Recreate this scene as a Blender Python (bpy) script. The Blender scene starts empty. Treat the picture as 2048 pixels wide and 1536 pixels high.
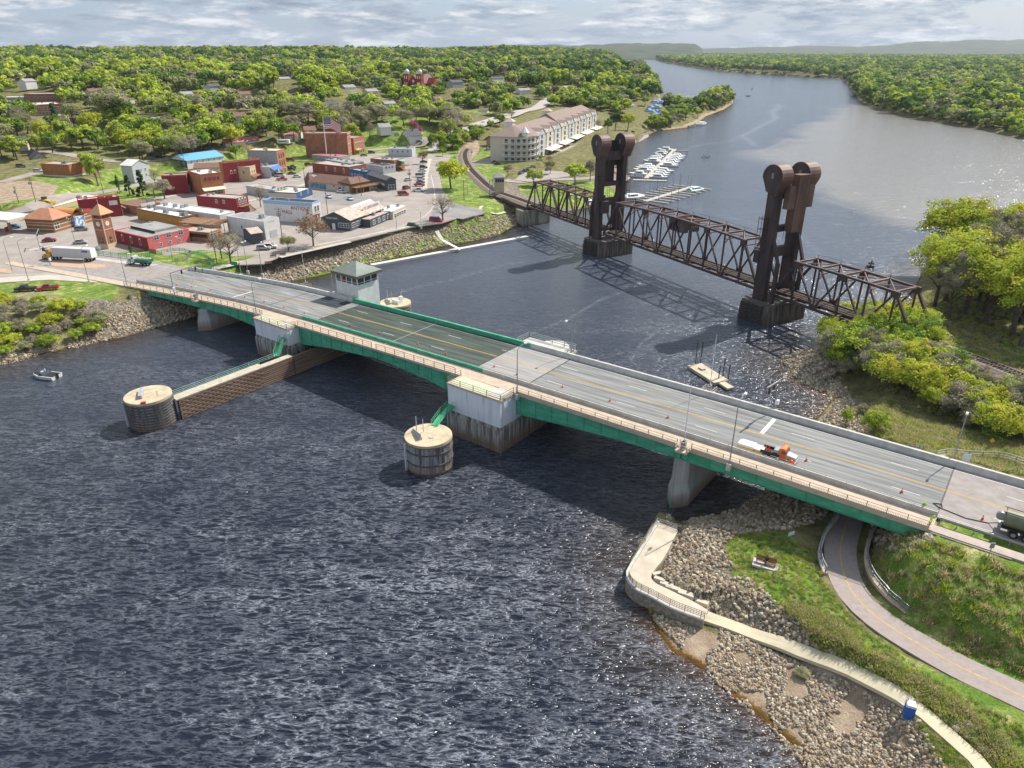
import bpy,math,random
import numpy as np
from mathutils import Vector,Matrix
R=math.radians
random.seed(7)
RNG=np.random.default_rng(11)
SC=bpy.context.scene
COL=SC.collection
# camera
HC=69.0
FPX=1420.0
PITCH=math.atan(672/FPX)
cam_d=bpy.data.cameras.new("camera")
cam_d.sensor_width=36.0
cam_d.sensor_fit='HORIZONTAL'
cam_d.lens=36.0*FPX/2048
cam_d.clip_start=1.0
cam_d.clip_end=60000
cam=bpy.data.objects.new("camera",cam_d)
COL.objects.link(cam)
cam.location=(0,0,HC)
cam.rotation_euler=(R(90)-PITCH,0,0)
SC.camera=cam
# exposure
SC.view_settings.view_transform='Standard'
SC.view_settings.look='None'
SC.view_settings.exposure=0.52
SC.view_settings.gamma=1.0
SC.cycles.max_bounces=6
SC.cycles.diffuse_bounces=2
SC.cycles.glossy_bounces=3
SC.cycles.transmission_bounces=3
SC.cycles.transparent_max_bounces=8
SC.cycles.volume_bounces=0
SC.cycles.use_denoising=True
# sky
SUN_AZ,SUN_EL=53.0,48.0
W=bpy.data.worlds.new("World")
SC.world=W
W.use_nodes=True
nt=W.node_tree
for n_ in list(nt.nodes):
 nt.nodes.remove(n_)
def N(nt,t,**kw):
 n=nt.nodes.new(t)
 for k,v in kw.items():
  if k.startswith('in_'):
   n.inputs[int(k[3:])].default_value=v
  else:
   setattr(n,k,v)
 return n
def ramp(nt,fac,stops,interp='LINEAR'):
 n=nt.nodes.new('ShaderNodeValToRGB')
 n.color_ramp.interpolation=interp
 els=n.color_ramp.elements
 while len(els)<len(stops):
  els.new(0.5)
 for e,(p,c) in zip(els,stops):
  e.position=p
  e.color=(*c,1) if len(c)==3 else c
 nt.links.new(fac,n.inputs[0])
 return n.outputs[0]
sky=N(nt,'ShaderNodeTexSky',sky_type='NISHITA',sun_disc=False,sun_elevation=R(SUN_EL),sun_rotation=R(SUN_AZ),altitude=200,air_density=1.0,dust_density=1.5,ozone_density=1.0)
tc=N(nt,'ShaderNodeTexCoord')
mp=N(nt,'ShaderNodeMapping')
mp.inputs['Scale'].default_value=(8,8,44)
nt.links.new(tc.outputs['Generated'],mp.inputs[0])
n1=N(nt,'ShaderNodeTexNoise')
n1.inputs['Scale'].default_value=1.0
n1.inputs['Detail'].default_value=7
n1.inputs['Roughness'].default_value=0.66
n1.inputs['Distortion'].default_value=0.25
nt.links.new(mp.outputs[0],n1.inputs['Vector'])
mp2=N(nt,'ShaderNodeMapping')
mp2.inputs['Scale'].default_value=(16,16,84)
mp2.inputs['Location'].default_value=(3.1,0.7,0.42)
nt.links.new(tc.outputs['Generated'],mp2.inputs[0])
n2=N(nt,'ShaderNodeTexNoise')
n2.inputs['Scale'].default_value=1.0
n2.inputs['Detail'].default_value=6
n2.inputs['Roughness'].default_value=0.66
nt.links.new(mp2.outputs[0],n2.inputs['Vector'])
CL=8.0
ccol=ramp(nt,n2.outputs[0],[(0.30,(0.28*CL*.1,0.35*CL*.1,0.46*CL*.1)),(0.47,(0.46*CL*.1,0.53*CL*.1,0.63*CL*.1)),(0.56,(0.72*CL*.1,0.76*CL*.1,0.82*CL*.1)),(0.68,(0.98*CL*.1,0.99*CL*.1,1.0*CL*.1))])
mul=N(nt,'ShaderNodeVectorMath',operation='SCALE')
mul.inputs[3].default_value=10.0
nt.links.new(ccol,mul.inputs[0])
cov=ramp(nt,n1.outputs[0],[(0.43,(0,0,0)),(0.53,(1,1,1))])
mx=N(nt,'ShaderNodeMixRGB')
nt.links.new(cov,mx.inputs[0])
gap=N(nt,'ShaderNodeMixRGB')
gap.inputs[0].default_value=0.55
gap.inputs[2].default_value=(3.4,4.7,6.8,1)
nt.links.new(sky.outputs[0],gap.inputs[1])
nt.links.new(gap.outputs[0],mx.inputs[1])
nt.links.new(mul.outputs[0],mx.inputs[2])
bg=N(nt,'ShaderNodeBackground')
bg.inputs[1].default_value=0.085
nt.links.new(mx.outputs[0],bg.inputs[0])
wo=N(nt,'ShaderNodeOutputWorld')
nt.links.new(bg.outputs[0],wo.inputs[0])
# sun
sl=bpy.data.lights.new("sun",'SUN')
sl.energy=4.3
sl.angle=R(0.6)
sl.color=(1.0,0.955,0.88)
sun=bpy.data.objects.new("sun",sl)
COL.objects.link(sun)
sun.rotation_euler=(R(90-SUN_EL),0,R(180-SUN_AZ))
sun.location=(200,150,300)
# materials
MATS={}
def mat(name,col,rough=0.8,metal=0.0,var=0.0,vscale=1.0,col2=None,bump=0.0,bscale=8.0,spec=0.5,detail=4,stretch=None,coord='Object',contrast=(0.35,0.65)):
 if name in MATS:
  return MATS[name]
 m=bpy.data.materials.new(name)
 m.use_nodes=True
 t=m.node_tree
 b=t.nodes['Principled BSDF']
 b.inputs['Roughness'].default_value=rough
 b.inputs['Metallic'].default_value=metal
 b.inputs['Specular IOR Level'].default_value=spec
 b.inputs['Base Color'].default_value=(*col,1)
 if var or col2 or bump:
  tc=N(t,'ShaderNodeTexCoord')
  mp=N(t,'ShaderNodeMapping')
  if stretch:
   mp.inputs['Scale'].default_value=stretch
  if coord=='World':
   g=N(t,'ShaderNodeNewGeometry')
   t.links.new(g.outputs['Position'],mp.inputs[0])
  else:
   t.links.new(tc.outputs[coord],mp.inputs[0])
  if var or col2:
   n=N(t,'ShaderNodeTexNoise')
   n.inputs['Scale'].default_value=vscale
   n.inputs['Detail'].default_value=detail
   n.inputs['Roughness'].default_value=0.6
   t.links.new(mp.outputs[0],n.inputs['Vector'])
   if col2 is None:
    c0=tuple(c*(1-var) for c in col)
    c1=tuple(min(1,c*(1+var)) for c in col)
   else:
    c0,c1=col,col2
   t.links.new(ramp(t,n.outputs[0],[(contrast[0],c0),(contrast[1],c1)]),b.inputs['Base Color'])
  if bump:
   n=N(t,'ShaderNodeTexNoise')
   n.inputs['Scale'].default_value=bscale
   n.inputs['Detail'].default_value=4
   t.links.new(mp.outputs[0],n.inputs['Vector'])
   bp=N(t,'ShaderNodeBump')
   bp.inputs['Strength'].default_value=bump
   bp.inputs['Distance'].default_value=0.1
   t.links.new(n.outputs[0],bp.inputs['Height'])
   t.links.new(bp.outputs[0],b.inputs['Normal'])
 MATS[name]=m
 return m
def paint(c,rough=0.45):
 return mat('paint_%d_%d_%d'%tuple(int(x*255) for x in c),c,rough,spec=0.5)
def brick_mat(name,c1,c2,mortar=(0.35,0.3,0.27),sc=1.0):
 if name in MATS:
  return MATS[name]
 m=bpy.data.materials.new(name)
 m.use_nodes=True
 t=m.node_tree
 b=t.nodes['Principled BSDF']
 b.inputs['Roughness'].default_value=0.9
 tc=N(t,'ShaderNodeTexCoord')
 n=N(t,'ShaderNodeTexNoise')
 n.inputs['Scale'].default_value=0.35
 n.inputs['Detail'].default_value=6
 n.inputs['Roughness'].default_value=0.7
 t.links.new(tc.outputs['Object'],n.inputs['Vector'])
 n3=N(t,'ShaderNodeTexNoise')
 n3.inputs['Scale'].default_value=5.0
 n3.inputs['Detail'].default_value=3
 mp=N(t,'ShaderNodeMapping')
 mp.inputs['Scale'].default_value=(1,1,3)
 t.links.new(tc.outputs['Object'],mp.inputs[0])
 t.links.new(mp.outputs[0],n3.inputs['Vector'])
 r1=ramp(t,n.outputs[0],[(0.3,c1),(0.7,c2)])
 r2=ramp(t,n3.outputs[0],[(0.3,(0.75,0.75,0.75)),(0.7,(1.15,1.12,1.1))])
 mm=N(t,'ShaderNodeMixRGB',blend_type='MULTIPLY')
 mm.inputs[0].default_value=1
 t.links.new(r1,mm.inputs[1])
 t.links.new(r2,mm.inputs[2])
 t.links.new(mm.outputs[0],b.inputs['Base Color'])
 MATS[name]=m
 return m
 # mesh helpers
class MB:
 """collects faces, then links them as one mesh object"""
 def __init__(s):
  s.v=[]; s.f=[]; s.m=[]; s.mi=0; s.T=None
 def add(s,vs,fs,mi=None):
  o=len(s.v)
  if s.T is not None:
   vs=[tuple(s.T@Vector(p)) for p in vs]
  s.v.extend(vs)
  s.f.extend([tuple(i+o for i in f) for f in fs])
  s.m.extend([s.mi if mi is None else mi]*len(fs))
  return s
 def box(s,x0,x1,y0,y1,z0,z1,mi=None):
  vs=[(x0,y0,z0),(x1,y0,z0),(x1,y1,z0),(x0,y1,z0),(x0,y0,z1),(x1,y0,z1),(x1,y1,z1),(x0,y1,z1)]
  return s.add(vs,[(0,3,2,1),(4,5,6,7),(0,1,5,4),(1,2,6,5),(2,3,7,6),(3,0,4,7)],mi)
 def cbox(s,c,d,mi=None):
  return s.box(c[0]-d[0]/2,c[0]+d[0]/2,c[1]-d[1]/2,c[1]+d[1]/2,c[2]-d[2]/2,c[2]+d[2]/2,mi)
 def beam(s,p,q,w=0.1,h=None,mi=None):
  h=w if h is None else h
  p=Vector(p); q=Vector(q); d=q-p
  if d.length<1e-6:
   return s
  d.normalize()
  up=Vector((0,0,1)) if abs(d.z)<0.98 else Vector((1,0,0))
  a=d.cross(up).normalized()*(w/2)
  b=a.cross(d).normalized()*(h/2)
  vs=[tuple(k) for k in(p-a-b,p+a-b,p+a+b,p-a+b,q-a-b,q+a-b,q+a+b,q-a+b)]
  return s.add(vs,[(0,1,2,3),(4,7,6,5),(0,4,5,1),(1,5,6,2),(2,6,7,3),(3,7,4,0)],mi)
 def cyl(s,p,q,r0,r1=None,n=10,mi=None,caps=True):
  r1=r0 if r1 is None else r1
  p=Vector(p); q=Vector(q); d=(q-p).normalized()
  up=Vector((0,0,1)) if abs(d.z)<0.95 else Vector((1,0,0))
  a=d.cross(up).normalized(); b=d.cross(a)
  vs=[]
  for c,r in((p,r0),(q,r1)):
   for i in range(n):
    t=2*math.pi*i/n
    vs.append(tuple(c+a*(math.cos(t)*r)+b*(math.sin(t)*r)))
  fs=[(i,(i+1)%n,n+(i+1)%n,n+i) for i in range(n)]
  if caps:
   fs+=[tuple(range(n-1,-1,-1)),tuple(range(n,2*n))]
  return s.add(vs,fs,mi)
 def prism(s,poly,z0,z1,mi=None,mitop=None):
  n=len(poly)
  ar=sum(poly[i][0]*poly[(i+1)%n][1]-poly[(i+1)%n][0]*poly[i][1] for i in range(n))
  if ar<0:
   poly=poly[::-1]
  zz=(lambda z:[z]*n if not isinstance(z,(list,tuple)) else list(z))
  a=zz(z0); b=zz(z1)
  vs=[(p[0],p[1],a[i]) for i,p in enumerate(poly)]+[(p[0],p[1],b[i]) for i,p in enumerate(poly)]
  s.add(vs,[tuple(range(n-1,-1,-1))]+[(i,(i+1)%n,n+(i+1)%n,n+i) for i in range(n)],mi)
  s.f.append(tuple(len(s.v)-n+i for i in range(n)))
  s.m.append((s.mi if mi is None else mi) if mitop is None else mitop)
  return s
 def extr(s,prof,axis,a0,a1,mi=None):
  """profile polygon extruded along x or y: prof is (other, z)"""
  n=len(prof)
  if axis=='x':
   vs=[(a0,p[0],p[1]) for p in prof]+[(a1,p[0],p[1]) for p in prof]
  else:
   vs=[(p[0],a0,p[1]) for p in prof]+[(p[0],a1,p[1]) for p in prof]
  return s.add(vs,[tuple(range(n)),tuple(range(2*n-1,n-1,-1))]+[(i,n+i,n+(i+1)%n,(i+1)%n) for i in range(n)],mi)
 def loft(s,rings,mi=None,caps=True,closed=True):
  n=len(rings[0]); vs=[tuple(p) for r in rings for p in r]; fs=[]
  for k in range(len(rings)-1):
   for i in range(n if closed else n-1):
    fs.append((k*n+i,k*n+(i+1)%n,(k+1)*n+(i+1)%n,(k+1)*n+i))
  if caps:
   fs+=[tuple(range(n-1,-1,-1)),tuple((len(rings)-1)*n+i for i in range(n))]
  return s.add(vs,fs,mi)
 def dome(s,c,r,h,n=14,k=5,mi=None):
  rings=[]
  for j in range(k+1):
   t=math.pi/2*j/k
   rr=max(r*math.cos(t),0.001)
   rings.append([(c[0]+rr*math.cos(2*math.pi*i/n),c[1]+rr*math.sin(2*math.pi*i/n),c[2]+h*math.sin(t)) for i in range(n)])
  return s.loft(rings,mi)
 def build(s,name,mats,parent=None,smooth=False,loc=None):
  me=bpy.data.meshes.new(name)
  me.from_pydata([tuple(map(float,p)) for p in s.v],[],s.f)
  if not isinstance(mats,(list,tuple)):
   mats=[mats]
  for m in mats:
   me.materials.append(m)
  me.polygons.foreach_set('material_index',[min(i,len(mats)-1) for i in s.m])
  if smooth:
   me.polygons.foreach_set('use_smooth',[True]*len(me.polygons))
  me.update()
  if len(s.v)<60000:
   import bmesh
   bm=bmesh.new(); bm.from_mesh(me)
   bmesh.ops.recalc_face_normals(bm,faces=bm.faces)
   bm.to_mesh(me); bm.free()
  o=bpy.data.objects.new(name,me)
  COL.objects.link(o)
  if parent is not None:
   o.parent=parent
  if loc:
   o.location=loc
  return o
def tag(o,label=None,cat=None,group=None,kind=None):
 if label:o['label']=label
 if cat:o['category']=cat
 if group:o['group']=group
 if kind:o['kind']=kind
 return o
def thing(name,label,cat,loc=(0,0,0),rz=0.0,group=None):
 o=bpy.data.objects.new(name,None)
 o.empty_display_size=0.5
 COL.objects.link(o)
 o.location=loc
 o.rotation_euler=(0,0,rz)
 return tag(o,label,cat,group)
def kids(o):
 return[c for c in KID.get(o.name,[])]
KID={}
def index_children():
 KID.clear()
 for o in bpy.data.objects:
  if o.parent:
   KID.setdefault(o.parent.name,[]).append(o)
def copy_tree(o,parent=None):
 c=o.copy(); COL.objects.link(c)
 if parent is not None:
  c.parent=parent
 for ch in KID.get(o.name,[]):
  copy_tree(ch,c)
 return c
def text_mesh(mb_name,s,size,m,parent,mw,extrude=0.02,align='CENTER'):
 """lettering as a mesh: mw is the local matrix (text lies in its xy plane)"""
 cu=bpy.data.curves.new('lettering','FONT')
 cu.body=s; cu.size=size; cu.extrude=extrude; cu.align_x=align
 ob=bpy.data.objects.new('lettering_tmp',cu)
 COL.objects.link(ob)
 bpy.context.view_layer.update()
 dg=bpy.context.evaluated_depsgraph_get()
 me=bpy.data.meshes.new_from_object(ob.evaluated_get(dg))
 bpy.data.objects.remove(ob)
 me.materials.clear(); me.materials.append(m)
 o=bpy.data.objects.new(mb_name,me)
 COL.objects.link(o)
 if parent is not None:
  o.parent=parent
 o.matrix_local=mw
 return o
 # TERRAIN
CP,SP=math.cos(PITCH),math.sin(PITCH)
def gpt(x,y,z=0.0):
 """the point at height z that the photo shows at pixel x, y"""
 a=(x-1024)/FPX; b=-(y-768)/FPX
 ry=CP+b*SP; rz=-SP+b*CP
 t=(z-HC)/rz
 return(a*t,ry*t)
def pix(X,Y,Z):
 dz=Z-HC
 d=Y*CP-dz*SP; u=Y*SP+dz*CP
 return 1024+FPX*X/d,768-FPX*u/d
BU=np.array([.79685,-.60417]); BY=np.array([.60417,.79685]); BO=BY*106.7
BRZ=math.atan2(-.60417,.79685)
def bloc(X,Y):
 return((X-BO[0])*BU[0]+(Y-BO[1])*BU[1],(X-BO[0])*BY[0]+(Y-BO[1])*BY[1])
def bworld(x,y):
 return(BO[0]+BU[0]*x+BY[0]*y,BO[1]+BU[1]*x+BY[1]*y)
RD=np.array([.47635,-.87926]); RN=np.array([-.87926,-.47635]); RO=np.array([50.27,225.12])
RRZ=math.atan2(RD[1],RD[0])
WEST=[(-900,880,.3),(-300,790,.3),(0,728,.35),(45,718,.35),(72,711,.35),(137,696,.35),(182,686,.4),(242,676,.45),(295,660,.45),(387,635,.45),(480,598,.45),(571,565,.5),(642,551,.5),(700,537,.5),(766,521,.5),(815,511,.5),(889,492,.5),(945,482,.5),(990,473,.5),(1012,464,.5),(1030,453,.45),(1047,441,.4),(1070,434,.4),(1097,428,.3),(1130,424,.3),(1180,415,.3),(1225,403,.3),(1250,385,.3),(1248,360,.4),(1250,330,.5),(1260,303,.5),(1269,290,.5),(1285,277,.5),(1313,262,.4),(1344,259,.3),(1375,255,.3),(1396,246,.3),(1412,233,.3),(1449,219,.3),(1466,207,.3),(1468,198,.3),(1440,201,.3),(1400,214,.3),(1385,222,.3),(1360,224,.3),(1340,215,.3),(1322,205,.3),(1322,194,.3),(1318,180,.3),(1305,163,.3),(1290,155,.3),(1262,150,.3),(1246,143,.3),(1250,137,.3),(1232,128,.3),(1225,120.5,.3),(1231,117.6,.3),(1270,117.0,.3),(1303,116.6,.3),(1306,112,.3)]
WEST_FAR=[(2500,60000),(-60000,60000),(-60000,50),(-900,60)]
EAST=[(1620,1560,.14),(1590,1492,.14),(1548,1456,.14),(1506,1420,.14),(1451,1378,.14),(1415,1340,.14),(1345,1302,.14),(1313,1262,.2),(1298,1225,1.5),(1287,1197,6),(1262,1172,6),(1252,1144,6),(1280,1094,6),(1311,1045,3),(1335,1046,.5),(1404,1037,.35),(1480,1022,.35),(1538,980,.35),(1580,915,.4),(1615,870,.4),(1632,840,.35),(1655,812,.3),(1664,800,.12),(1655,788,.12),(1625,774,.3),(1602,762,.45),(1575,738,.5),(1562,722,.5),(1575,712,.5),(1597,704,.5),(1640,692,.4),(1690,668,.4),(1740,650,.4),(1790,636,.4),(1820,612,.4),(1832,570,.4),(1850,535,.4),(1880,510,.4),(1950,498,.4),(2060,490,.4),(2400,470,.4)]
EAST_FAR=[(900,300),(900,-200),(30,-200),(22,20)]
FARE=[(2600,345,.4),(2048,279,.4),(1947,256,.4),(1839,240,.4),(1757,220,.4),(1720,203,.4),(1706,184,.4),(1693,166,.4),(1688,158,.4),(1640,155,.4),(1563,151,.4),(1445,143,.4),(1379,133,.4),(1330,125,.4),(1314,120.5,.4),(1312,117.5,.4),(1306,114.8,.4)]
FARE_FAR=[(3500,12000),(12000,60000),(60000,60000),(60000,300)]
def mkpoly(seq,far):
 pts=[gpt(x,y,0) for x,y,s in seq]+far
 sl=[s for x,y,s in seq]+[.4]*len(far)
 return np.array(pts,float),np.array(sl,float)
POLYS=[mkpoly(WEST,WEST_FAR),mkpoly(EAST,EAST_FAR),mkpoly(FARE,FARE_FAR)]
def sdist(X,Y,poly):
 """signed distance to a polygon's edge (positive inside) and the index of the nearest edge"""
 P=poly; Q=np.roll(poly,-1,axis=0)
 best=np.full(X.shape,1e18); idx=np.zeros(X.shape,int); inside=np.zeros(X.shape,bool)
 for i in range(len(P)):
  x0,y0=P[i]; x1,y1=Q[i]
  dx,dy=x1-x0,y1-y0
  L2=dx*dx+dy*dy+1e-12
  t=np.clip(((X-x0)*dx+(Y-y0)*dy)/L2,0,1)
  d=(X-x0-t*dx)**2+(Y-y0-t*dy)**2
  k=d<best
  best=np.where(k,d,best); idx=np.where(k,i,idx)
  if y0!=y1:
   c=((y0>Y)!=(y1>Y))&(X<dx*(Y-y0)/(y1-y0)+x0)
   inside^=c
 return np.where(inside,1,-1)*np.sqrt(best),idx
def vnoise(X,Y,s,seed=0):
 """smooth value noise"""
 r=np.random.default_rng(seed); T=r.random((256,256))
 x=X/s; y=Y/s
 i=np.floor(x).astype(int); j=np.floor(y).astype(int)
 fx=x-i; fy=y-j
 fx=fx*fx*(3-2*fx); fy=fy*fy*(3-2*fy)
 a=T[i%256,j%256]; b=T[(i+1)%256,j%256]; c=T[i%256,(j+1)%256]; d=T[(i+1)%256,(j+1)%256]
 return(a*(1-fx)+b*fx)*(1-fy)+(c*(1-fx)+d*fx)*fy-.5
CTRL_W=[(0,560,7),(200,500,7),(600,460,7),(950,420,7),(0,600,7),(-400,560,7),(-400,420,11),(0,385,10.5),(60,375,12),(110,372,11),(150,350,10.5),(0,330,12),(300,325,9),(450,305,10),(600,292,9),(700,285,8),(860,280,8),(1000,290,7.2),(1100,350,6),(1150,400,3.5),(1060,420,5),(1050,300,7),(1150,300,6),(1200,260,5.5),(1270,240,4),(1350,235,2.6),(1300,200,3),(1440,210,2),(0,300,17),(100,300,16),(300,288,16),(450,265,18),(600,255,18),(700,262,12),(780,262,12),(860,250,10),(900,240,9),(0,240,27),(200,230,29),(400,215,31),(550,210,32),(600,205,33),(800,190,37),(850,178,38),(935,236,9),(940,200,26),(1000,178,30),(990,225,9),(1050,205,10),(1100,190,11),(1130,175,20),(1100,160,32),(1180,150,22),(1200,190,8),(1235,150,8),(-400,240,28),(-400,330,16),(0,150,41),(300,150,43),(600,150,45),(900,140,45),(1100,130,40),(1190,124,32),(1215,121,10),(0,115,50),(400,112,53),(520,108,57),(620,108,56),(800,112,50),(1000,108,52),(1100,106,48),(-600,120,48)]
CTRL_E=[(1290,1120,2),(1300,1180,2.1),(1400,1225,2.2),(1600,1310,2.4),(1800,1390,2.8),(1950,1490,3.2),(1330,1060,2),(1350,1120,2.4),(1400,1180,2.8),(1500,1250,3.0),(1540,1120,4),(1500,1090,3.8),(1600,1180,4),(1450,1130,3.4),(1600,1090,3.8),(1680,1050,3.5),(1720,1180,3.8),(1650,1180,4),(1850,1280,4.3),(2000,1380,4.9),(1780,1310,4),(1950,1430,4.2),(1900,1500,3.2),(1690,1110,3.7),(1700,1260,4),(1760,1100,5.5),(1800,1150,6.2),(1830,1240,5),(1900,1150,8),(1980,1180,9.5),(1900,1220,6.8),(2000,1280,6.6),(2100,1300,7.5),(1500,1350,1.3),(1650,1450,1.6),(1700,720,3),(1750,800,4),(1700,760,2.5),(1800,850,5),(1900,870,7),(1950,830,6),(2040,900,9),(1850,700,6.6),(1950,725,6.6),(2048,750,6.6),(1900,650,4),(2000,600,3),(1860,560,2.2),(2000,520,2),(2300,600,4),(2200,850,8)]
CTRL_F=[(2000,200,3),(1500,140,3),(1800,120,4)]
def wctrl(c):
 return np.array([(*gpt(x,y,z),z) for x,y,z in c])
CW=[wctrl(CTRL_W),wctrl(CTRL_E),wctrl(CTRL_F)]
TOWN=np.array([gpt(x,y,7) for x,y in[(-700,640),(-300,470),(0,432),(60,436),(120,410),(190,372),(300,345),(420,333),(480,316),(600,303),(720,292),(860,292),(930,300),(985,305),(1010,330),(1000,372),(985,400),(960,425),(880,445),(700,492),(560,512),(400,520),(250,545),(140,560),(0,585),(-300,640)]])
def idw(X,Y,c):
 num=np.zeros(X.shape); den=np.zeros(X.shape)
 for x,y,z in c:
  w=1.0/(((X-x)**2+(Y-y)**2)+16+(.05*np.hypot(X,Y))**2)**1.5
  num+=w*z; den+=w
 return num/den
TRAIL3=[(*gpt(x,y,z),z) for x,y,z in[(1702,1020,3.55),(1688,1062,3.6),(1680,1100,3.7),(1688,1150,3.8),(1712,1195,3.95),(1760,1240,4.1),(1830,1285,4.35),(1920,1335,4.6),(2048,1395,5.0),(2200,1470,5.4)]]
WALKP=np.array([gpt(x,y,2.1) for x,y in[(1314,1044),(1284,1092),(1257,1136),(1252,1150),(1257,1166),(1272,1180),(1300,1194),(1346,1218),(1407,1241),(1416,1220),(1385,1202),(1340,1180),(1312,1166),(1303,1156),(1304,1148),(1312,1136),(1330,1112),(1356,1060)]])
def polyz(X,Y,P3):
 best=np.full(X.shape,1e9); zz=np.zeros(X.shape)
 for(x0,y0,z0),(x1,y1,z1) in zip(P3[:-1],P3[1:]):
  dx,dy=x1-x0,y1-y0
  t=np.clip(((X-x0)*dx+(Y-y0)*dy)/(dx*dx+dy*dy),0,1)
  d=np.hypot(X-x0-t*dx,Y-y0-t*dy)
  zz=np.where(d<best,z0+t*(z1-z0),zz); best=np.minimum(best,d)
 return best,zz
def ground_arr(X,Y):
 X=np.asarray(X,float); Y=np.asarray(Y,float)
 rng=np.hypot(X,Y)
 Z=np.full(X.shape,-3.0)
 for k,(poly,sl) in enumerate(POLYS):
  d,i=sdist(X,Y,poly)
  s=sl[i]
  h=idw(X,Y,CW[k])
  if k==0:
   dt,_=sdist(X,Y,TOWN)
   t=np.clip(dt/10+.5,0,1); t=t*t*(3-2*t)
   far=np.clip((rng-700)/1500,0,1)
   h=h+far*(vnoise(X,Y,420,3)*26+vnoise(X,Y,170,4)*8)
   h=h*(1-t)+7.0*t
  if k==1:
   bx,by=bloc(X,Y)
   oy=np.maximum(0,np.abs(by+.8)-12.2); ox=np.maximum(0,-1.0-bx)
   e=11.0-np.hypot(oy*np.where(by<0,.36,.5),ox*.62)
   h=(h+e)/2+np.sqrt(((h-e)/2)**2+.35)
   h=np.where((oy<=0)&(ox<=0),10.85,h)
   dt,tz=polyz(X,Y,TRAIL3)
   k_=np.clip((dt-2.9)/4.5,0,1); k_=k_*k_*(3-2*k_)
   h=h*k_+(tz-.05)*(1-k_)
   dw=sdist(X,Y,WALKP)[0]
   h=np.where(dw>-1.2,np.minimum(h,1.6+np.maximum(0,-dw-.3)*.7),h)
   h=h+.25*vnoise(X,Y,3.0,8)*(np.abs(by)>13)
  if k==2:
   h=h+vnoise(X,Y,300,5)*3
  zz=np.where(d>0,np.minimum(h,.02+s*d+.55*np.maximum(0,d-9)),np.maximum(-3.0,s*d))
  if k!=2:
   zz=zz+np.where((d>1)&(zz>0.4),vnoise(X,Y,9,6)*.25*(1-(t if k==0 else 0)),0)
  Z=np.maximum(Z,zz)
 return Z
def ground(x,y):
 return float(ground_arr(np.array([x]),np.array([y]))[0])
def at(px,py,dz=0.0,z=None):
 """world point on the ground seen at that pixel (dz above the ground)"""
 if z is not None:
  x,y=gpt(px,py,z); return(x,y,z)
 z=7.0
 for _ in range(14):
  x,y=gpt(px,py,z+dz)
  z=.5*z+.5*max(0.0,ground(x,y))
 return(x,y,z+dz)
 # terrain sheet in rings round the viewer
def polar(r0,r1,nr,a0,a1,na):
 r=np.geomspace(r0,r1,nr); a=np.radians(np.linspace(a0,a1,na))
 RR,AA=np.meshgrid(r,a,indexing='ij')
 return RR*np.sin(AA),RR*np.cos(AA)
def grid_mesh(name,X,Y,Z,m,attrs=None,keep=None):
 nr,na=X.shape
 V=np.stack([X.ravel(),Y.ravel(),Z.ravel()],1)
 i,j=np.meshgrid(np.arange(nr-1),np.arange(na-1),indexing='ij')
 a=(i*na+j).ravel()
 F=np.stack([a,a+1,a+na+1,a+na],1)
 if keep is not None:
  k=keep.ravel()[F].any(1)
  F=F[k]
  used=np.zeros(len(V),bool); used[F.ravel()]=True
  mp=np.cumsum(used)-1
  V=V[used]; F=mp[F]
 else:
  used=np.ones(len(V),bool)
 o=fast_mesh(name,V,F,m)
 if attrs:
  for nme,arr in attrs.items():
   at_=o.data.attributes.new(nme,'FLOAT_COLOR' if arr.ndim==3 else 'FLOAT','POINT')
   if arr.ndim==3:
    at_.data.foreach_set('color',arr.reshape(-1,4)[used].astype(np.float32).ravel())
   else:
    at_.data.foreach_set('value',arr.ravel()[used].astype(np.float32))
 return o
def fast_mesh(name,V,F,m,parent=None,smooth=True):
 me=bpy.data.meshes.new(name)
 V=np.asarray(V,np.float32); F=np.asarray(F,np.int32)
 k=F.shape[1]
 me.vertices.add(len(V)); me.vertices.foreach_set('co',V.ravel())
 me.loops.add(F.size); me.loops.foreach_set('vertex_index',F.ravel())
 me.polygons.add(len(F)); me.polygons.foreach_set('loop_start',np.arange(0,F.size,k,dtype=np.int32))
 me.polygons.foreach_set('use_smooth',np.full(len(F),smooth))
 me.update(calc_edges=True)
 for q in(m if isinstance(m,(list,tuple)) else[m]):
  me.materials.append(q)
 o=bpy.data.objects.new(name,me)
 COL.objects.link(o)
 if parent is not None:
  o.parent=parent
 return o
def inpoly(X,Y,pts):
 d,_=sdist(X,Y,np.array(pts,float))
 return d
def pxpoly(pts,z):
 return[gpt(x,y,z) for x,y in pts]
TX,TY=polar(24,14000,940,-70,70,1100)
TZ=ground_arr(TX,TY)
rr=np.hypot(TX,TY)
def ground(x,y):
 r=math.hypot(x,y); a=math.degrees(math.atan2(x,y))
 if not(24.5<r<13900 and abs(a)<69.9):return float(ground_arr(np.array([x]),np.array([y]))[0])
 i=math.log(r/24)/math.log(14000/24)*939; j=(a+70)/140*1099
 i0,j0=int(i),int(j); f,g=i-i0,j-j0
 return float((TZ[i0,j0]*(1-f)+TZ[i0+1,j0]*f)*(1-g)+(TZ[i0,j0+1]*(1-f)+TZ[i0+1,j0+1]*f)*g)
cov_=np.zeros(TX.shape+(4,))
near=rr<1500
def paintpoly(ch,pts,z,soft=1.5,val=1.0,only=None):
 d=inpoly(TX,TY,pxpoly(pts,z)) if not isinstance(z,str) else inpoly(TX,TY,pts)
 w=np.clip(d/soft+.5,0,1)*val
 if only is not None:
  w=w*only
 for c in range(4):
  cov_[...,c]=cov_[...,c]*(1-w)+(w if c==ch else 0)
isW=sdist(TX,TY,POLYS[0][0])[0]
isE=sdist(TX,TY,POLYS[1][0])[0]
isF=sdist(TX,TY,POLYS[2][0])[0]
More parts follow.
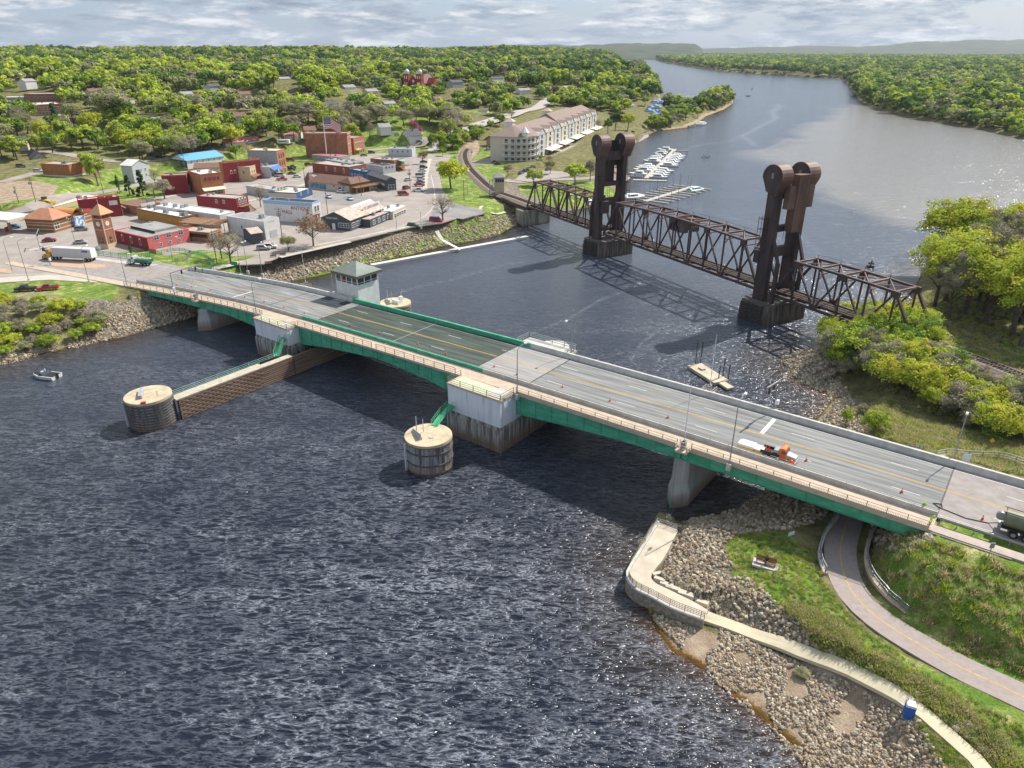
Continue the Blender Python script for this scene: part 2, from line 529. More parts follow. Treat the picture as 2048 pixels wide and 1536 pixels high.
cov_[...,3]=1.0
rip=(isW>-8)&(TZ<6.1)&(rr<520)
cov_[rip]=(0,1,0,0)
paintpoly(0,[(-900,700),(0,590),(140,565),(240,560),(240,610),(200,650),(0,700),(-900,860)],4,3)
paintpoly(2,[(-900,640),(0,595),(100,600),(180,640),(150,690),(0,725),(-900,860)],3,4,.55)
paintpoly(1,[(160,640),(250,640),(300,670),(250,690),(150,700)],1,2)
TWN=inpoly(TX,TY,TOWN)
g=np.clip(TWN/2+1.5,0,1)*((TZ>6.0))
for c,v in((0,.62),(1,.0),(2,.38),(3,0)):
 cov_[...,c]=cov_[...,c]*(1-g)+g*v
G_=lambda pts,z=7,val=1.,soft=1.2:paintpoly(0,pts,z,soft,val)
G_([(560,528),(880,450),(960,425),(1000,400),(1010,415),(1000,430),(900,470),(760,505),(560,545)],6.5)
G_([(300,515),(420,505),(470,520),(540,540),(420,545),(300,528)])
G_([(330,492),(380,490),(440,500),(440,512),(330,512)])
G_([(640,402),(720,415),(722,424),(640,420)])
G_([(885,325),(925,322),(930,380),(895,385),(888,350)])
G_([(955,322),(985,322),(1000,345),(975,352),(958,340)])
G_([(940,400),(1000,405),(1040,425),(1000,440),(930,420)],6.5)
G_([(1035,365),(1190,365),(1250,365),(1240,390),(1100,400),(1040,385)],5)
G_([(0,420),(60,420),(120,410),(180,385),(150,360),(60,355),(90,400),(0,405)],9)
G_([(200,352),(300,338),(300,350),(230,380)],8.5)
paintpoly(2,[(-60,372),(20,362),(75,360),(120,372),(100,392),(0,405),(-60,408)],11.5,2)
paintpoly(2,[(920,300),(955,285),(960,300),(930,330),(950,350),(1010,395),(990,398),(935,350),(915,320)],7,2,.9)
paintpoly(2,[(1000,335),(1250,300),(1250,360),(1190,372),(1110,372),(1040,350)],6,3,.25)
G_([(800,262),(880,262),(830,285),(700,280),(700,270)],11)
G_([(905,236),(960,232),(985,238),(985,248),(915,250)],10)
for q in([(0,232),(130,215),(330,225),(345,262),(200,262),(60,255)],[(520,200),(640,195),(650,210),(530,214)],[(640,215),(900,200),(900,212),(640,232)]):
 G_(q,28,.4,6)
mar=(TX>gpt(1200,235,3)[0])&(isW>0)&(TY>600)&(TY<1300)&(TZ<5)
cov_[mar&(TZ<1.6)]=(.2,.2,.6,0)
eb=(isE>-6)&(rr<700)
cov_[eb]=(.25,.0,.35,.4)
SAND=[(1290,1225),(1330,1235),(1420,1260),(1560,1300),(1760,1380),(1830,1420),(1900,1560),(1560,1600),(1400,1400),(1290,1260)]
paintpoly(2,SAND,1.2,1.5)
paintpoly(1,[(1400,1255),(1560,1300),(1760,1385),(1800,1440),(1880,1560),(1620,1560),(1500,1400),(1440,1330)],1.3,2.5,.35)
paintpoly(1,[(1318,1040),(1340,1060),(1310,1150),(1340,1200),(1440,1240),(1560,1290),(1680,1330),(1640,1290),(1560,1210),(1480,1150),(1440,1090),(1480,1040),(1620,1030),(1665,1000),(1500,960),(1400,1030)],2.8,1.0,.6)
LAWN=[(1460,1075),(1530,1062),(1580,1070),(1625,1120),(1640,1160),(1700,1240),(1830,1330),(2060,1450),(2060,1560),(1980,1540),(1850,1400),(1700,1320),(1600,1240),(1530,1190),(1480,1160),(1450,1110)]
paintpoly(0,LAWN,4,.8,.9)
paintpoly(0,[(1740,1100),(1960,1095),(2100,1130),(2100,1400),(1990,1370),(1850,1250),(1760,1170)],6.5,1,.72)
paintpoly(0,[(1810,1420),(1850,1400),(1960,1480),(2000,1560),(1900,1560),(1830,1480)],3,1.2)
paintpoly(2,[(1660,1290),(1740,1300),(1860,1370),(1960,1460),(2010,1540),(1960,1500),(1880,1430),(1760,1360),(1640,1310)],3.6,2,.4)
paintpoly(1,[(1560,700),(1640,695),(1680,760),(1720,800),(1760,850),(1700,900),(1600,850),(1680,800),(1600,770),(1550,730)],1.5,2)
paintpoly(2,[(1600,760),(1665,790),(1690,800),(1672,812),(1640,800)],.8,1)
paintpoly(0,[(1740,830),(1830,850),(2048,905),(2100,960),(1950,920),(1800,870)],7,2,.35)
paintpoly(2,[(1850,690),(2100,765),(2100,790),(1990,760),(1850,715)],6.6,1.5)
paintpoly(2,[(1792,815),(1800,815),(1798,850),(1830,880),(1870,905),(1850,905),(1800,870),(1790,850)],5,.4,.9)
cov_[TZ<.12,:]=cov_[TZ<.12,:]*.3
def mat_terrain():
 m=bpy.data.materials.new('terrain'); m.use_nodes=True
 t=m.node_tree; b=t.nodes['Principled BSDF']
 b.inputs['Roughness'].default_value=0.95
 b.inputs['Specular IOR Level'].default_value=.15
 g=N(t,'ShaderNodeNewGeometry')
 at_=N(t,'ShaderNodeAttribute',attribute_name='cover')
 sep=N(t,'ShaderNodeSeparateColor')
 t.links.new(at_.outputs['Color'],sep.inputs[0])
 def noise(s,d=5,rgh=.6,st=None):
  n=N(t,'ShaderNodeTexNoise'); n.inputs['Scale'].default_value=s; n.inputs['Detail'].default_value=d; n.inputs['Roughness'].default_value=rgh
  t.links.new(g.outputs['Position'],n.inputs['Vector'])
  return n.outputs[0]
 nA=noise(.35,6,.7); nB=noise(3.2,4,.7); nC=noise(.05,3)
 patch=ramp(t,nA,[(.42,(.12,.21,.03)),(.55,(.23,.29,.065)),(.66,(.52,.46,.22))])
 fine=ramp(t,nB,[(.3,(.6,.6,.6)),(.7,(1.3,1.3,1.3))])
 grass=N(t,'ShaderNodeMixRGB',blend_type='MULTIPLY'); grass.inputs[0].default_value=1
 t.links.new(patch,grass.inputs[1]); t.links.new(fine,grass.inputs[2])
 v=N(t,'ShaderNodeTexVoronoi'); v.inputs['Scale'].default_value=2.6
 t.links.new(g.outputs['Position'],v.inputs['Vector'])
 v2=N(t,'ShaderNodeTexVoronoi',feature='DISTANCE_TO_EDGE'); v2.inputs['Scale'].default_value=2.6
 t.links.new(g.outputs['Position'],v2.inputs['Vector'])
 sepc=N(t,'ShaderNodeSeparateColor'); t.links.new(v.outputs['Color'],sepc.inputs[0])
 stone_c=ramp(t,sepc.outputs[0],[(0,(.15,.125,.095)),(.5,(.28,.235,.18)),(1,(.42,.37,.29))])
 edge=ramp(t,v2.outputs['Distance'],[(0,(.35,.33,.3)),(.12,(1,1,1))])
 stone=N(t,'ShaderNodeMixRGB',blend_type='MULTIPLY'); stone.inputs[0].default_value=1
 t.links.new(stone_c,stone.inputs[1]); t.links.new(edge,stone.inputs[2])
 sand=ramp(t,nA,[(.3,(.22,.15,.10)),(.5,(.37,.28,.20)),(.7,(.50,.41,.31))])
 wood=ramp(t,nA,[(.35,(.10,.085,.05)),(.5,(.17,.165,.06)),(.68,(.30,.25,.14))])
 def mixc(f,a,b_):
  n=N(t,'ShaderNodeMixRGB'); t.links.new(f,n.inputs[0]); t.links.new(a,n.inputs[1]); t.links.new(b_,n.inputs[2]); return n.outputs[0]
 def sharp(o):
  ad=N(t,'ShaderNodeMath',operation='ADD'); t.links.new(o,ad.inputs[0])
  sb=N(t,'ShaderNodeMath',operation='MULTIPLY_ADD'); sb.inputs[1].default_value=.9; sb.inputs[2].default_value=-.45
  t.links.new(nB,sb.inputs[0]); t.links.new(sb.outputs[0],ad.inputs[1])
  return ramp(t,ad.outputs[0],[(.38,(0,0,0)),(.62,(1,1,1))])
 c=wood
 c=mixc(sharp(sep.outputs[2]),c,sand)
 c=mixc(sharp(sep.outputs[0]),c,grass.outputs[0])
 c=mixc(sharp(sep.outputs[1]),c,stone.outputs[0])
 sz=N(t,'ShaderNodeSeparateXYZ'); t.links.new(g.outputs['Position'],sz.inputs[0])
 wet=N(t,'ShaderNodeMapRange'); wet.inputs[1].default_value=.05; wet.inputs[2].default_value=.2; wet.inputs[3].default_value=1; wet.inputs[4].default_value=0
 t.links.new(sz.outputs[2],wet.inputs[0])
 wm=N(t,'ShaderNodeMixRGB',blend_type='MULTIPLY'); wm.inputs[2].default_value=(.62,.34,.16,1)
 t.links.new(wet.outputs[0],wm.inputs[0]); t.links.new(c,wm.inputs[1])
 t.links.new(wm.outputs[0],b.inputs['Base Color'])
 bp=N(t,'ShaderNodeBump'); bp.inputs['Strength'].default_value=.8; bp.inputs['Distance'].default_value=.3
 t.links.new(nB,bp.inputs['Height']); t.links.new(bp.outputs[0],b.inputs['Normal'])
 return m
terrain=grid_mesh('terrain',TX,TY,TZ,mat_terrain(),{'cover':cov_},keep=(TZ>-2.6))
tag(terrain,kind='structure')
# the river: one sheet to the horizon
WX,WY=polar(20,16000,700,-70,70,860)
wr=np.hypot(WX,WY)
MUD=pxpoly([(1500,306),(1560,296),(1640,240),(1700,208),(1760,215),(2100,270),(2600,330),(2600,500),(2048,445),(1900,455),(1850,447),(1800,440),(1740,428),(1690,412),(1640,395),(1610,365),(1575,335),(1530,318)],0)
wob=vnoise(WX,WY,22,21)*22+vnoise(WX,WY,7,22)*7
mud=np.clip((inpoly(WX,WY,MUD)+wob)/26+.5,0,1)
def streak(pts,wpx):
 """foam line: how close each vertex is to a polyline given in pixels"""
 P=[gpt(x,y,0) for x,y in pts]; best=np.full(WX.shape,1e9)
 for(x0,y0),(x1,y1),(px,py) in zip(P[:-1],P[1:],pts[:-1]):
  dx,dy=x1-x0,y1-y0
  t_=np.clip(((WX-x0)*dx+(WY-y0)*dy)/(dx*dx+dy*dy),0,1)
  best=np.minimum(best,np.hypot(WX-x0-t_*dx,WY-y0-t_*dy)/(np.hypot(x0,y0)/1420*wpx*(1+.6*0)))
 return np.clip(1.2-best,0,1)
foam=np.zeros(WX.shape)
for pts,wpx,a in[([(1552,208),(1560,214),(1545,222),(1550,238),(1525,250),(1505,262),(1482,272),(1496,280),(1512,292)],9,.8),([(1580,276),(1560,288),(1535,298),(1518,304)],7,.6),([(1482,272),(1460,282),(1400,290),(1370,300)],6,.45),([(1278,562),(1262,578),(1200,600),(1140,635),(1060,668),(960,690)],5,.7),([(1055,522),(1000,532),(900,560),(830,575),(770,596)],5,.6),([(1340,640),(1280,690),(1262,720)],5,.5),([(1420,640),(1330,672),(1270,706)],5,.35),([(1640,395),(1690,412),(1740,428),(1810,436)],4,.8),([(1800,530),(1760,532),(1740,533)],3,.7),([(1490,690),(1520,720),(1530,760),(1520,800)],4,.4),([(700,560),(850,525),(1000,480)],5,.2),([(1440,430),(1600,470),(1640,510)],8,.3),([(420,1000),(600,985)],3,.2),([(120,750),(200,745),(260,735)],3,.3),([(560,700),(700,760),(800,830)],6,.0)]:
 foam=np.maximum(foam,streak(pts,wpx)*a)
river_depth=np.zeros(WX.shape)
shore=np.maximum(np.maximum(sdist(WX,WY,POLYS[1][0])[0],sdist(WX,WY,POLYS[0][0])[0]),-60)
by_0=bloc(WX,WY)[1]
rust=np.clip(1+sdist(WX,WY,POLYS[1][0])[0]/np.where(by_0>0,4.0,2.2),0,1)*np.clip((1 if True else 0),0,1)
bx_,by_=bloc(WX,WY)
rust=rust*(((by_<-15)&(WY<80))|((by_>18)&(by_<75)&(bx_>-40)))*np.where(by_>0,1.0,.8)
shallow=np.clip(1+shore/14.0,0,1)
def mat_water():
 m=bpy.data.materials.new('river_water'); m.use_nodes=True
 t=m.node_tree; b=t.nodes['Principled BSDF']
 b.inputs['IOR'].default_value=1.36
 g=N(t,'ShaderNodeNewGeometry')
 def attr(n):
  return N(t,'ShaderNodeAttribute',attribute_name=n).outputs['Fac']
 def noise(scale,rot,s=1.0,d=3,rgh=.55,dist=0):
  mp=N(t,'ShaderNodeMapping'); mp.inputs['Scale'].default_value=scale; mp.inputs['Rotation'].default_value=(0,0,R(rot))
  t.links.new(g.outputs['Position'],mp.inputs[0])
  n=N(t,'ShaderNodeTexNoise'); n.inputs['Scale'].default_value=s; n.inputs['Detail'].default_value=d; n.inputs['Roughness'].default_value=rgh; n.inputs['Distortion'].default_value=dist
  t.links.new(mp.outputs[0],n.inputs['Vector']); return n.outputs[0]
 def math_(op,a,b_=0.0,c_=None):
  n=N(t,'ShaderNodeMath',operation=op)
  for k,v in enumerate((a,b_) if c_ is None else(a,b_,c_)):
   if isinstance(v,(int,float)):n.inputs[k].default_value=v
   else:t.links.new(v,n.inputs[k])
  return n.outputs[0]
 def ridged(n):
  return math_('SUBTRACT',1.0,math_('ABSOLUTE',math_('MULTIPLY_ADD',n,4.0,-2.0)))
 big=noise((.42,1.0,1),22,.30,2,.5,.6)
 c1_=ridged(noise((.33,1.0,1),15,1.15,2,.5,.45))
 c2_=ridged(noise((.40,1.0,1),-10,2.5,2,.5,.35))
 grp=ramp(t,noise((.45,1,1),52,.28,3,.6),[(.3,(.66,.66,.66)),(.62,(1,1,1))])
 gust=math_('MULTIPLY',ramp(t,noise((.02,.05,1),20,1,3),[(.3,(.55,.55,.55)),(.7,(1,1,1))]),attr('chop'))
 h=math_('MULTIPLY',math_('ADD',math_('MULTIPLY',c1_,.34),math_('MULTIPLY',c2_,.15)),math_('MULTIPLY',grp,gust))
 h=math_('ADD',h,math_('MULTIPLY',math_('MULTIPLY',big,.9),attr('chop')))
 bp=N(t,'ShaderNodeBump'); bp.inputs['Distance'].default_value=WAVE_H; bp.inputs['Strength'].default_value=1.0
 t.links.new(h,bp.inputs['Height'])
 t.links.new(bp.outputs[0],b.inputs['Normal'])
 def mixc(f,a,b_):
  n=N(t,'ShaderNodeMixRGB'); t.links.new(f,n.inputs[0])
  for k,v in((1,a),(2,b_)):
   if isinstance(v,tuple):n.inputs[k].default_value=(*v,1)
   else:t.links.new(v,n.inputs[k])
  return n.outputs[0]
 c=mixc(attr('chop'),(.13,.15,.19),(.011,.015,.027)); c=mixc(attr('shallow'),c,(.035,.026,.02))  # calm far water painted paler, standing in for its silvery sky sheen
 c=mixc(attr('mud'),c,(.25,.235,.215))
 c=mixc(attr('rust'),c,(.075,.034,.015))
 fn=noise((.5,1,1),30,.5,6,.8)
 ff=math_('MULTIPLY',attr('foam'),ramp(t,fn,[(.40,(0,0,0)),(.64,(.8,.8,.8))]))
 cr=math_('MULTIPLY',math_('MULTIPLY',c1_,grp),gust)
 crest_glint=ramp(t,math_("MULTIPLY",cr,math_("ADD",c2_,.35)),[(.30,(0,0,0)),(.75,(.26,.26,.26)),(1.15,(.72,.72,.72))])  # sky glints on the wavelet crests, painted as a pale base colour
 ff=math_('MAXIMUM',ff,math_('MULTIPLY',crest_glint,math_('SUBTRACT',1.0,attr('mud'))))
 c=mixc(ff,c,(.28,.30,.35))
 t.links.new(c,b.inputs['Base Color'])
 rg=N(t,'ShaderNodeMapRange'); rg.inputs[3].default_value=.15; rg.inputs[4].default_value=.4
 t.links.new(ff,rg.inputs[0]); t.links.new(rg.outputs[0],b.inputs['Roughness'])
 return m
WAVE_H=1.0
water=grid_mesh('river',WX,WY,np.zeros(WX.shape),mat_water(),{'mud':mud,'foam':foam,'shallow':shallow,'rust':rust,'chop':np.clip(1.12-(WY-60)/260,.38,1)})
tag(water,kind='structure')
# ROAD BRIDGE
def interp(x,tab):
 return float(np.interp(x,[a for a,b in tab],[b for a,b in tab]))
ZT=[(-260,7.06),(-222,7.15),(-207,7.4),(-195,7.8),(-180,8.2),(-155,9.1),(-135,9.75),(-109,10.4),(-85,10.85),(-72,11.0),(-40,11.15),(0,11.1),(80,11.1)]
YT=[(-260,-16.5),(-247,-13.4),(-234,-10.6),(-220,-8.0),(-207,-5.8),(-195,-3.9),(-178,-1.5),(-165,-.4),(-155,0),(80,0)]
zd=lambda x:interp(x,ZT)
yc=lambda x:interp(x,YT)
def stations(x0,x1,step=3.0):
 n=max(1,int(math.ceil((x1-x0)/step)))
 return[x0+(x1-x0)*i/n for i in range(n+1)]
def sweep(mb,x0,x1,prof,mi=None,step=3.0):
 """closed profile prof(x) -> [(offset, height above deck)] swept along the road"""
 rings=[[(x,yc(x)+o,zd(x)+h) for o,h in prof(x)] for x in stations(x0,x1,step)]
 return mb.loft(rings,mi)
def rect(o0,o1,h0,h1):
 return lambda x:[(o0,h0),(o1,h0),(o1,h1),(o0,h1)]
M_asph=mat('asphalt',(.17,.165,.16),.9,var=.22,vscale=.6,stretch=(.15,1.6,1),bump=.15,bscale=30)
M_asph2=mat('asphalt_bridge',(.215,.215,.205),.88,var=.36,vscale=.9,stretch=(.08,1.5,1),bump=.15,bscale=30)
M_conc_road=mat('concrete_road',(.30,.285,.27),.9,var=.2,vscale=.7,stretch=(.1,1.5,1))
M_grate=mat('steel_grating',(.055,.072,.055),.6,var=.5,vscale=.7,stretch=(.12,1.9,1),bump=.3,bscale=14)
M_conc=mat('concrete',(.38,.36,.33),.9,var=.22,vscale=.5,bump=.2,bscale=6)
M_conc_l=mat('light_concrete',(.50,.48,.44),.9,var=.14,vscale=.8,bump=.1,bscale=6)
M_walk=mat('sidewalk_concrete',(.50,.40,.30),.9,var=.12,vscale=.7)
M_green=mat('green_steel',(.045,.30,.17),.5,col2=(.10,.42,.26),vscale=.5,stretch=(1,1,3),bump=.05)
M_green_l=mat('green_paint',(.06,.33,.17),.5)
M_galv=mat('galvanised_steel',(.33,.34,.35),.45,metal=.5)
M_rail=mat('brown_steel_rail',(.17,.14,.11),.6)
M_tanrail=mat('tan_rail',(.50,.41,.32),.6)
M_white=mat('white_paint',(.75,.75,.73),.6)
M_linew=mat('white_marking',(.62,.62,.6),.8,var=.15,vscale=3)
M_liney=mat('yellow_marking',(.62,.37,.06),.8,var=.15,vscale=3)
M_black=mat('black',(.02,.02,.02),.6)
M_glass=mat('window_glass',(.03,.045,.06),.08,spec=.8)
def streaky_conc(name,hi,lo,zmid,stain=(.16,.085,.045)):
 """concrete with rain streaks and a river stain near the water"""
 m=bpy.data.materials.new(name); m.use_nodes=True
 t=m.node_tree; b=t.nodes['Principled BSDF']; b.inputs['Roughness'].default_value=.9
 g=N(t,'ShaderNodeNewGeometry'); sx=N(t,'ShaderNodeSeparateXYZ'); t.links.new(g.outputs['Position'],sx.inputs[0])
 mp=N(t,'ShaderNodeMapping'); mp.inputs['Scale'].default_value=(1.6,1.6,.12); t.links.new(g.outputs['Position'],mp.inputs[0])
 n=N(t,'ShaderNodeTexNoise'); n.inputs['Scale'].default_value=1.0; n.inputs['Detail'].default_value=6; n.inputs['Roughness'].default_value=.7
 t.links.new(mp.outputs[0],n.inputs['Vector'])
 streak=ramp(t,n.outputs[0],[(.42,lo),(.56,hi)])
 nn=N(t,'ShaderNodeTexNoise'); nn.inputs['Scale'].default_value=.5
 t.links.new(g.outputs['Position'],nn.inputs['Vector'])
 ad=N(t,'ShaderNodeMath',operation='MULTIPLY_ADD'); ad.inputs[1].default_value=2.0
 t.links.new(nn.outputs[0],ad.inputs[0]); t.links.new(sx.outputs[2],ad.inputs[2])
 mr=N(t,'ShaderNodeMapRange'); mr.inputs[1].default_value=zmid-.6; mr.inputs[2].default_value=zmid+1.6; mr.inputs[3].default_value=1; mr.inputs[4].default_value=0
 t.links.new(ad.outputs[0],mr.inputs[0])
 mx_=N(t,'ShaderNodeMixRGB'); mx_.inputs[2].default_value=(*stain,1)
 sc=N(t,'ShaderNodeMath',operation='MULTIPLY'); sc.inputs[1].default_value=.75; t.links.new(mr.outputs[0],sc.inputs[0])
 t.links.new(sc.outputs[0],mx_.inputs[0]); t.links.new(streak,mx_.inputs[1]); t.links.new(mx_.outputs[0],b.inputs['Base Color'])
 return m
M_pier=streaky_conc('pier_concrete',(.42,.40,.36),(.13,.12,.105),2.4)
M_pier2=streaky_conc('wall_pier_concrete',(.46,.45,.42),(.34,.33,.30),2.2,(.24,.14,.09))
M_pierw=mat('pier_painted_white',(.60,.62,.66),.8,var=.16,vscale=.7,stretch=(1.5,1.5,.15),contrast=(.3,.5))
bridge=thing('road_bridge','long road bridge with green steel girders and a central bascule span across the river','bridge',(*BO,0),BRZ)
NB,FB=-7.7,7.75
XL,XR=-207.0,-2.0
secs=[(XL,-134.8,M_asph2),(-134.8,-109.3,M_grate),(-109.0,-84.8,M_grate),(-84.8,-71.5,M_conc_road),(-71.5,XR,M_asph2)]
for a,b_,m_ in secs:
 mb=MB(); sweep(mb,a,b_,rect(NB-.3,FB+.3,-.5,0)); mb.build('deck',m_,bridge)
mb=MB(); sweep(mb,-109.3,-109.0,rect(NB,FB,-.45,.004)); mb.build('centre_joint',M_galv,bridge)
for x in(-134.9,-84.8,-71.6,-2.1,-155.2):mb=MB(); mb.box(x-.11,x+.11,NB,FB,zd(x)-.1,zd(x)+.012); mb.build('expansion_joint',M_black,bridge)
for a,b_ in((XL,-149.5),(-149.5,-136),(-136,-109.15),(-109.05,-84.8),(-84.8,-71.3),(-71.3,-38),(-38,XR)):
 mb=MB(); sweep(mb,a,b_,rect(-11.9,-8.25,-.35,.12)); mb.build('sidewalk',M_walk,bridge)
for a,b_,m_ in((XL,-138.5,M_conc_l),(-138.5,-109.2,M_green),(-109.0,-82,M_green),(-82,XR,M_conc_l)):
 gz=m_ is M_green
 mb=MB(); sweep(mb,a,b_,(lambda x:[(-8.25,-.4),(NB,-.4),(NB,.25),(NB-.22,.85),(-8.2,.85)]) if not gz else rect(-8.15,NB-.1,-.35,.8)); mb.build('barrier',m_,bridge)
 mb=MB(); sweep(mb,a,b_,(lambda x:[(8.5,-.6),(8.5,1.05),(8.0,1.05),(FB,.25),(FB,-.6)]) if not gz else rect(FB+.1,8.4,-.5,1.0)); mb.build('barrier',m_,bridge)
mb=MB(); sweep(mb,XL,XR,rect(-8.08,-8.0,1.0,1.08))
for x in stations(XL,XR,3):mb.cyl((x,yc(x)-8.04,zd(x)+.8),(x,yc(x)-8.04,zd(x)+1.05),.04,n=5)
mb.build('barrier_rail',M_galv,bridge)
DT=[(-207,1.6),(-190,1.9),(-176,2.5),(-165,2.7),(-150,4.4),(-149,4.6),(-136,4.9),(-125,3.5),(-111,2.5),(-107,2.5),(-95,3.4),(-85,5.0),(-71,4.5),(-60,3.5),(-50,2.8),(-42,2.45),(-38,2.5),(-30,2.35),(-2,2.25)]
for a,b_ in((-207,-175.5),(-175.3,-149.4),(-136.1,-109.2),(-109.0,-84.6),(-71.4,-38.1),(-37.9,-2.4)):
 for off,w in((-11.2,.35),(-4.0,.3),(3.5,.3),(8.6,.35)):
  mb=MB()
  sweep(mb,a,b_,lambda x:[(off,-interp(x,DT)),(off+w,-interp(x,DT)),(off+w,-.42),(off,-.42)],step=2)
  sweep(mb,a,b_,lambda x:[(off-.2,-interp(x,DT)-.05),(off+w+.2,-interp(x,DT)-.05),(off+w+.2,-interp(x,DT)+.04),(off-.2,-interp(x,DT)+.04)],step=2)
  if off==-11.2:
   sweep(mb,a,b_,lambda x:[(off-.12,-.62),(off,-.62),(off,-.45),(off-.12,-.45)],step=3)
   for x in stations(a+1,b_-1,3.8):
    mb.box(x-.04,x+.04,yc(x)+off-.12,yc(x)+off,zd(x)-interp(x,DT),zd(x)-.62)
  mb.build('girder',M_green,bridge)
 mb=MB()
 for x in stations(a+2,b_-2,6):mb.box(x-.15,x+.15,yc(x)-10.8,yc(x)+8.6,zd(x)-1.6,zd(x)-.5)
 mb.build('cross_beam',M_green,bridge)
mb=MB(); sweep(mb,XL,XR,rect(-11.75,-8.2,-.42,-.36)); mb.build('sidewalk_bracket',M_green,bridge)
def railing(x0,x1,off,m_,picket=False,h=1.15,step=2.9,end=True,parent=None):
 mb=MB()
 xs=stations(x0,x1,step)
 P=lambda x,hh:(x,yc(x)+off,zd(x)+.12+hh)
 for k in range(len(xs)):
  mb.beam(P(xs[k],-.1),P(xs[k],h),.1,.1,0)
 for k in range(len(xs)-1):
  for hh,w in((h,.08),(.72,.05),(.25,.05)):
   mb.beam(P(xs[k],hh),P(xs[k+1],hh),w,w,1)
  if picket:
   n=12
   for j in range(1,n):
    xx=xs[k]+(xs[k+1]-xs[k])*j/n
    mb.beam(P(xx,.25),P(xx,.74),.045,.045,1)
 return mb.build('railing',[M_rail,m_],parent or bridge)
for a,b_ in((-207,-176),(-174.5,-150.2),(-135.5,-110),(-108.6,-86)):railing(a,b_,-11.8,M_rail)
for a,b_ in((-71,-54),(-54,-38.7),(-36.2,-18),(-18,-2.5)):railing(a,b_,-11.8,M_tanrail,True)
mb=MB(); sweep(mb,-71,-38.7,rect(-11.86,-11.8,.12,.5)); sweep(mb,-36.2,-2.5,rect(-11.86,-11.8,.12,.5)); mb.build('railing_panel',M_tanrail,bridge)
def wall_pier(x,y0,y1,top):
 mb=MB()
 def ring(hw,z,ext=0):
  return[(x-hw,y0+1.6,z),(x,y0-ext,z),(x+hw,y0+1.6,z),(x+hw,y1-1,z),(x,y1+ext,z),(x-hw,y1-1,z)]
 mb.loft([ring(1.9,-4,.9),ring(1.9,2.6,.9),ring(1.5,4.2,.3),ring(1.3,top,.0)])
 mb.build('pier',M_pier2,bridge)
 mb=MB(); mb.beam((x-.1,y0-1.0,-.2),(x-.1,y0-.35,4.1),.25,.12); mb.build('nose_plate',M_green_l,bridge)
wall_pier(-38.0,-12.2,9.4,zd(-38)-2.5)
wall_pier(-175.4,-14.0,7.6,zd(-175)-2.6)
def machine_pier(x0,x1,y0,wall_y1,name):
 """bascule pier: stained lower block, painted upper room, terrace with railing"""
 zt=zd((x0+x1)/2)-.35
 mb=MB()
 mb.box(x0-.25,x1+.25,y0-.3,10.2,-4,4.6)
 mb.box(x0-.05,x1+.05,y0-.1,10.0,4.6,5.2)
 mb.build('pier',M_pier,bridge)
 mb=MB(); mb.box(x0,x1,y0,9.8,5.2,zt); mb.build('machine_room',M_pierw,bridge)
 for xx in(x0+3.5,x0+7,x0+10):mb=MB(); mb.box(xx-.03,xx+.03,y0-.04,y0+.02,5.3,zt-.1); mb.build('panel_joint',M_white,bridge)
 mb=MB(); mb.box(x0+1.0,x0+1.9,y0-.06,y0+.02,6.4,8.5)
 mb.build('room_door',M_white,bridge)
 mb=MB(); mb.prism([(x1+.03,y0+.6),(x1+.05,y0+.6),(x1+.05,y0+2.6),(x1+.03,y0+2.6)],5.6,[10.2,10.2,6.6,6.6]); mb.build('brace_panel',M_white,bridge)
 mb=MB(); mb.box(x0-.1,x1+.1,y0-.15,-11.85,zt,zt+.42); mb.build('terrace',M_walk,bridge)
 mb=MB(); mb.box(x0+.6,x1-3.2,y0+.4,-12.3,zt+.42,zt+.47); mb.box(x1-3.2,x1-.5,y0+.4,-12.0,zt+.42,zt+.55,1)
 mb.build('terrace_hatch',[mat('pale_green_deck',(.50,.53,.36),.8,var=.1,vscale=1),M_conc_l],bridge)
 mb=MB()
 z0=zt+.42
 cs=[(x0,-11.9),(x0,y0),(x1,y0),(x1,-11.9)]
 for(ax,ay),(bx,by) in zip(cs[:-1],cs[1:]):
  n=max(1,int(math.hypot(bx-ax,by-ay)/2.9+.5))
  for k in range(n+1):
   px,py=ax+(bx-ax)*k/n,ay+(by-ay)*k/n
   mb.beam((px,py,z0),(px,py,z0+1.1),.1)
  for hh in(1.1,.65,.25):mb.beam((ax,ay,z0+hh),(bx,by,z0+hh),.06)
 mb.build('railing',M_rail,bridge)
machine_pier(-84.4,-71.5,-15.9,10,'')
machine_pier(-149.2,-136.2,-14.4,10,'')
mb=MB(); mb.box(-86,-73.5,8.5,13.2,10.2,10.75); mb.cyl((-79.5,13.3,-1),(-79.5,13.3,10.2),3.4,n=20); mb.build('far_terrace',M_conc_l,bridge)
mb=MB()
cs=[(-86,8.6),(-86,13.1),(-73.6,13.1),(-73.6,8.6)]
for(ax,ay),(bx,by) in zip(cs[:-1],cs[1:]):
 for hh in(1.3,.9,.45):mb.beam((ax,ay,10.75+hh),(bx,by,10.75+hh),.1)
 for k in range(5):mb.beam((ax+(bx-ax)*k/4,ay+(by-ay)*k/4,10.7),(ax+(bx-ax)*k/4,ay+(by-ay)*k/4,12.1),.12)
mb.build('far_railing',M_galv,bridge)
mb=MB()
for x in stations(-205,-150,3.0):
 mb.beam((x,yc(x)+10.6,zd(x)-.6),(x,yc(x)+10.6,zd(x)+.6),.1)
for a,b_ in zip(stations(-205,-150,3.0)[:-1],stations(-205,-150,3.0)[1:]):
 for hh in(.6,.15,-.25):mb.beam((a,yc(a)+10.6,zd(a)+hh),(b_,yc(b_)+10.6,zd(b_)+hh),.07)
mb.build('far_railing',M_galv,bridge)
mb=MB(); sweep(mb,-205,-148,rect(8.6,10.8,-.9,-.6)); mb.build('far_walkway',M_walk,bridge)
mb=MB()
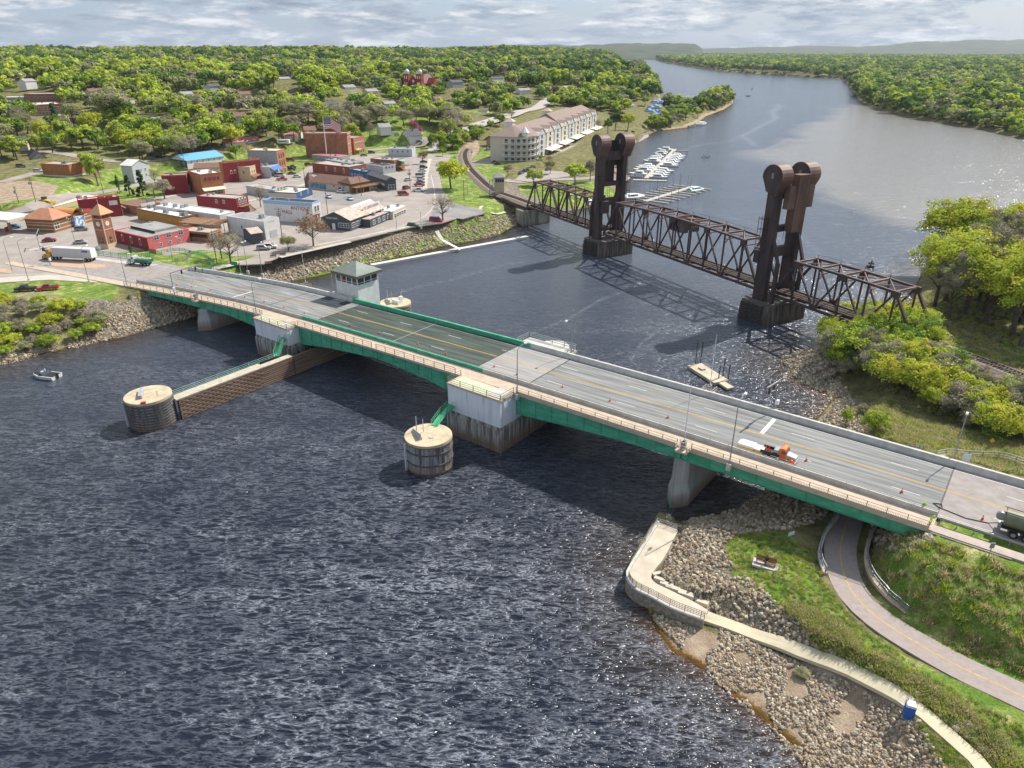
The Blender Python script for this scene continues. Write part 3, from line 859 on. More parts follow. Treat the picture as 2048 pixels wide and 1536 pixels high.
mb.box(XR,XR+3,-11.9,9.0,4.5,zd(0)-.5)
mb.prism([(XR-1.2,-11.4),(XR,-11.4),(XR,8.4),(XR-1.2,8.4)],2,zd(0)-2.3)
mb.prism([(XR,-12.2),(XR+9,-12.2),(XR+9,-11.8),(XR,-11.8)],[5,9,9,5],11.0)
mb.build('abutment',mat('abutment_concrete',(.27,.235,.20),.9,var=.2,vscale=.6),bridge)
mb=MB()
y0=yc(XL)
mb.box(XL-4,XL,y0-11.9,y0+9,2,zd(XL)-.4)
mb.prism([(XL-.4,y0-12.0),(XL,y0-12.0),(XL+9,y0-14.6),(XL+8.6,y0-14.9)],1,[7.4,7.4,3.2,3.2])
mb.build('abutment',M_conc,bridge)
mb=MB()
for k in range(14):mb.box(XL+.2+k*.62,XL+.85+k*.62,y0-16.8-k*.22,y0-14.6-k*.22,1.0,7.0-k*.29)
mb.build('stair',mat('stair_concrete',(.46,.42,.33),.9,var=.15,vscale=1),bridge)
mb=MB()
for k in range(11):mb.beam((XL+9.5+k*.1,y0-15+k*1.6,2.6),(XL+9.5+k*.1,y0-15+k*1.6,3.9),.08)
for hh in(3.9,3.5,3.1):mb.beam((XL+9.5,y0-15,hh),(XL+10.5,y0+1,hh),.06)
mb.build('low_handrail',mat('blue_green_rail',(.10,.30,.30),.5),bridge)
def marks(x0,x1,parent):
 mb=MB()
 for o in(-.16,.10):
  sweep(mb,x0,x1,rect(o,o+.10,.006,.012),1)
 sweep(mb,x0,x1,rect(-7.35,-7.25,.006,.012),0)
 sweep(mb,x0,x1,rect(6.95,7.07,.006,.012),0)
 return mb
mb=marks(XL,XR,bridge)
for x in np.arange(-40.6-15.24*11,XR-3,15.24):
 if-136<x<-84:c=0
 sweep(mb,x,x+3.8,rect(3.52,3.64,.006,.012),0,4)
 sweep(mb,x+1.5,x+5.3,rect(-3.70,-3.58,.006,.012),0,4)
mb.box(-29.6,-28.9,.5,6.8,zd(-29)+.006,zd(-29)+.012,0)
mb.box(-170.0,-169.5,-7.3,-.4,zd(-170)+.01,zd(-170)+.016,0)
mb.build('lane_marking',[M_linew,M_liney],bridge)
mb=MB(); mb.box(-148,-141.5,5.2,7.5,zd(-145)+.004,zd(-145)+.01); mb.box(-140.5,-136.4,4.6,7.4,zd(-138.5)+.004,zd(-138.5)+.01); mb.build('asphalt_patch',mat('dark_patch',(.05,.055,.06),.8,var=.2,vscale=2),bridge)
# control house, on the far side
ch=thing('control_house','white bridge control house with a green hipped metal roof and a band of windows','control house',(*bworld(-141.6,12.6),0),BRZ)
M_roofg=mat('green_metal_roof',(.22,.25,.215),.5,var=.1,vscale=1)
M_wallw=mat('control_house_wall',(.70,.69,.66),.85,var=.10,vscale=.8)
mb=MB(); mb.box(-4.2,4.2,-3.6,3.6,-2,13.9); mb.build('wall',M_wallw,ch)
mb=MB(); mb.box(-3.95,3.95,-3.35,3.35,13.9,15.9); mb.build('window_band',M_glass,ch)
for y in(-3.5,3.5):
 mb=MB(); mb.box(-4.22,4.22,y-.12,y+.12,14.35,14.45)
 for i in range(5):x=-4.1+i*2.05; mb.box(x-.12,x+.12,y-.1,y+.1,13.9,15.9)
 mb.build('window_frame',M_wallw,ch)
for x in(-4.1,4.1):
 mb=MB(); mb.box(x-.12,x+.12,-3.38,3.38,14.35,14.45)
 for i in(1,2):y=-3.45+i*2.3; mb.box(x-.1,x+.1,y-.12,y+.12,13.9,15.9)
 mb.build('window_frame',M_wallw,ch)
mb=MB(); mb.loft([[(-5,-4.4,15.9),(5,-4.4,15.9),(5,4.4,15.9),(-5,4.4,15.9)],[(-5,-4.4,16.6),(5,-4.4,16.6),(5,4.4,16.6),(-5,4.4,16.6)]],1)
mb.loft([[(-5.05,-4.45,16.6),(5.05,-4.45,16.6),(5.05,4.45,16.6),(-5.05,4.45,16.6)],[(-.3,-.05,18.9),(.3,-.05,18.9),(.3,.05,18.9),(-.3,.05,18.9)]],0)
for k in range(1,20):
 x=-5+.5*k; zz=16.6+2.3*(1-abs(x)/5); yy=4.4*abs(x)/5
 mb.beam((x,-4.4,16.66),(x,-yy,zz+.04),.05,.05,0)
for k in range(1,18):
 y=-4.4+.49*k; zz=16.6+2.3*(1-abs(y)/4.4); xx=5*abs(y)/4.4
 mb.beam((5,y,16.66),(xx,y,zz+.04),.05,.05,0)
mb.build('roof',[M_roofg,mat('brown_fascia',(.13,.11,.08),.7)],ch)
mb=MB(); mb.cyl((-.8,0,18.8),(-.8,0,21.0),.05,n=6); mb.build('antenna',M_black,ch)
mb=MB(); mb.box(-1.6,-1.1,-3.72,-3.5,14.6,15.5); mb.build('warning_plate',paint((.7,.05,.04)),ch)
mb=MB(); mb.box(-4.2,4.2,-4.1,-3.6,8.6,9.3); mb.build('planter',M_conc,ch)
mb=MB()
for i in range(14):mb.dome((-3.6+i*.55+random.uniform(-.1,.1),-3.85,9.3),.3,random.uniform(.2,.55),6,2)
mb.dome((-1.7,-3.8,9.4),.6,1.1,7,3)
mb.build('planting',mat('shrub_dark',(.03,.06,.015),.9,var=.5,vscale=5),ch)
# mooring dolphins and the timber fender
M_sheet=streaky_conc('rusty_sheet_pile',(.30,.30,.31),(.09,.08,.075),1.6,(.30,.16,.07))
M_cap=mat('dolphin_cap',(.52,.43,.29),.9,var=.16,vscale=.7)
def dolphin(name,label,x,y,r,top,rings,wood=False,group=None):
 d=thing(name,label,'mooring dolphin',(*bworld(x,y),0),BRZ,group)
 mb=MB(); nseg=48; rs=[]
 for z in(-3,top-.5):
  rs.append([((r+(.09 if i%2 else 0))*math.cos(2*math.pi*i/nseg),(r+(.09 if i%2 else 0))*math.sin(2*math.pi*i/nseg),z) for i in range(nseg)])
 mb.loft(rs); mb.build('pile_wall',M_sheet,d)
 mb=MB()
 for z in rings:mb.cyl((0,0,z-.12),(0,0,z+.12),r+.22,n=40)
 mb.build('waling_ring',mat('dark_waling',(.10,.085,.075),.8,var=.3,vscale=2),d)
 mb=MB(); mb.cyl((0,0,top-.5),(0,0,top),r+.12,n=40); mb.build('cap',M_cap,d)
 mb=MB(); mb.cyl((0,0,top-.62),(0,0,top-.45),r+.2,n=40); mb.build('rim',M_rail,d)
 a=R(-115)
 mb=MB(); cx,cy=(r+.25)*math.cos(a),(r+.25)*math.sin(a)
 mb.beam((cx,cy,-.6),(cx,cy,top-.7),.75,.2); mb.build('gauge_strip',streaky_conc('gauge_strip_paint',(.66,.68,.72),(.5,.52,.55),.4,(.45,.16,.03)),d)
 mb=MB()
 if not wood:
  mb.beam((-3.2,-.6,top+.1),(.3,-2.2,top+.25),.5,.5); mb.beam((-3.2,-.6,top+.2),(.3,-2.2,top+.9),.1,.6)
  mb.cyl((-2.6,-.3,top),(-2.6,-.3,top+3.0),.09,n=6); mb.cyl((-1.4,.2,top),(-1.4,.2,top+2.6),.07,n=6)
  mb.cyl((1.1,-.4,top),(1.1,-.4,top+.1),.45,n=14)
 else:
  mb.beam((-2.5,.2,top+.3),(.9,-1.9,top+.3),.8,.12); mb.beam((-2.5,.2,top+.7),(.9,-1.9,top+.7),.8,.1)
  for k in range(6):mb.beam((-2.5+k*.68,.2-k*.42,top),(-2.5+k*.68,.2-k*.42,top+1.0),.08)
  for k in range(3):mb.beam((1.8+k*.3,.9,top),(1.8+k*.3,.9,top+1.1),.05)
 mb.build('navigation_frame',mat('pale_frame',(.42,.42,.44),.6),d)
 return d
dolphin('mooring_dolphin','round rusty sheet pile dolphin standing alone beside the big stained bridge pier',-79.3,-27.0,4.15,6.2,(4.2,2.0,.3))
d=dolphin('mooring_dolphin','round ringed dolphin at the outer end of the long timber fender wall',-135.4,-49.0,4.3,6.2,(5.2,4.6,4.0,3.4,2.8,2.2,1.6,1.0,.4),True)
mb=MB(); mb.beam((3.0,-2.4,6.1),(3.4,-2.7,6.1),.9,.9); mb.build('red_marker',paint((.65,.03,.03)),d)
d=dolphin('mooring_dolphin','round dolphin behind the bridge beside the white control house',-138.5,22.6,4.2,5.6,(4.2,3.4,2.6,1.8,1.0),False)
mb=MB(); mb.box(-.3,2.2,-.9,-.2,5.6,6.6); mb.box(1.2,1.9,.2,1.3,5.6,7.4); mb.cyl((1.5,.7,7.4),(2.2,.9,9.6),.06,n=6); mb.build('equipment_box',M_white,d)
fw=thing('fender_wall','long slatted timber fender wall running under the bridge from the ringed dolphin','fender',(*bworld(-133.6,-20),0),BRZ)
M_timb=mat('weathered_timber',(.27,.18,.125),.9,var=.4,vscale=1.0,stretch=(1,.1,3))
mb=MB()
for k in range(10):
 z=.1+k*.46
 for(ya,yb) in((-25.0,3.0),(3.3,41)):mb.box(1.7,1.98,ya,yb,z,z+.27)
mb.build('rail_planks',M_timb,fw)
mb=MB()
for k in range(24):
 y=-24+k*2.75
 mb.cyl((1.45,y,-3),(1.45,y,4.4),.24,n=8); mb.cyl((-.2,y,-3),(-.2,y,4.4),.24,n=8)
mb.build('piles',mat('dark_pile',(.05,.04,.035),.9,var=.3,vscale=2),fw,smooth=False)
mb=MB(); mb.box(1.25,1.68,-25,41,.0,4.5); mb.build('backing',mat('dark_backing',(.045,.036,.03),.9),fw)
mb=MB()
rr_=random.Random(4)
for k in range(9):
 for j in range(26):
  if(k+j)%2==0 and(-25+j*.85)<-6:
   y=-24.4+j*.85
   mb.box(1.98,2.06,y,y+.5,.42+k*.46,.5+k*.46)
mb.build('spacer_blocks',M_timb,fw)
mb=MB(); mb.box(-.7,2.0,-25.4,-4.5,4.5,4.72); mb.box(.2,2.0,-4.5,3,4.5,4.64); mb.build('walkway',mat('fender_cap',(.47,.42,.33),.9,var=.15,vscale=1),fw)
mb=MB()
for k in range(11):mb.beam((-.5,-25+k*2.6,4.6),(-.5,-25+k*2.6,5.75),.07)
for hh in(5.75,5.35,5.0):mb.beam((-.5,-25,hh),(-.5,1.2,hh),.055)
mb.beam((-.5,-25,5.75),(-1.9,-27.5,7.0),.055); mb.beam((-1.9,-27.5,7.0),(-1.9,-30,7.2),.055)
mb.build('handrail',mat('pale_teal_rail',(.28,.50,.42),.5),fw)
def stair(name,label,p0,p1,p2,w=1.3):
 """green steel stair: platform at p0, flight down to p1, walkway on to p2 (bridge-local points)"""
 o=thing(name,label,'stair',(*bworld(*p1[:2]),0),BRZ)
 q0,q1,q2=[Vector((p[0]-p1[0],p[1]-p1[1],p[2])) for p in(p0,p1,p2)]
 d=(q1-q0); s=Vector((d.y,-d.x,0)).normalized()*(w/2)
 mb=MB(); n=12
 for k in range(n):
  c=q0+d*((k+.5)/n); mb.beam(c-s,c+s,.3,.05)
 for sg in(-1,1):mb.beam(q0+s*sg-Vector((0,0,.15)),q1+s*sg-Vector((0,0,.15)),.08,.3)
 mb.build('flight',M_green_l,o)
 mb=MB(); mb.beam(q1,q2,w,.12); mb.build('walkway',M_green_l,o); mb=MB(); pl=q0+Vector((0,1.5,0)); mb.beam(q0-Vector((.2,0,0)),pl,w+.3,.12)
 mb.build('landing',M_green_l,o)
 mb=MB(); up=Vector((0,0,1.05))
 for sg in(-1,1):
  for a,b_ in((q0,q1),(q1,q2)):
   for f in(1.0,.55):mb.beam(a+s*sg+up*f,b_+s*sg+up*f,.06)
   for k in range(4):
    c=a+(b_-a)*(k/3)+s*sg; mb.beam(c,c+up,.06)
 mb.build('handrail',mat('bright_green_rail',(.08,.38,.20),.5),o)
stair('access_stair','green steel stair from the machine room down to the lone dolphin',(-83.3,-16.6,6.4),(-82.6,-19.2,4.4+1.9),(-80.6,-24.0,6.25))
stair('access_stair','green steel stair from the bridge pier down to the timber fender walkway',(-137.6,-15.0,6.9),(-135.6,-18.4,4.7),(-134.4,-19.4,4.7))
# lamps, gates, signals on the bridge
def street_lamp(label,x,y,h,side=1,group='street lamps along the road bridge',wxy=None,z=None,arm=2.2,rz=BRZ,name='street_lamp'):
 w_=bworld(x,y) if wxy is None else wxy
 z=zd(x) if z is None else z
 o=thing(name,label,'street lamp',(*w_,z),rz,group)
 mb=MB(); mb.cyl((0,0,-.6),(0,0,h-.6),.11,.07,8); mb.build('pole',M_galv,o)
 mb=MB(); mb.box(-.35,.35,-.35,.35,-1.0,.12); mb.build('base',M_conc_l,o)
 mb=MB(); pts=[Vector((0,0,h-.7)),Vector((0,side*.3,h-.25)),Vector((0,side*1.0,h+.05)),Vector((0,side*arm,h+.15))]
 for a,b_ in zip(pts[:-1],pts[1:]):mb.beam(a,b_,.08)
 mb.build('arm',M_galv,o)
 mb=MB(); mb.loft([[(-.16,side*(arm-.1),h+.1),(.16,side*(arm-.1),h+.1),(.16,side*(arm-.1),h+.25),(-.16,side*(arm-.1),h+.25)],[(-.2,side*(arm+.6),h+.02),(.2,side*(arm+.6),h+.02),(.13,side*(arm+.6),h+.28),(-.13,side*(arm+.6),h+.28)]])
 mb.build('lamp_head',M_white,o)
 return o
street_lamp('street lamp on the near sidewalk beside the big stained pier',-70.6,-12.0,9.3)
street_lamp('street lamp at the far parapet terrace of the bascule span',-72.6,9.6,8.2,-1)
street_lamp('street lamp on the near sidewalk beside the pier of the timber fender',-151.6,-12.0,8.3)
street_lamp('street lamp on the near sidewalk beside the orange truck',-29.8,-12.1,11.0)
street_lamp('street lamp behind the far barrier over the river bank at the end of the bridge',-2.6,9.8,8.6,-1,arm=.7)
street_lamp('street lamp between the town end abutment and the signal mast',-206,-17.3,8.8,1)
street_lamp('street lamp on the far walkway beside the control house',-150.0,11.0,7.5,1,arm=1.6)
street_lamp('street lamp on the far side just below the green curved ramp',-189,8.5,9.0,1,arm=1.8)
def barrier_gate(label,x,y,s):
 o=thing('barrier_gate',label,'barrier gate',(*bworld(x,y),zd(x)),BRZ,'raised barrier gates at the bascule span')
 mb=MB(); mb.box(-1.0,1.0,-1.0,1.0,-.3,0); mb.build('platform',M_walk,o)
 mb=MB(); mb.box(-.35,.35,-.35,.35,0,1.5); mb.box(-.2,.2,-.7,.7,1.0,1.5); mb.build('gate_housing',M_galv,o)
 mb=MB()
 for k in range(14):mb.beam((.05,0,1.4+k*.72),(.05,0,1.4+(k+1)*.72),.12-k*.004,mi=k%2)
 mb.build('gate_arm',[M_white,mat('grey_stripe',(.55,.5,.5),.6)],o)
 mb=MB()
 for a,b_ in(((-1,-1),(1,-1)),((1,-1),(1,1)),((-1,-1),(-1,1))):
  for hh in(1.1,.6):mb.beam((*a,hh),(*b_,hh),.07)
  for p in(a,b_):mb.beam((*p,0),(*p,1.1),.09)
 mb.build('guard_rail',M_tanrail,o)
 return o
barrier_gate('raised barrier gate on the near sidewalk behind the orange truck',-37.4,-12.2,1)
barrier_gate('raised striped barrier gate on the near sidewalk at the town end',-176.2,yc(-176)-12.2,1)
barrier_gate('raised barrier gate beyond the far barrier at the town end',-160,9.8,1)
barrier_gate('raised barrier gate beyond the far barrier near the wooden raft',-42.5,9.9,1)
def signal_mast(label,x,y,z,h,arm,sg,rz=BRZ,wxy=None,group='traffic signal masts'):
 w_=bworld(x,y) if wxy is None else wxy
 o=thing('signal_mast',label,'traffic light',(*w_,z),rz,group)
 mb=MB(); mb.cyl((0,0,-.8),(0,0,h),.14,.1,8); mb.build('pole',M_galv,o)
 mb=MB(); mb.beam((0,0,h-.15),(-.4,sg*arm,h+.35),.22); mb.build('mast_arm',M_galv,o)
 for k,f in enumerate((.35,.78)):
  mb=MB(); cy=sg*arm*f; cz=h-.15
  mb.box(-.65+.2,-.35+.2,cy-.2,cy+.2,cz-1.0,cz+.05)
  hd=mb.build('signal_head',mat('signal_black',(.03,.03,.025),.5),o)
  mb=MB()
  for q,c in enumerate(range(3)):mb.cyl((-.5,cy,cz-.2-q*.3),(-.43,cy,cz-.2-q*.3),.1,n=8)
  mb.build('lens',mat('signal_lens',(.25,.05,.03),.3),hd)
 mb=MB(); mb.box(-.1,.5,-.3,.3,h*.25,h*.25+.8); mb.build('control_box',M_white,o)
 return o
signal_mast('traffic signal mast standing behind the far barrier over the bridge',-30.2,9.6,zd(-30),6.2,5.4,-1)
signal_mast('traffic signal mast reaching over the road at the town end of the bridge',-185.0,yc(-185)-12.2,zd(-185),6.4,9.5,1)
def cone(label,x,y):
 o=thing('traffic_cone',label,'traffic cone',(*bworld(x,y),zd(x)),BRZ+random.uniform(-1,1),'orange cones along the closed lane of the bridge')
 mb=MB(); mb.box(-.2,.2,-.2,.2,0,.05); mb.build('base',M_black if random.random()<.4 else paint((.75,.1,.03)),o)
 mb=MB(); mb.cyl((0,0,.05),(0,0,.75),.17,.04,10); mb.build('body',paint((.85,.09,.03)),o)
 mb=MB(); mb.cyl((0,0,.38),(0,0,.55),.118,.085,10); mb.build('reflective_band',M_white,o)
for x,y,l in[(3.0,-4.9,'traffic cone between the tanker and the two workers'),(-7.1,-4.4,'traffic cone on the bridge just before the end joint and the workers'),(-20.7,-3.9,'traffic cone just in front of the orange truck'),(-44.1,-3.9,'traffic cone behind the white attenuator of the orange truck'),(-55.4,-4.2,'traffic cone halfway between the orange truck and the lone dolphin stair'),(-65.5,-4.5,'traffic cone past the lamp at the big pier, on asphalt'),(-75.9,-5.0,'traffic cone on the pale concrete beside the big pier lamp'),(-81.9,-4.6,'traffic cone on the pale concrete close to the green grating'),(-94.5,-5.1,'traffic cone first on the green grating from the big pier'),(-103.2,-4.5,'traffic cone on the grating just before the middle joint'),(-115.2,-4.7,'traffic cone on the grating just past the middle joint'),(-125.0,-4.9,'traffic cone on the grating nearest the town'),(-134.6,-5.2,'traffic cone at the town end of the grating'),(-141.5,-5.1,'traffic cone in front of the control house, on grey asphalt'),(-150,-4.9,'traffic cone beside the lamp at the fender pier'),(-158.5,-4.8,'traffic cone second from the fender pier lamp towards town'),(-167,-5.0,'traffic cone beside the white stop line at the town end'),(-181,-6.4,'traffic cone beside the foot of the striped barrier gate'),(-188.5,-7.6,'traffic cone beside the signal mast at the town end'),(-194,-9,'traffic cone second from the town abutment'),(-199.5,-10,'traffic cone at the town abutment')]:
 cone(l,x,y)
 # land roads at both ends
def ribbon(name,pts,w,m,dz=.06,step=3.0,conform=True,nx=4,thick=.0,edge=0):
 """road strip along world points (x, y[, z])"""
 P=[Vector((p[0],p[1])) for p in pts]
 zs=[p[2] if len(p)>2 else None for p in pts]
 S=[]
 for k in range(len(P)-1):
  n=max(1,int((P[k+1]-P[k]).length/step))
  for i in range(n):
   f=i/n
   p0=P[max(0,k-1)]; p1=P[k]; p2=P[k+1]; p3=P[min(len(P)-1,k+2)]
   q=.5*((2*p1)+(-p0+p2)*f+(2*p0-5*p1+4*p2-p3)*f*f+(-p0+3*p1-3*p2+p3)*f**3)
   zz=None if zs[k] is None else zs[k]*(1-f)+zs[k+1]*f
   S.append((q,zz))
 S.append((P[-1],zs[-1]))
 V=[]; rows=[]
 for i,(q,zz) in enumerate(S):
  a=S[max(0,i-1)][0]; b_=S[min(len(S)-1,i+1)][0]
  t=(b_-a).normalized(); n_=Vector((-t.y,t.x))
  ww=w(i/(len(S)-1)) if callable(w) else w
  for j in range(nx+1):
   o=(j/nx-.5)*ww
   V.append((q.x+n_.x*o,q.y+n_.y*o,zz))
 X=np.array([v[0] for v in V]); Y=np.array([v[1] for v in V])
 G0=ground_arr(X,Y)
 if conform:
  g_=G0.reshape(-1,nx+1).max(1,keepdims=True)*.6+G0.reshape(-1,nx+1)*.4
  G0=np.maximum(G0,g_.ravel())
 Z=np.array([(G0[i] if v[2] is None else v[2]) for i,v in enumerate(V)])+dz
 mb=MB()
 m_=nx+1
 vs=[(X[i],Y[i],Z[i]) for i in range(len(X))]
 fs=[]
 for i in range(len(S)-1):
  for j in range(nx):
   fs.append((i*m_+j,i*m_+j+1,(i+1)*m_+j+1,(i+1)*m_+j))
 mb.add(vs,fs)
 if thick:
  lo=[(x,y,z-thick) for x,y,z in vs]; o=len(vs)
  mb.v.extend(lo)
  for i in range(len(S)-1):
   for j in(0,nx):
    a,b_=i*m_+j,(i+1)*m_+j
    mb.f.append((a,b_,b_+o,a+o)); mb.m.append(0)
  for i in(0,len(S)-1):
   for j in range(nx):
    a=i*m_+j; mb.f.append((a,a+1,a+1+o,a+o)); mb.m.append(0)
 ob=mb.build(name,m)
 tag(ob,kind='structure')
 return ob
def px(pts,z=None):
 out=[]
 for p in pts:
  if z is None:
   a=at(p[0],p[1]); out.append(a[:2])
  else:
   out.append(gpt(p[0],p[1],z if len(p)<3 else p[2]))
 return out
def sheet(name,pts,z,m,dz,parent=None,soft=False):
 P=[gpt(x,y,z) for x,y in pts]
 mb=MB(); mb.prism(P,z-.3,z+dz)
 ob=mb.build(name,m,parent)
 if parent is None:tag(ob,kind='structure')
 return ob
M_lroad=mat('approach_asphalt',(.30,.265,.245),.9,var=.14,vscale=.6,bump=.1,bscale=20)
mb=MB(); sweep(mb,XR,90,rect(NB-.3,9.3,-.3,0)); o=mb.build('road',M_lroad); o.location=(*BO,0); o.rotation_euler=(0,0,BRZ); tag(o,kind='structure')
mb=MB(); sweep(mb,-264,XL,lambda x:[(-9.2+(x+207)*.03,-.3),(9.6-(x+207)*.06,-.3),(9.6-(x+207)*.06,-.005),(-9.2+(x+207)*.03,-.005)]); o=mb.build('road',M_lroad); o.location=(*BO,0); o.rotation_euler=(0,0,BRZ); tag(o,kind='structure')
mb=marks(-240,XL,None); o=mb.build('road_markings',[M_linew,M_liney]); o.location=(*BO,0); o.rotation_euler=(0,0,BRZ); tag(o,kind='structure')
mb=MB(); sweep(mb,-262,XL,rect(-12.2,-9.4,-.4,.1)); o=mb.build('sidewalk',M_walk); o.location=(*BO,0); o.rotation_euler=(0,0,BRZ); tag(o,kind='structure')
mb=marks(XR,90,None)
for x in np.arange(-40.6+15.24*3,80,15.24):
 sweep(mb,x,x+3.8,rect(3.52,3.64,.006,.012),0,4); sweep(mb,x-1,x+2.8,rect(-3.70,-3.58,.006,.012),0,4)
o=mb.build('road_markings',[M_linew,M_liney]); o.location=(*BO,0); o.rotation_euler=(0,0,BRZ); tag(o,kind='structure')
mb=MB(); sweep(mb,XR,90,rect(-11.9,-10.2,-.3,.02)); o=mb.build('sidewalk',mat('pinkish_walk',(.44,.36,.31),.9,var=.1,vscale=1)); o.location=(*BO,0); o.rotation_euler=(0,0,BRZ); tag(o,kind='structure')
def roadside(name,label,cat,x0,x1,off,rails,m,step=2.0,h=.75,pw=.12):
 o=thing(name,label,cat,(*bworld(x0,off),zd(x0)),BRZ)
 mb=MB()
 for x in stations(x0,x1,step):mb.beam((x-x0,0,-.3),(x-x0,0,h),pw)
 mb.build('posts',m,o)
 mb=MB()
 for hh,w in rails:mb.beam((0,-.1,hh),(x1-x0,-.1,hh),.06,w)
 mb.build('rail',M_galv,o)
roadside('guard_rail','steel guard rail between the tanker and the sidewalk at the end of the bridge','guard rail',-1.5,60,-8.9,((.6,.3),),M_galv)
roadside('guard_rail','guard rail on short wooden posts beyond the end of the far concrete barrier','guard rail',14,60,8.9,((.6,.3),),mat('post_wood',(.2,.15,.1),.9),1.2,.8,.2)
o=thing('concrete_barrier','tapering concrete barrier continuing the far side of the bridge onto land','barrier',(*bworld(-2,8.2),11.1),BRZ)
mb=MB(); mb.loft([[(0,-.45,-.3),(0,.35,-.3),(0,.3,1.05),(0,-.15,1.05)],[(15,-.45,-.3),(15,.35,-.3),(15,.3,.95),(15,-.15,.95)],[(17.5,-.45,-.3),(17.5,.35,-.3),(17.5,.3,.35),(17.5,-.15,.35)]]); mb.build('wall',M_conc_l,o)
# RAILWAY LIFT BRIDGE
M_rust=mat('rusty_dark_steel',(.034,.025,.028),.7,col2=(.10,.058,.05),vscale=.35,stretch=(1,1,.25))
M_rust2=mat('rusty_brown_drum',(.10,.05,.04),.6,col2=(.21,.115,.085),vscale=.3,stretch=(1,1,.4))
M_rustp=mat('light_rust',(.24,.145,.115),.8,var=.2,vscale=.5)
rb=thing('railway_bridge','dark rusty steel railway truss bridge with two lift towers over the river','railway bridge',(*RO,0),RRZ)
RW=7.6
def truss_span(s0,s1,nodes,zt,zb=8.0,endl=True,endr=True,peak=0.0,first_top=True):
 """one through-truss span: two side frames, top bracing, floor"""
 n=nodes; st=[s0+(s1-s0)*k/n for k in range(n+1)]
 def top(k):
  f=k/n; return zt+peak*(1-(2*f-1)**2)
 for y in(0,RW):
  mb=MB()
  mb.beam((s0,y,zb),(s1,y,zb),.55,.8)
  for k in range(1,n-1):mb.beam((st[k],y,top(k)),(st[k+1],y,top(k+1)),.6,.55)
  mb.beam((s0,y,zb),(st[1],y,top(1)),.6,.6)
  mb.beam((s1,y,zb),(st[n-1],y,top(n-1)),.6,.6)
  for k in range(1,n):
   mb.beam((st[k],y,zb),(st[k],y,top(k)),.36,.36)
   istop=(k%2==1) if first_top else(k%2==0)
   if k<n-1:
    if istop:mb.beam((st[k],y,top(k)),(st[k+1],y,zb),.42,.38)
    else:mb.beam((st[k],y,zb),(st[k+1],y,top(k+1)),.42,.38)
   z_=top(k) if istop else zb
   sg=-1 if istop else 1
   mb.prism([(st[k]-1.0,y-.33),(st[k]+1.0,y-.33),(st[k]+1.0,y+.33),(st[k]-1.0,y+.33)],z_+(sg*1.3 if sg<0 else-.3),z_+(.3 if sg<0 else 1.3))
  mb.build('side_truss',M_rust,rb)
 mb=MB()
 for k in range(1,n):
  mb.beam((st[k],0,top(k)+.1),(st[k],RW,top(k)+.1),.42,.5)
  mb.beam((st[k],0,top(k)-1.6),(st[k],RW,top(k)-1.6),.22,.22)
  mb.beam((st[k],0,top(k)-3.0),(st[k],1.8,top(k)-1.6),.2,.2); mb.beam((st[k],RW,top(k)-3.0),(st[k],RW-1.8,top(k)-1.6),.2,.2)
  if k<n-1:
   mb.beam((st[k],0,top(k)),(st[k+1],RW,top(k+1)),.2,.2); mb.beam((st[k],RW,top(k)),(st[k+1],0,top(k+1)),.2,.2)
 mb.build('top_bracing',M_rustp,rb)
 mb=MB()
 for k in range(1,n):mb.beam((st[k],RW,top(k)),(st[k],RW,top(k)+1.1),.1)
 for k in range(1,n-1):mb.beam((st[k],RW,top(k)+1.05),(st[k+1],RW,top(k+1)+1.05),.06)
 mb.build('catwalk_rail',M_rust,rb)
 mb=MB()
 for k in range(n+1):mb.beam((st[k],0,zb-.1),(st[k],RW,zb-.1),.5,.8)
 for y in(RW/2-1.1,RW/2+1.1):mb.beam((s0,y,zb+.1),(s1,y,zb+.1),.4,.6)
 mb.build('floor_beam',M_rust,rb)
 mb=MB()
 x=s0
 while x<s1:mb.box(x-.14,x+.14,RW/2-1.9,RW/2+1.9,zb+.4,zb+.65); x+=.62
 mb.build('ties',mat('old_ties',(.13,.10,.08),.95,var=.4,vscale=2),rb)
 for y in(RW/2-.72,RW/2+.72):
  mb=MB(); mb.box(s0,s1,y-.08,y+.08,zb+.65,zb+.8); mb.build('rail',mat('rail_steel',(.16,.11,.09),.5),rb)
truss_span(-92.0,-41.5,8,18.8,first_top=True,peak=.4)
truss_span(-35.8,40.0-1.2,10,19.8,peak=1.0)
truss_span(43.5,86.0,6,18.2,peak=.5)
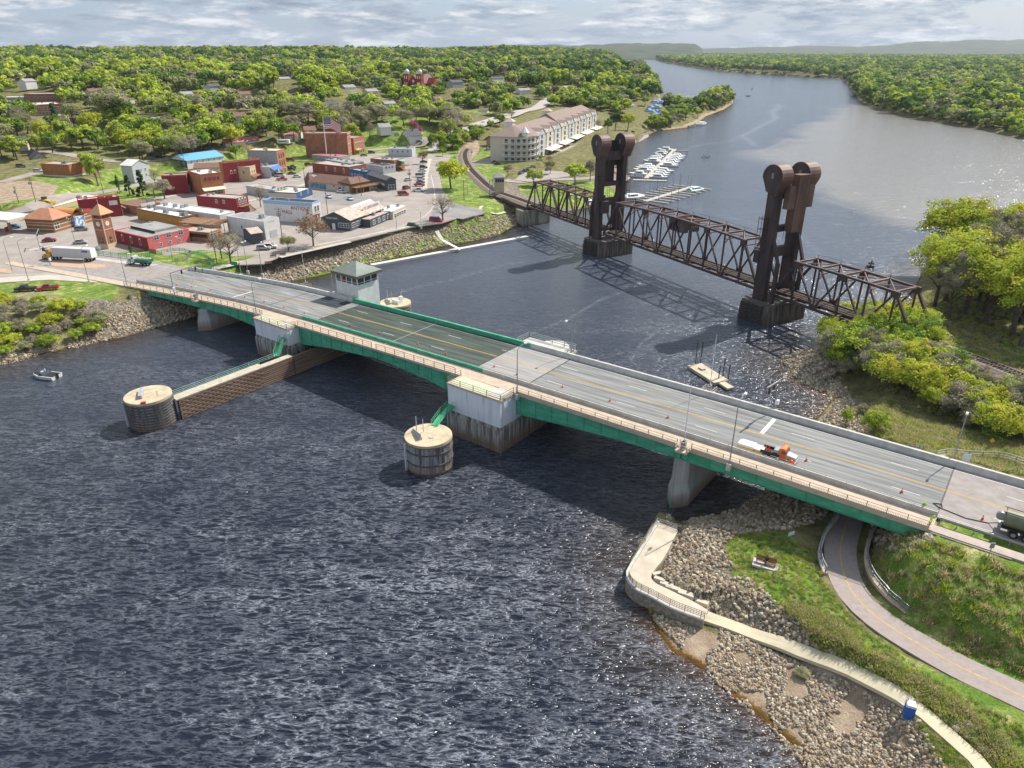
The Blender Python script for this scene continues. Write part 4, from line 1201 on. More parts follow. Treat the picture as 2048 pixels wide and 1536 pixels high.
def tower(sc,sgn,name):
 """lift tower at sc; the lifting span is on the side -sgn"""
 for y in(-1.7,RW+.1):
  mb=MB(); mb.box(sc-1.8,sc+1.5,y,y+1.5,5.6,36)
  mb.box(sc-2.0,sc-1.75,y-.12,y+1.62,5.6,36); mb.box(sc+1.45,sc+1.7,y-.12,y+1.62,5.6,36)
  mb.build('tower_column',M_rust,rb)
  mb=MB(); mb.box(sc+sgn*4.2-.45,sc+sgn*4.2+.45,y+.3,y+1.2,5.6,17); mb.beam((sc+sgn*4.2,y+.7,17),(sc+sgn*1.2,y+.7,24),.7); mb.beam((sc+sgn*4.2,y+.7,6),(sc,y+.7,16),.35)
  mb.build('tower_brace',M_rust,rb)
 for z0,z1 in((33.2,36.2),(24.4,26.0),(17.6,20.2)):
  mb=MB(); mb.box(sc-.9,sc+.6,-.3,RW+.2,z0,z1); mb.build('portal_beam',M_rust,rb)
 mb=MB(); mb.prism([(sc-.5,-.2),(sc+.3,-.2),(sc+.3,1.6),(sc-.5,1.6)],[15.6,15.6,17.7,17.7],17.8); mb.prism([(sc-.5,RW),(sc+.3,RW),(sc+.3,RW-1.7),(sc-.5,RW-1.7)],[15.6,15.6,17.7,17.7],17.8); mb.build('portal_knee',M_rust,rb)
 for y0 in(-3.0,RW-.6):
  prof=[]
  for k in range(13):
   a=R(-8+k*196/12); prof.append((sc+3.35*math.cos(a),38.9+3.2*math.sin(a)))
  prof+=[(sc-1.7,35.2),(sc+1.2,34.2)]
  mb=MB(); n=len(prof)
  mb.add([(p[0],y0,p[1]) for p in prof]+[(p[0],y0+3.9,p[1]) for p in prof],[(i,(i+1)%n,n+(i+1)%n,n+i) for i in range(n)],0)
  mb.add([(p[0],y0,p[1]) for p in prof]+[(p[0],y0+3.9,p[1]) for p in prof],[tuple(range(n)),tuple(range(2*n-1,n-1,-1))],1)
  h=mb.build('sheave_housing',[M_rust2,M_rust],rb)
  mb=MB()
  for k in range(12):mb.beam((prof[k][0],y0-.03,prof[k][1]),(prof[k+1][0],y0-.03,prof[k+1][1]),.12,.16)
  mb.build('rim',M_rustp,h)
  mb=MB(); mb.box(sc-.5,sc+.2,y0-.06,y0,38.6,40.0); mb.build('inspection_hatch',mat('hatch_grey',(.22,.26,.24),.6),h)
 c0,c1=(sc+1.8,sc+4.0) if sgn>0 else(sc-4.0,sc-1.9)
 mb=MB(); mb.box(c0,c1,2.4,6.4,24.8,39.6); mb.box(c0+.2,c1-.3,-.1,2.35,31.0,36.8); mb.box(c0+.2,c1-.3,6.45,9.0,31.0,36.8)
 for k in range(5):mb.box(c0-.06,c1+.06,2.35+k*1.0,2.42+k*1.0,24.8,39.5)
 mb.build('counterweight',M_rust2 if sgn>0 else M_rust,rb)
 mb=MB()
 for y in(.6,1.4,RW+.2,RW+1.0):
  mb.beam((sc-sgn*3.0,y,21),(sc-sgn*3.0,y,38.5),.09);
 mb.build('lifting_cable',M_rust,rb)
 for y in(-2.6,RW+2.4):
  mb=MB()
  for z in(22.5,25.2,28.0):
   for a,b_ in(((-1,-.6),(1,-.6)),((1,-.6),(1,.6)),((1,.6),(-1,.6)),((-1,.6),(-1,-.6))):
    mb.beam((sc-sgn*1.4+a[0],y+a[1],z),(sc-sgn*1.4+b_[0],y+b_[1],z),.12)
  for a in((-1,-.6),(1,-.6),(1,.6),(-1,.6)):mb.beam((sc-sgn*1.4+a[0],y+a[1],19.6),(sc-sgn*1.4+a[0],y+a[1],28.6),.1)
  mb.box(sc-1.4*sgn-1.2,sc-1.4*sgn+1.2,y-.8,y+.8,19.5,19.65)
  mb.build('service_cage',M_rust,rb)
 mb=MB(); mb.box(min(sc-sgn*4.0,sc-sgn*1.9),max(sc-sgn*4.0,sc-sgn*1.9),-1.5,.9,15.6,19.8)
 mb.build('machinery_box',M_rust,rb)
 mb=MB()
 def ring(e,z):return[(sc-2.9-e,-3.6-e,z),(sc+2.9+e,-2.4-e,z),(sc+5.2+e,-1.0,z),(sc+5.2+e,11.2,z),(sc-2.9-e,12.4+e,z),(sc-4.0-e,11,z),(sc-4.0-e,-1.5,z)]
 zz=-4
 mb.loft([ring(.9,-4),ring(.5,5.2)])
 mb.build('pier',streaky_conc('old_pier_concrete',(.19,.15,.12),(.06,.05,.045),.8,(.09,.055,.035)),rb)
 mb=MB()
 for k in range(8):
  z=.1+k*.62
  e=.9-.4*(z+4)/9.2+.12
  r_=ring(e,z); r2=ring(e,z+.34)
  for i in(6,0):
   a,b_,c,d_=r_[i],r_[(i+1)%7],r2[(i+1)%7],r2[i]
   mb.beam(((a[0]+d_[0])/2,(a[1]+d_[1])/2,z+.17),((b_[0]+c[0])/2,(b_[1]+c[1])/2,z+.17),.3,.36)
 mb.build('timber_guard',mat('black_timber',(.04,.035,.032),.9,var=.5,vscale=2),rb)
 mb=MB(); mb.loft([ring(.62,5.2),ring(.62,5.7)]); mb.build('pier_cap',mat('pier_cap_dark',(.12,.10,.09),.9),rb)
tower(-38.4,-1,'a')
tower(40.9,1,'b')
mb=MB(); mb.beam((-41.6,-4.35,2.8),(-41.9,-4.3,2.8),1.0,1.0); mb.build('red_marker',paint((.7,.03,.03)),rb)
mb=MB(); mb.box(-97.5,-91,-2.5,RW+3.2,-2,6.2); mb.build('pier',streaky_conc('abutment_old',(.36,.33,.27),(.16,.14,.12),.8,(.12,.08,.05)),rb)
mb=MB(); mb.box(-116,-92,0,.6,6.3,7.8); mb.box(-116,-92,RW-.6,RW,6.3,7.8)
mb.build('approach_girder',M_rust,rb)
mb=MB(); mb.box(88,95,-1,RW+1,0,7.4); mb.build('pier',M_conc,rb)
for y in(.5,RW-2.6):
 mb=MB(); mb.box(-1.5,5.5,y,y+2.1,16.6,20.2); mb.box(-1.7,5.7,y-.1,y+2.2,20.2,20.45); mb.build('machinery_house',mat('machinery_grey',(.13,.10,.09),.8,var=.2,vscale=1),rb)
 # railway track on both banks
def rloc(s,y):return(RO[0]+RD[0]*s+.87926*y,RO[1]+RD[1]*s+.47635*y)
def track(label,pts,bed_w,extra_z=0):
 P=[Vector(p) for p in pts]
 S=[]
 for k in range(len(P)-1):
  n=max(1,int((P[k+1]-P[k]).length/2.5))
  for i in range(n):
   f=i/n; p0=P[max(0,k-1)]; p1=P[k]; p2=P[k+1]; p3=P[min(len(P)-1,k+2)]
   S.append(.5*((2*p1)+(-p0+p2)*f+(2*p0-5*p1+4*p2-p3)*f*f+(-p0+3*p1-3*p2+p3)*f**3))
 S.append(P[-1])
 o=thing('railway_track',label,'railway track',tuple(S[0]))
 O=S[0]
 def side(i):
  a=S[max(0,i-1)]; b_=S[min(len(S)-1,i+1)]; t=(b_-a); t.z=0; t.normalize(); return Vector((-t.y,t.x,0)),t
 mb=MB(); rings=[]
 for i,q in enumerate(S):
  n_,_=side(i); c=q-O
  rings.append([tuple(c-n_*(bed_w/2+1.6)+Vector((0,0,-.9))),tuple(c-n_*bed_w/2+Vector((0,0,-.1))),tuple(c+n_*bed_w/2+Vector((0,0,-.1))),tuple(c+n_*(bed_w/2+1.6)+Vector((0,0,-.9)))])
 mb.loft(rings); mb.build('ballast',mat('ballast_gravel',(.22,.17,.14),.95,var=.35,vscale=2.5,coord='World'),o)
 for d in(-.75,.75):
  mb=MB()
  mb.loft([[tuple(S[i]-O+side(i)[0]*(d+e)+Vector((0,0,z))) for e,z in((-.09,.08),(.09,.08),(.09,.26),(-.09,.26))] for i in range(len(S))])
  mb.build('rail',mat('rail_brown',(.11,.07,.055),.5),o)
 mb=MB()
 for i in range(len(S)-1):
  for f in(0,.25,.5,.75):
   c=S[i]*(1-f)+S[i+1]*f-O; n_,_=side(i); mb.beam(c-n_*1.3+Vector((0,0,.02)),c+n_*1.3+Vector((0,0,.02)),.28,.16)
 mb.build('ties',mat('dark_ties',(.085,.065,.055),.95,var=.3,vscale=2),o)
wp=[(*rloc(-92,RW/2),8.5),(*rloc(-106,RW/2),8.5)]+[(*gpt(x,y,8.0),8.0) for x,y in[(990,380),(962,358),(940,335),(930,314),(934,299),(952,287),(980,276),(1008,266),(1040,255)]]
track('railway track curving through the town from the lift bridge',wp,5)
ep=[(*rloc(86,RW/2),8.5),(*rloc(94,RW/2),8.3)]+[(*gpt(x,y,7.6),7.6) for x,y in[(1900,697),(1960,718),(2048,752),(2140,790)]]
track('straight railway track through the scrub on the near river bank',ep,4)
# EAST BANK: walkway, path, rocks, furniture
def wall_strip(o,outer,z0,z1,thick,m,name='wall'):
 """upright wall following world points, thickness inward (to the left of travel when thick > 0)"""
 P=[Vector(p) for p in outer]; rings=[]
 for i,q in enumerate(P):
  t=(P[min(len(P)-1,i+1)]-P[max(0,i-1)]).normalized(); n_=Vector((-t.y,t.x))*thick
  zt=z1 if not isinstance(z1,(list,tuple)) else z1[i]
  rings.append([(q.x,q.y,z0),(q.x+n_.x,q.y+n_.y,z0),(q.x+n_.x,q.y+n_.y,zt),(q.x,q.y,zt)])
 mb=MB(); mb.loft(rings); ob=mb.build(name,m); return ob
def smooth_px(pts,z,n=6):
 P=[Vector(gpt(x,y,z)) for x,y in pts]; S=[]
 for k in range(len(P)-1):
  for i in range(n):
   f=i/n; p0=P[max(0,k-1)]; p1=P[k]; p2=P[k+1]; p3=P[min(len(P)-1,k+2)]
   S.append(.5*((2*p1)+(-p0+p2)*f+(2*p0-5*p1+4*p2-p3)*f*f+(-p0+3*p1-3*p2+p3)*f**3))
 S.append(P[-1]); return S
WO=smooth_px([(1314,1044),(1284,1092),(1257,1136),(1252,1150),(1257,1166),(1272,1180),(1300,1194),(1346,1218),(1407,1241)],2.1)
WI=smooth_px([(1356,1060),(1330,1112),(1312,1136),(1304,1148),(1303,1156),(1312,1166),(1340,1180),(1385,1202),(1416,1220)],2.1)
mb=MB(); nW=len(WO)
mb.add([(p.x,p.y,2.1) for p in WO]+[(p.x,p.y,2.1) for p in WI]+[(p.x,p.y,1.0) for p in WI],[(i,i+1,nW+i+1,nW+i) for i in range(nW-1)]+[(nW+i,nW+i+1,2*nW+i+1,2*nW+i) for i in range(nW-1)])
o=mb.build('walkway',mat('tan_walkway_concrete',(.52,.45,.35),.9,var=.12,vscale=.6)); tag(o,kind='structure')
sea=thing('river_wall','curved stone faced river wall under the concrete walkway at the point','retaining wall',(WO[0].x,WO[0].y,0))
def rel(o_,ob):ob.parent=o_; ob.matrix_parent_inverse=Matrix.Translation((-o_.location.x,-o_.location.y,-o_.location.z)); return ob
M_stone=mat('stone_facing',(.19,.155,.12),.95,col2=(.36,.31,.25),vscale=2.2,bump=.6,bscale=4,coord='World')
rel(sea,wall_strip(sea,WO,-2.5,1.95,.45,M_stone,'stone_face'))
rel(sea,wall_strip(sea,[p for p in WO[:30]],1.95,2.42,.4,M_conc_l,'kerb'))
rel(sea,wall_strip(sea,[p for p in WO[29:]],1.95,2.16,.4,M_conc_l,'kerb'))
pr=thing('path_railing','dark metal railing round the curved end of the concrete river walkway','railing',(WO[20].x,WO[20].y,2.1))
def railing_along(o_,P,z,h=1.05,every=3,m=M_galv,w=.06,rails=3,pick=0,inset=.2):
 q0=Vector((o_.location.x,o_.location.y,o_.location.z)); mb=MB(); mb2=MB()
 zz=lambda i:(z[i] if isinstance(z,(list,tuple)) else z)
 for i in range(len(P)):
  c=Vector((P[i].x,P[i].y,zz(i)))-q0
  if i%every==0 or i==len(P)-1:mb.beam(c,c+Vector((0,0,h)),w*1.4)
  if i<len(P)-1:
   d=Vector((P[i+1].x,P[i+1].y,zz(i+1)))-q0
   for r_ in range(rails):
    hh=Vector((0,0,h*(1-r_/rails))); mb2.beam(c+hh,d+hh,w)
   for k in range(pick):
    e=c+(d-c)*(k/max(1,pick)); mb2.beam(e+Vector((0,0,.12)),e+Vector((0,0,h)),w*.6)
 mb.build('posts',m,o_); mb2.build('rails',m,o_)
def inset(P,d):
 out=[]
 for i,q in enumerate(P):
  t=(P[min(len(P)-1,i+1)]-P[max(0,i-1)]).normalized(); out.append(q+Vector((-t.y,t.x))*d)
 return out
railing_along(pr,inset(WO[20:],.3),2.15,1.1,3,mat('grey_brown_rail',(.16,.14,.12),.6),.05,4,2)
pr=thing('path_railing','short pale railing at the square river end of the concrete walkway','railing',(*gpt(1320,1046,2.1),2.1))
railing_along(pr,[Vector(gpt(x,y,2.1)) for x,y in((1290,1088),(1302,1068),(1314,1048),(1334,1054),(1354,1062))],2.15,1.0,1,M_galv,.05,3)
wp_=px([(1400,1230),(1440,1245),(1500,1268),(1600,1307),(1700,1345),(1800,1395),(1850,1432),(1900,1475),(1950,1520),(1985,1565)])
foot=ribbon('footpath',wp_,1.75,mat('yellowish_walk',(.56,.49,.34),.9,var=.08,vscale=.5,coord='World'),.22,1.6,True,2,.5)
TRP=[(1702,1020,3.55),(1688,1062,3.6),(1680,1100,3.7),(1688,1150,3.8),(1712,1195,3.95),(1760,1240,4.1),(1830,1285,4.35),(1920,1335,4.6),(2048,1395,5.0),(2200,1470,5.4)]
trail_pts=[(*gpt(x,y,z),z) for x,y,z in TRP]
ribbon('cycle_path',trail_pts,4.3,mat('cycle_path_asphalt',(.33,.275,.25),.9,var=.08,vscale=1.5,bump=.2,bscale=20),.08,1.5,False,4,.4)
ribbon('path_line',[(p[0],p[1],p[2]) for p in trail_pts],.13,M_liney,.09,1.5,False,1)
RWP=smooth_px([(1754,1040),(1738,1070),(1730,1105),(1734,1135),(1750,1165),(1778,1195),(1800,1212),(1812,1222)],4.9,5)
rw=thing('retaining_wall','curved brown retaining wall with a railing along the cycle path','retaining wall',(RWP[0].x,RWP[0].y,0))
zt=[4.9]*(len(RWP)-12)+[4.75]*6+[4.6]*6
rel(rw,wall_strip(rw,RWP,2.5,[z-.15 for z in zt],.3,mat('brown_block_wall',(.20,.125,.075),.9,var=.25,vscale=2,bump=.5,bscale=6,coord='World'),'blocks'))
rel(rw,wall_strip(rw,inset(RWP,-.05),4.45,zt,.5,M_walk,'coping'))
railing_along(rw,inset(RWP,.2),zt,1.1,3,M_galv,.07,2,1)
LWP=smooth_px([(1674,1030),(1650,1060),(1640,1085),(1636,1105),(1640,1128),(1648,1146)],4.1,5)
lw=thing('retaining_wall','low pale kerb wall with a railing on the river side of the cycle path','retaining wall',(LWP[0].x,LWP[0].y,0))
rel(lw,wall_strip(lw,LWP,2.6,4.15,.45,M_conc_l,'blocks'))
railing_along(lw,inset(LWP,.2),4.15,1.1,3,M_galv,.07,2,1)
def sign(label,loc,h,w,hh,col,rz,name='road_sign',cat='sign',diamond=False,text=None,group=None,postm=None,tcol=(.05,.05,.05)):
 o=thing(name,label,cat,loc,rz,group)
 mb=MB(); mb.cyl((0,.03,-.2),(0,.03,h),.05,n=6); mb.build('post',postm or M_galv,o)
 mb=MB()
 if diamond:mb.extr([(-w/2,h-hh/2),(0,h-hh),(w/2,h-hh/2),(0,h)],'y',-.04,0)
 else:mb.box(-w/2,w/2,-.04,0,h-hh,h)
 p=mb.build('panel',paint(col),o)
 if text:text_mesh('lettering',text,hh*.5,paint(tcol),p,Matrix.Translation((0,-.05,h-hh*.68))@Matrix.Rotation(R(90),4,'X'),.004)
 return o
sign('small white notice board on a post at the edge of the lawn',at(1579,1086),2.0,1.15,.62,(.7,.74,.76),R(25))
sign('yellow warning sign where the pale kerb wall ends by the cycle path',at(1640,1158),1.5,.7,.7,(.8,.45,.02),R(-20),diamond=True)
sign('yellow warning sign where the dirt track meets the far side fence',at(1825,896),1.5,.8,.8,(.8,.45,.02),R(10),diamond=True,group=None)
sign('yellow diamond sign in the dry grass beyond the curved fence',at(1979,898),2.0,.8,.8,(.8,.45,.02),R(-30),diamond=True)
sign('white sign fixed high beside the lamp at the end of the bridge',(*bworld(-1.0,10.5),10.0),2.6,1.1,1.8,(.6,.66,.66),BRZ+R(20))
sp=thing('sign_post','thin grey sign post with a long shadow on the grass below the sidewalk','sign post',(*bworld(4.6,-13.4),10.2),0)
mb=MB(); mb.cyl((0,0,0),(0,0,3.0),.06,n=6); mb.build('post',M_galv,sp)
mb=MB(); mb.box(-.3,.3,-.04,0,2.2,3.0); mb.build('panel',M_galv,sp)
bx,by,bz=at(1531,1130); bz+=.12; brz=R(-26)
mb=MB(); mb.box(-1.7,1.7,-.95,.75,-.25,.08)
sl_=thing('bench_slab','pale concrete slab under the wooden bench on the lawn','slab',(bx,by,bz),brz)
mb.build('slab',M_conc_l,sl_)
be=thing('park_bench','brown wooden bench on a pale slab on the lawn','bench',(bx,by,bz+.08),brz)
M_bw=mat('bench_wood',(.22,.07,.035),.7,var=.3,vscale=3)
mb=MB()
for k in range(4):mb.box(-1.35,1.35,-.32+k*.15,-.2+k*.15,.42,.46)
mb.build('seat',M_bw,be)
mb=MB()
for k in range(4):mb.beam((-1.35,.3+k*.03,.56+k*.13),(1.35,.3+k*.03,.56+k*.13),.03,.1)
mb.build('backrest',M_bw,be)
for x in(-1.2,0,1.2):
 mb=MB(); mb.beam((x,-.28,0),(x,-.28,.44),.06); mb.beam((x,.26,0),(x,.26,.44),.06); mb.beam((x,.3,.42),(x,.4,1.02),.05); mb.beam((x,-.3,.42),(x,.28,.42),.05)
 mb.build('leg',M_black,be)
def skin_person(name,label,loc,rz,joints,edges,radii,mats,parts=()):
 """a body grown from a skeleton: joints in metres, feet at z = 0"""
 o=thing(name,label,'person',loc,rz)
 me=bpy.data.meshes.new('body')
 me.from_pydata(joints,edges,[])
 ob=bpy.data.objects.new('body_tmp',me); COL.objects.link(ob)
 md=ob.modifiers.new('skin','SKIN')
 sv=me.skin_vertices[0].data
 for i,r_ in enumerate(radii):
  sv[i].radius=(r_,r_) if not isinstance(r_,tuple) else r_
 sv[0].use_root=True
 ss=ob.modifiers.new('sub','SUBSURF'); ss.levels=1; ss.render_levels=1
 bpy.context.view_layer.update()
 dg=bpy.context.evaluated_depsgraph_get()
 m2=bpy.data.meshes.new_from_object(ob.evaluated_get(dg)); bpy.data.objects.remove(ob)
 for m_ in mats:m2.materials.append(m_[0])
 for p in m2.polygons:
  c=p.center; p.material_index=0; p.use_smooth=True
  for i,(m_,test) in enumerate(mats):
   if test(c):p.material_index=i
 b=bpy.data.objects.new('body',m2); COL.objects.link(b); b.parent=o
 for nm,mb,m_ in parts:mb.build(nm,m_,o,smooth=True)
 return o
SKIN=mat('skin',(.45,.26,.19),.6)
def hand_edges(J,E,Rr,w,d,up):
 """palm and five short bent fingers at wrist joint w, pointing along d"""
 d=Vector(d).normalized(); u=Vector(up).normalized(); s=d.cross(u).normalized()
 base=Vector(J[w]); J.append(tuple(base+d*.09)); Rr.append((.035,.018)); p=len(J)-1; E.append((w,p))
 for k,(off,ln) in enumerate(((-.03,.07),(-.01,.085),(.012,.08),(.032,.06))):
  q=Vector(J[p])+s*off+d*.03; J.append(tuple(q)); Rr.append(.009); a=len(J)-1; E.append((p,a))
  q2=q+d*ln*.6-u*ln*.5; J.append(tuple(q2)); Rr.append(.007); E.append((a,len(J)-1))
 q=base+d*.04+s*-.045; J.append(tuple(q)); Rr.append(.011); a=len(J)-1; E.append((w,a))
 J.append(tuple(q+d*.05-u*.01)); Rr.append(.009); E.append((a,len(J)-1))
def head_parts(c,tilt=(0,-1,0),hair=None,cap=None):
 """a face: nose, eyes, ears, mouth and hair or a hard hat round head centre c, looking along tilt"""
 f=Vector(tilt).normalized(); s=f.cross(Vector((0,0,1))).normalized(); c=Vector(c); out=[]
 mb=MB(); mb.cyl(c+f*.085+Vector((0,0,.01)),c+f*.12-Vector((0,0,.02)),.012,.018,6)
 for sg in(-1,1):mb.cyl(c+s*sg*.08,c+s*sg*.1,.025,.02,6)
 out.append(('nose_and_ears',mb,SKIN))
 mb=MB()
 for sg in(-1,1):mb.cyl(c+s*sg*.035+f*.085+Vector((0,0,.02)),c+s*sg*.035+f*.1+Vector((0,0,.02)),.012,.01,6)
 mb.beam(c+f*.088-Vector((0,0,.055))-s*.025,c+f*.088-Vector((0,0,.055))+s*.025,.01)
 out.append(('eyes_and_mouth',mb,M_black))
 mb=MB(); b=c-f*.012+Vector((0,0,.015))
 mb.dome(tuple(b),.112,.125,12,4)
 if cap:mb.cyl(b-Vector((0,0,.005)),b+Vector((0,0,.01)),.15,.14,14)
 out.append(('hard_hat' if cap else 'hair',mb,cap or hair))
 return out
J=[(0,.08,.50),(0,.12,.72),(0,.13,.95),(0,.1,1.08),(0,.07,1.20),(0,.07,1.28),(.19,.12,.98),(.27,.06,.74),(.14,-.14,.64),(-.19,.12,.98),(-.27,.06,.74),(-.14,-.14,.64),(.1,.05,.50),(.13,-.38,.52),(.13,-.40,.08),(.13,-.54,.05),(-.1,.05,.50),(-.13,-.38,.52),(-.13,-.36,.08),(-.13,-.5,.05)]
E=[(0,1),(1,2),(2,3),(3,4),(4,5),(2,6),(6,7),(7,8),(2,9),(9,10),(10,11),(0,12),(12,13),(13,14),(14,15),(0,16),(16,17),(17,18),(18,19)]
Rr=[(.17,.13),(.16,.12),(.17,.11),.055,(.085,.095),(.075,.085),.065,.05,.032,.065,.05,.032,.09,.065,.045,.035,.09,.065,.045,.035]
hand_edges(J,E,Rr,8,(-.4,-.8,-.2),(0,0,1)); hand_edges(J,E,Rr,11,(.4,-.8,-.2),(0,0,1))
jk=mat('dark_jacket',(.03,.03,.035),.8); je=mat('dark_jeans',(.035,.045,.07),.85)
skin_person('person','person in dark clothes sitting on the bench on the lawn',(bx+.05,by+.02,bz+.06),brz,J,E,Rr,[(jk,lambda c:True),(je,lambda c:c.z<.6 and c.y<.3),(SKIN,lambda c:c.z>1.09 or(c.y<-.15 and .55<c.z<.72)),(M_black,lambda c:c.z<.12)],head_parts((0,.07,1.24),hair=mat('dark_hair',(.03,.02,.015),.8)))
hv=mat('hi_vis_yellow',(.50,.75,.04),.7); dk=mat('work_trousers',(.05,.06,.05),.9)
def worker(label,loc,rz,bend,hvlegs):
 b=bend
 J=[(0,0,.95),(0,-.10*b,1.12),(0,-.34*b,1.40-.18*b),(0,-.46*b,1.52-.25*b),(0,-.52*b,1.62-.3*b),(0,-.55*b,1.70-.33*b),(.20,-.34*b,1.41-.18*b),(.30,-.38*b-.05,1.15-.2*b),(.22,-.45*b-.25,.98-.2*b),(-.20,-.34*b,1.41-.18*b),(-.30,-.38*b-.05,1.15-.2*b),(-.2,-.45*b-.22,.95-.2*b),(.1,0,.9),(.14,-.06,.5),(.15,.02,.09),(.15,-.13,.05),(-.1,0,.9),(-.14,.04,.5),(-.16,.1,.09),(-.17,-.05,.05)]
 E=[(0,1),(1,2),(2,3),(3,4),(4,5),(2,6),(6,7),(7,8),(2,9),(9,10),(10,11),(0,12),(12,13),(13,14),(14,15),(0,16),(16,17),(17,18),(18,19)]
 Rr=[(.17,.13),(.17,.13),(.18,.12),.055,(.085,.095),(.075,.085),.068,.052,.034,.068,.052,.034,.1,.07,.05,.04,.1,.07,.05,.04]
 hand_edges(J,E,Rr,8,(-.2,-.6,-.7),(0,0,1)); hand_edges(J,E,Rr,11,(.2,-.6,-.7),(0,0,1))
 hz=1.66-.31*b
 skin_person('person',label,loc,rz,J,E,Rr,[(hv,lambda c:True),(hv if hvlegs else dk,lambda c:c.z<.93),(SKIN,lambda c:c.z>1.545-.27*b and abs(c.x)<.14 or(c.z<1.0-.2*b and c.z>.66 and c.y<-.45*b-.24)),(M_black,lambda c:c.z<.14)],head_parts((0,-.53*b,hz),cap=mat('hi_vis_helmet',(.55,.75,.05),.4)))
worker('road worker in lime jacket and dark trousers leaning over the barrier',(*bworld(-3.9,-7.2),11.12),BRZ+R(10),.9,False)
worker('road worker in full lime overalls standing on the sidewalk',(*bworld(-2.5,-10.6),11.22),BRZ+R(60),.5,True)
tx,ty,tz=at(1815,1432)
o=thing('portable_toilet','blue portable toilet with a pale roof beside the footpath','portable toilet',(tx,ty,tz-.1),R(-22)); o.scale=(.84,.84,.88)
mb=MB(); mb.box(-.56,.56,-.56,.56,.1,2.05); mb.build('cabin',paint((.02,.10,.42)),o)
mb=MB(); mb.box(-.62,.62,-.62,.62,0,.14); mb.build('base',M_galv,o)
mb=MB(); mb.loft([[(-.62,-.62,2.05),(.62,-.62,2.05),(.62,.62,2.05),(-.62,.62,2.05)],[(-.5,-.5,2.28),(.5,-.5,2.28),(.5,.5,2.28),(-.5,.5,2.28)]]); mb.build('roof',mat('toilet_roof',(.55,.58,.62),.6),o)
mb=MB(); mb.box(.56,.6,-.4,.4,.2,1.9); d_=mb.build('door',paint((.35,.45,.6)),o)
mb=MB(); mb.box(.6,.63,.25,.35,1.0,1.1); mb.build('handle',M_black,d_)
mb=MB(); mb.cyl((-.4,.4,2.0),(-.4,.4,2.6),.06,n=8); mb.build('vent_pipe',M_black,o)
def rock_mesh(seed,n=1):
 r_=np.random.default_rng(seed)
 bm_v=[]
 t=(1+5**.5)/2
 vs=np.array([(-1,t,0),(1,t,0),(-1,-t,0),(1,-t,0),(0,-1,t),(0,1,t),(0,-1,-t),(0,1,-t),(t,0,-1),(t,0,1),(-t,0,-1),(-t,0,1)],float)
 vs/=np.linalg.norm(vs[0])
 fs=[(0,11,5),(0,5,1),(0,1,7),(0,7,10),(0,10,11),(1,5,9),(5,11,4),(11,10,2),(10,7,6),(7,1,8),(3,9,4),(3,4,2),(3,2,6),(3,6,8),(3,8,9),(4,9,5),(2,4,11),(6,2,10),(8,6,7),(9,8,1)]
 vs=vs*r_.uniform(.7,1.1,(12,1))*np.array([1,r_.uniform(.6,.9),r_.uniform(.45,.7)])
 return vs*.5,fs
for i,(l,w,lab) in enumerate([(1.4,.7,'pale stone block at the inner bend of the walkway, beside the rubble'),(1.6,.7,'pale stone block second after the inner bend of the walkway'),(1.9,.8,'long tan stone block along the inner edge of the walkway'),(2.0,.8,'tan stone block fourth after the inner bend of the walkway'),(2.2,.9,'long bright stone block near the straight part of the walkway'),(1.9,.9,'bright stone block last in the row beside the straight walkway')]):
 p=[(1313,1152),(1319,1163),(1332,1173),(1345,1180),(1372,1192),(1403,1208)][i]
 X,Y,Z=at(*p)
 mb=MB(); r_=random.Random(i)
 mb.loft([[(-l/2,-w/2,-.2),(l/2,-w/2+.05,-.2),(l/2,w/2,-.2),(-l/2,w/2,-.2)],[(-l/2+r_.uniform(0,.15),-w/2+r_.uniform(0,.1),.5),(l/2-r_.uniform(0,.15),-w/2+.05,.55),(l/2-.05,w/2-r_.uniform(0,.12),.5),(-l/2,w/2-.05,.52)]])
 o=mb.build('stone_block',mat('limestone_block',(.56,.49,.38),.9,var=.15,vscale=2,bump=.4,bscale=5)); o.location=(X,Y,Z+.05); o.rotation_euler=(0,0,R(-30+(45 if i==0 else 0)))
 tag(o,lab,'stone block','cut stone blocks along the river walkway')
ribbon('dirt_track',px([(1793,812),(1797,840),(1800,858),(1815,872),(1840,888),(1862,903)]),1.3,mat('bare_soil',(.48,.36,.24),.95,var=.1,vscale=1),.22,1,True,2)
rx_=thing('wooden_raft','broken pale wooden raft with posts aground behind the far barrier','raft',(*gpt(1420,752,.3),.3),R(-68))
M_raft=mat('raft_planks',(.50,.43,.32),.9,var=.25,vscale=1,stretch=(.3,3,1))
mb=MB(); mb.box(-6.2,4.2,-2.0,2.0,-.2,.45); mb.build('platform',M_raft,rx_)
mb=MB(); mb.box(4.3,7.6,-.9,.9,-.1,.35); mb.build('gangplank',M_raft,rx_)
mb=MB(); mb.box(-3.9,-2.4,-.6,.5,.45,.8); mb.build('crate',M_raft,rx_)
for i,(x,y,h) in enumerate(((-6.4,.4,6.5),(-6.4,1.9,6.0),(2.0,2.0,5),(3.6,2.3,4.0),(2.6,.4,3.6))):
 mb=MB(); mb.cyl((x,y,-1),(x,y,h),.12,n=7); mb.build('mooring_post',mat('dark_post',(.07,.06,.055),.8),rx_)
rf2=thing('pier_terrace','pale concrete terrace with a railing behind the far barrier beside the raft','terrace',(*bworld(-36.5,12.6),0),BRZ)
mb=MB(); mb.box(-7.5,3.6,-4.0,1.2,7.4,7.9); mb.cyl((-2,-1,-2),(-2,-1,7.4),2.2,n=12); mb.build('slab',mat('white_slab',(.62,.59,.52),.9,var=.1,vscale=1),rf2)
mb=MB()
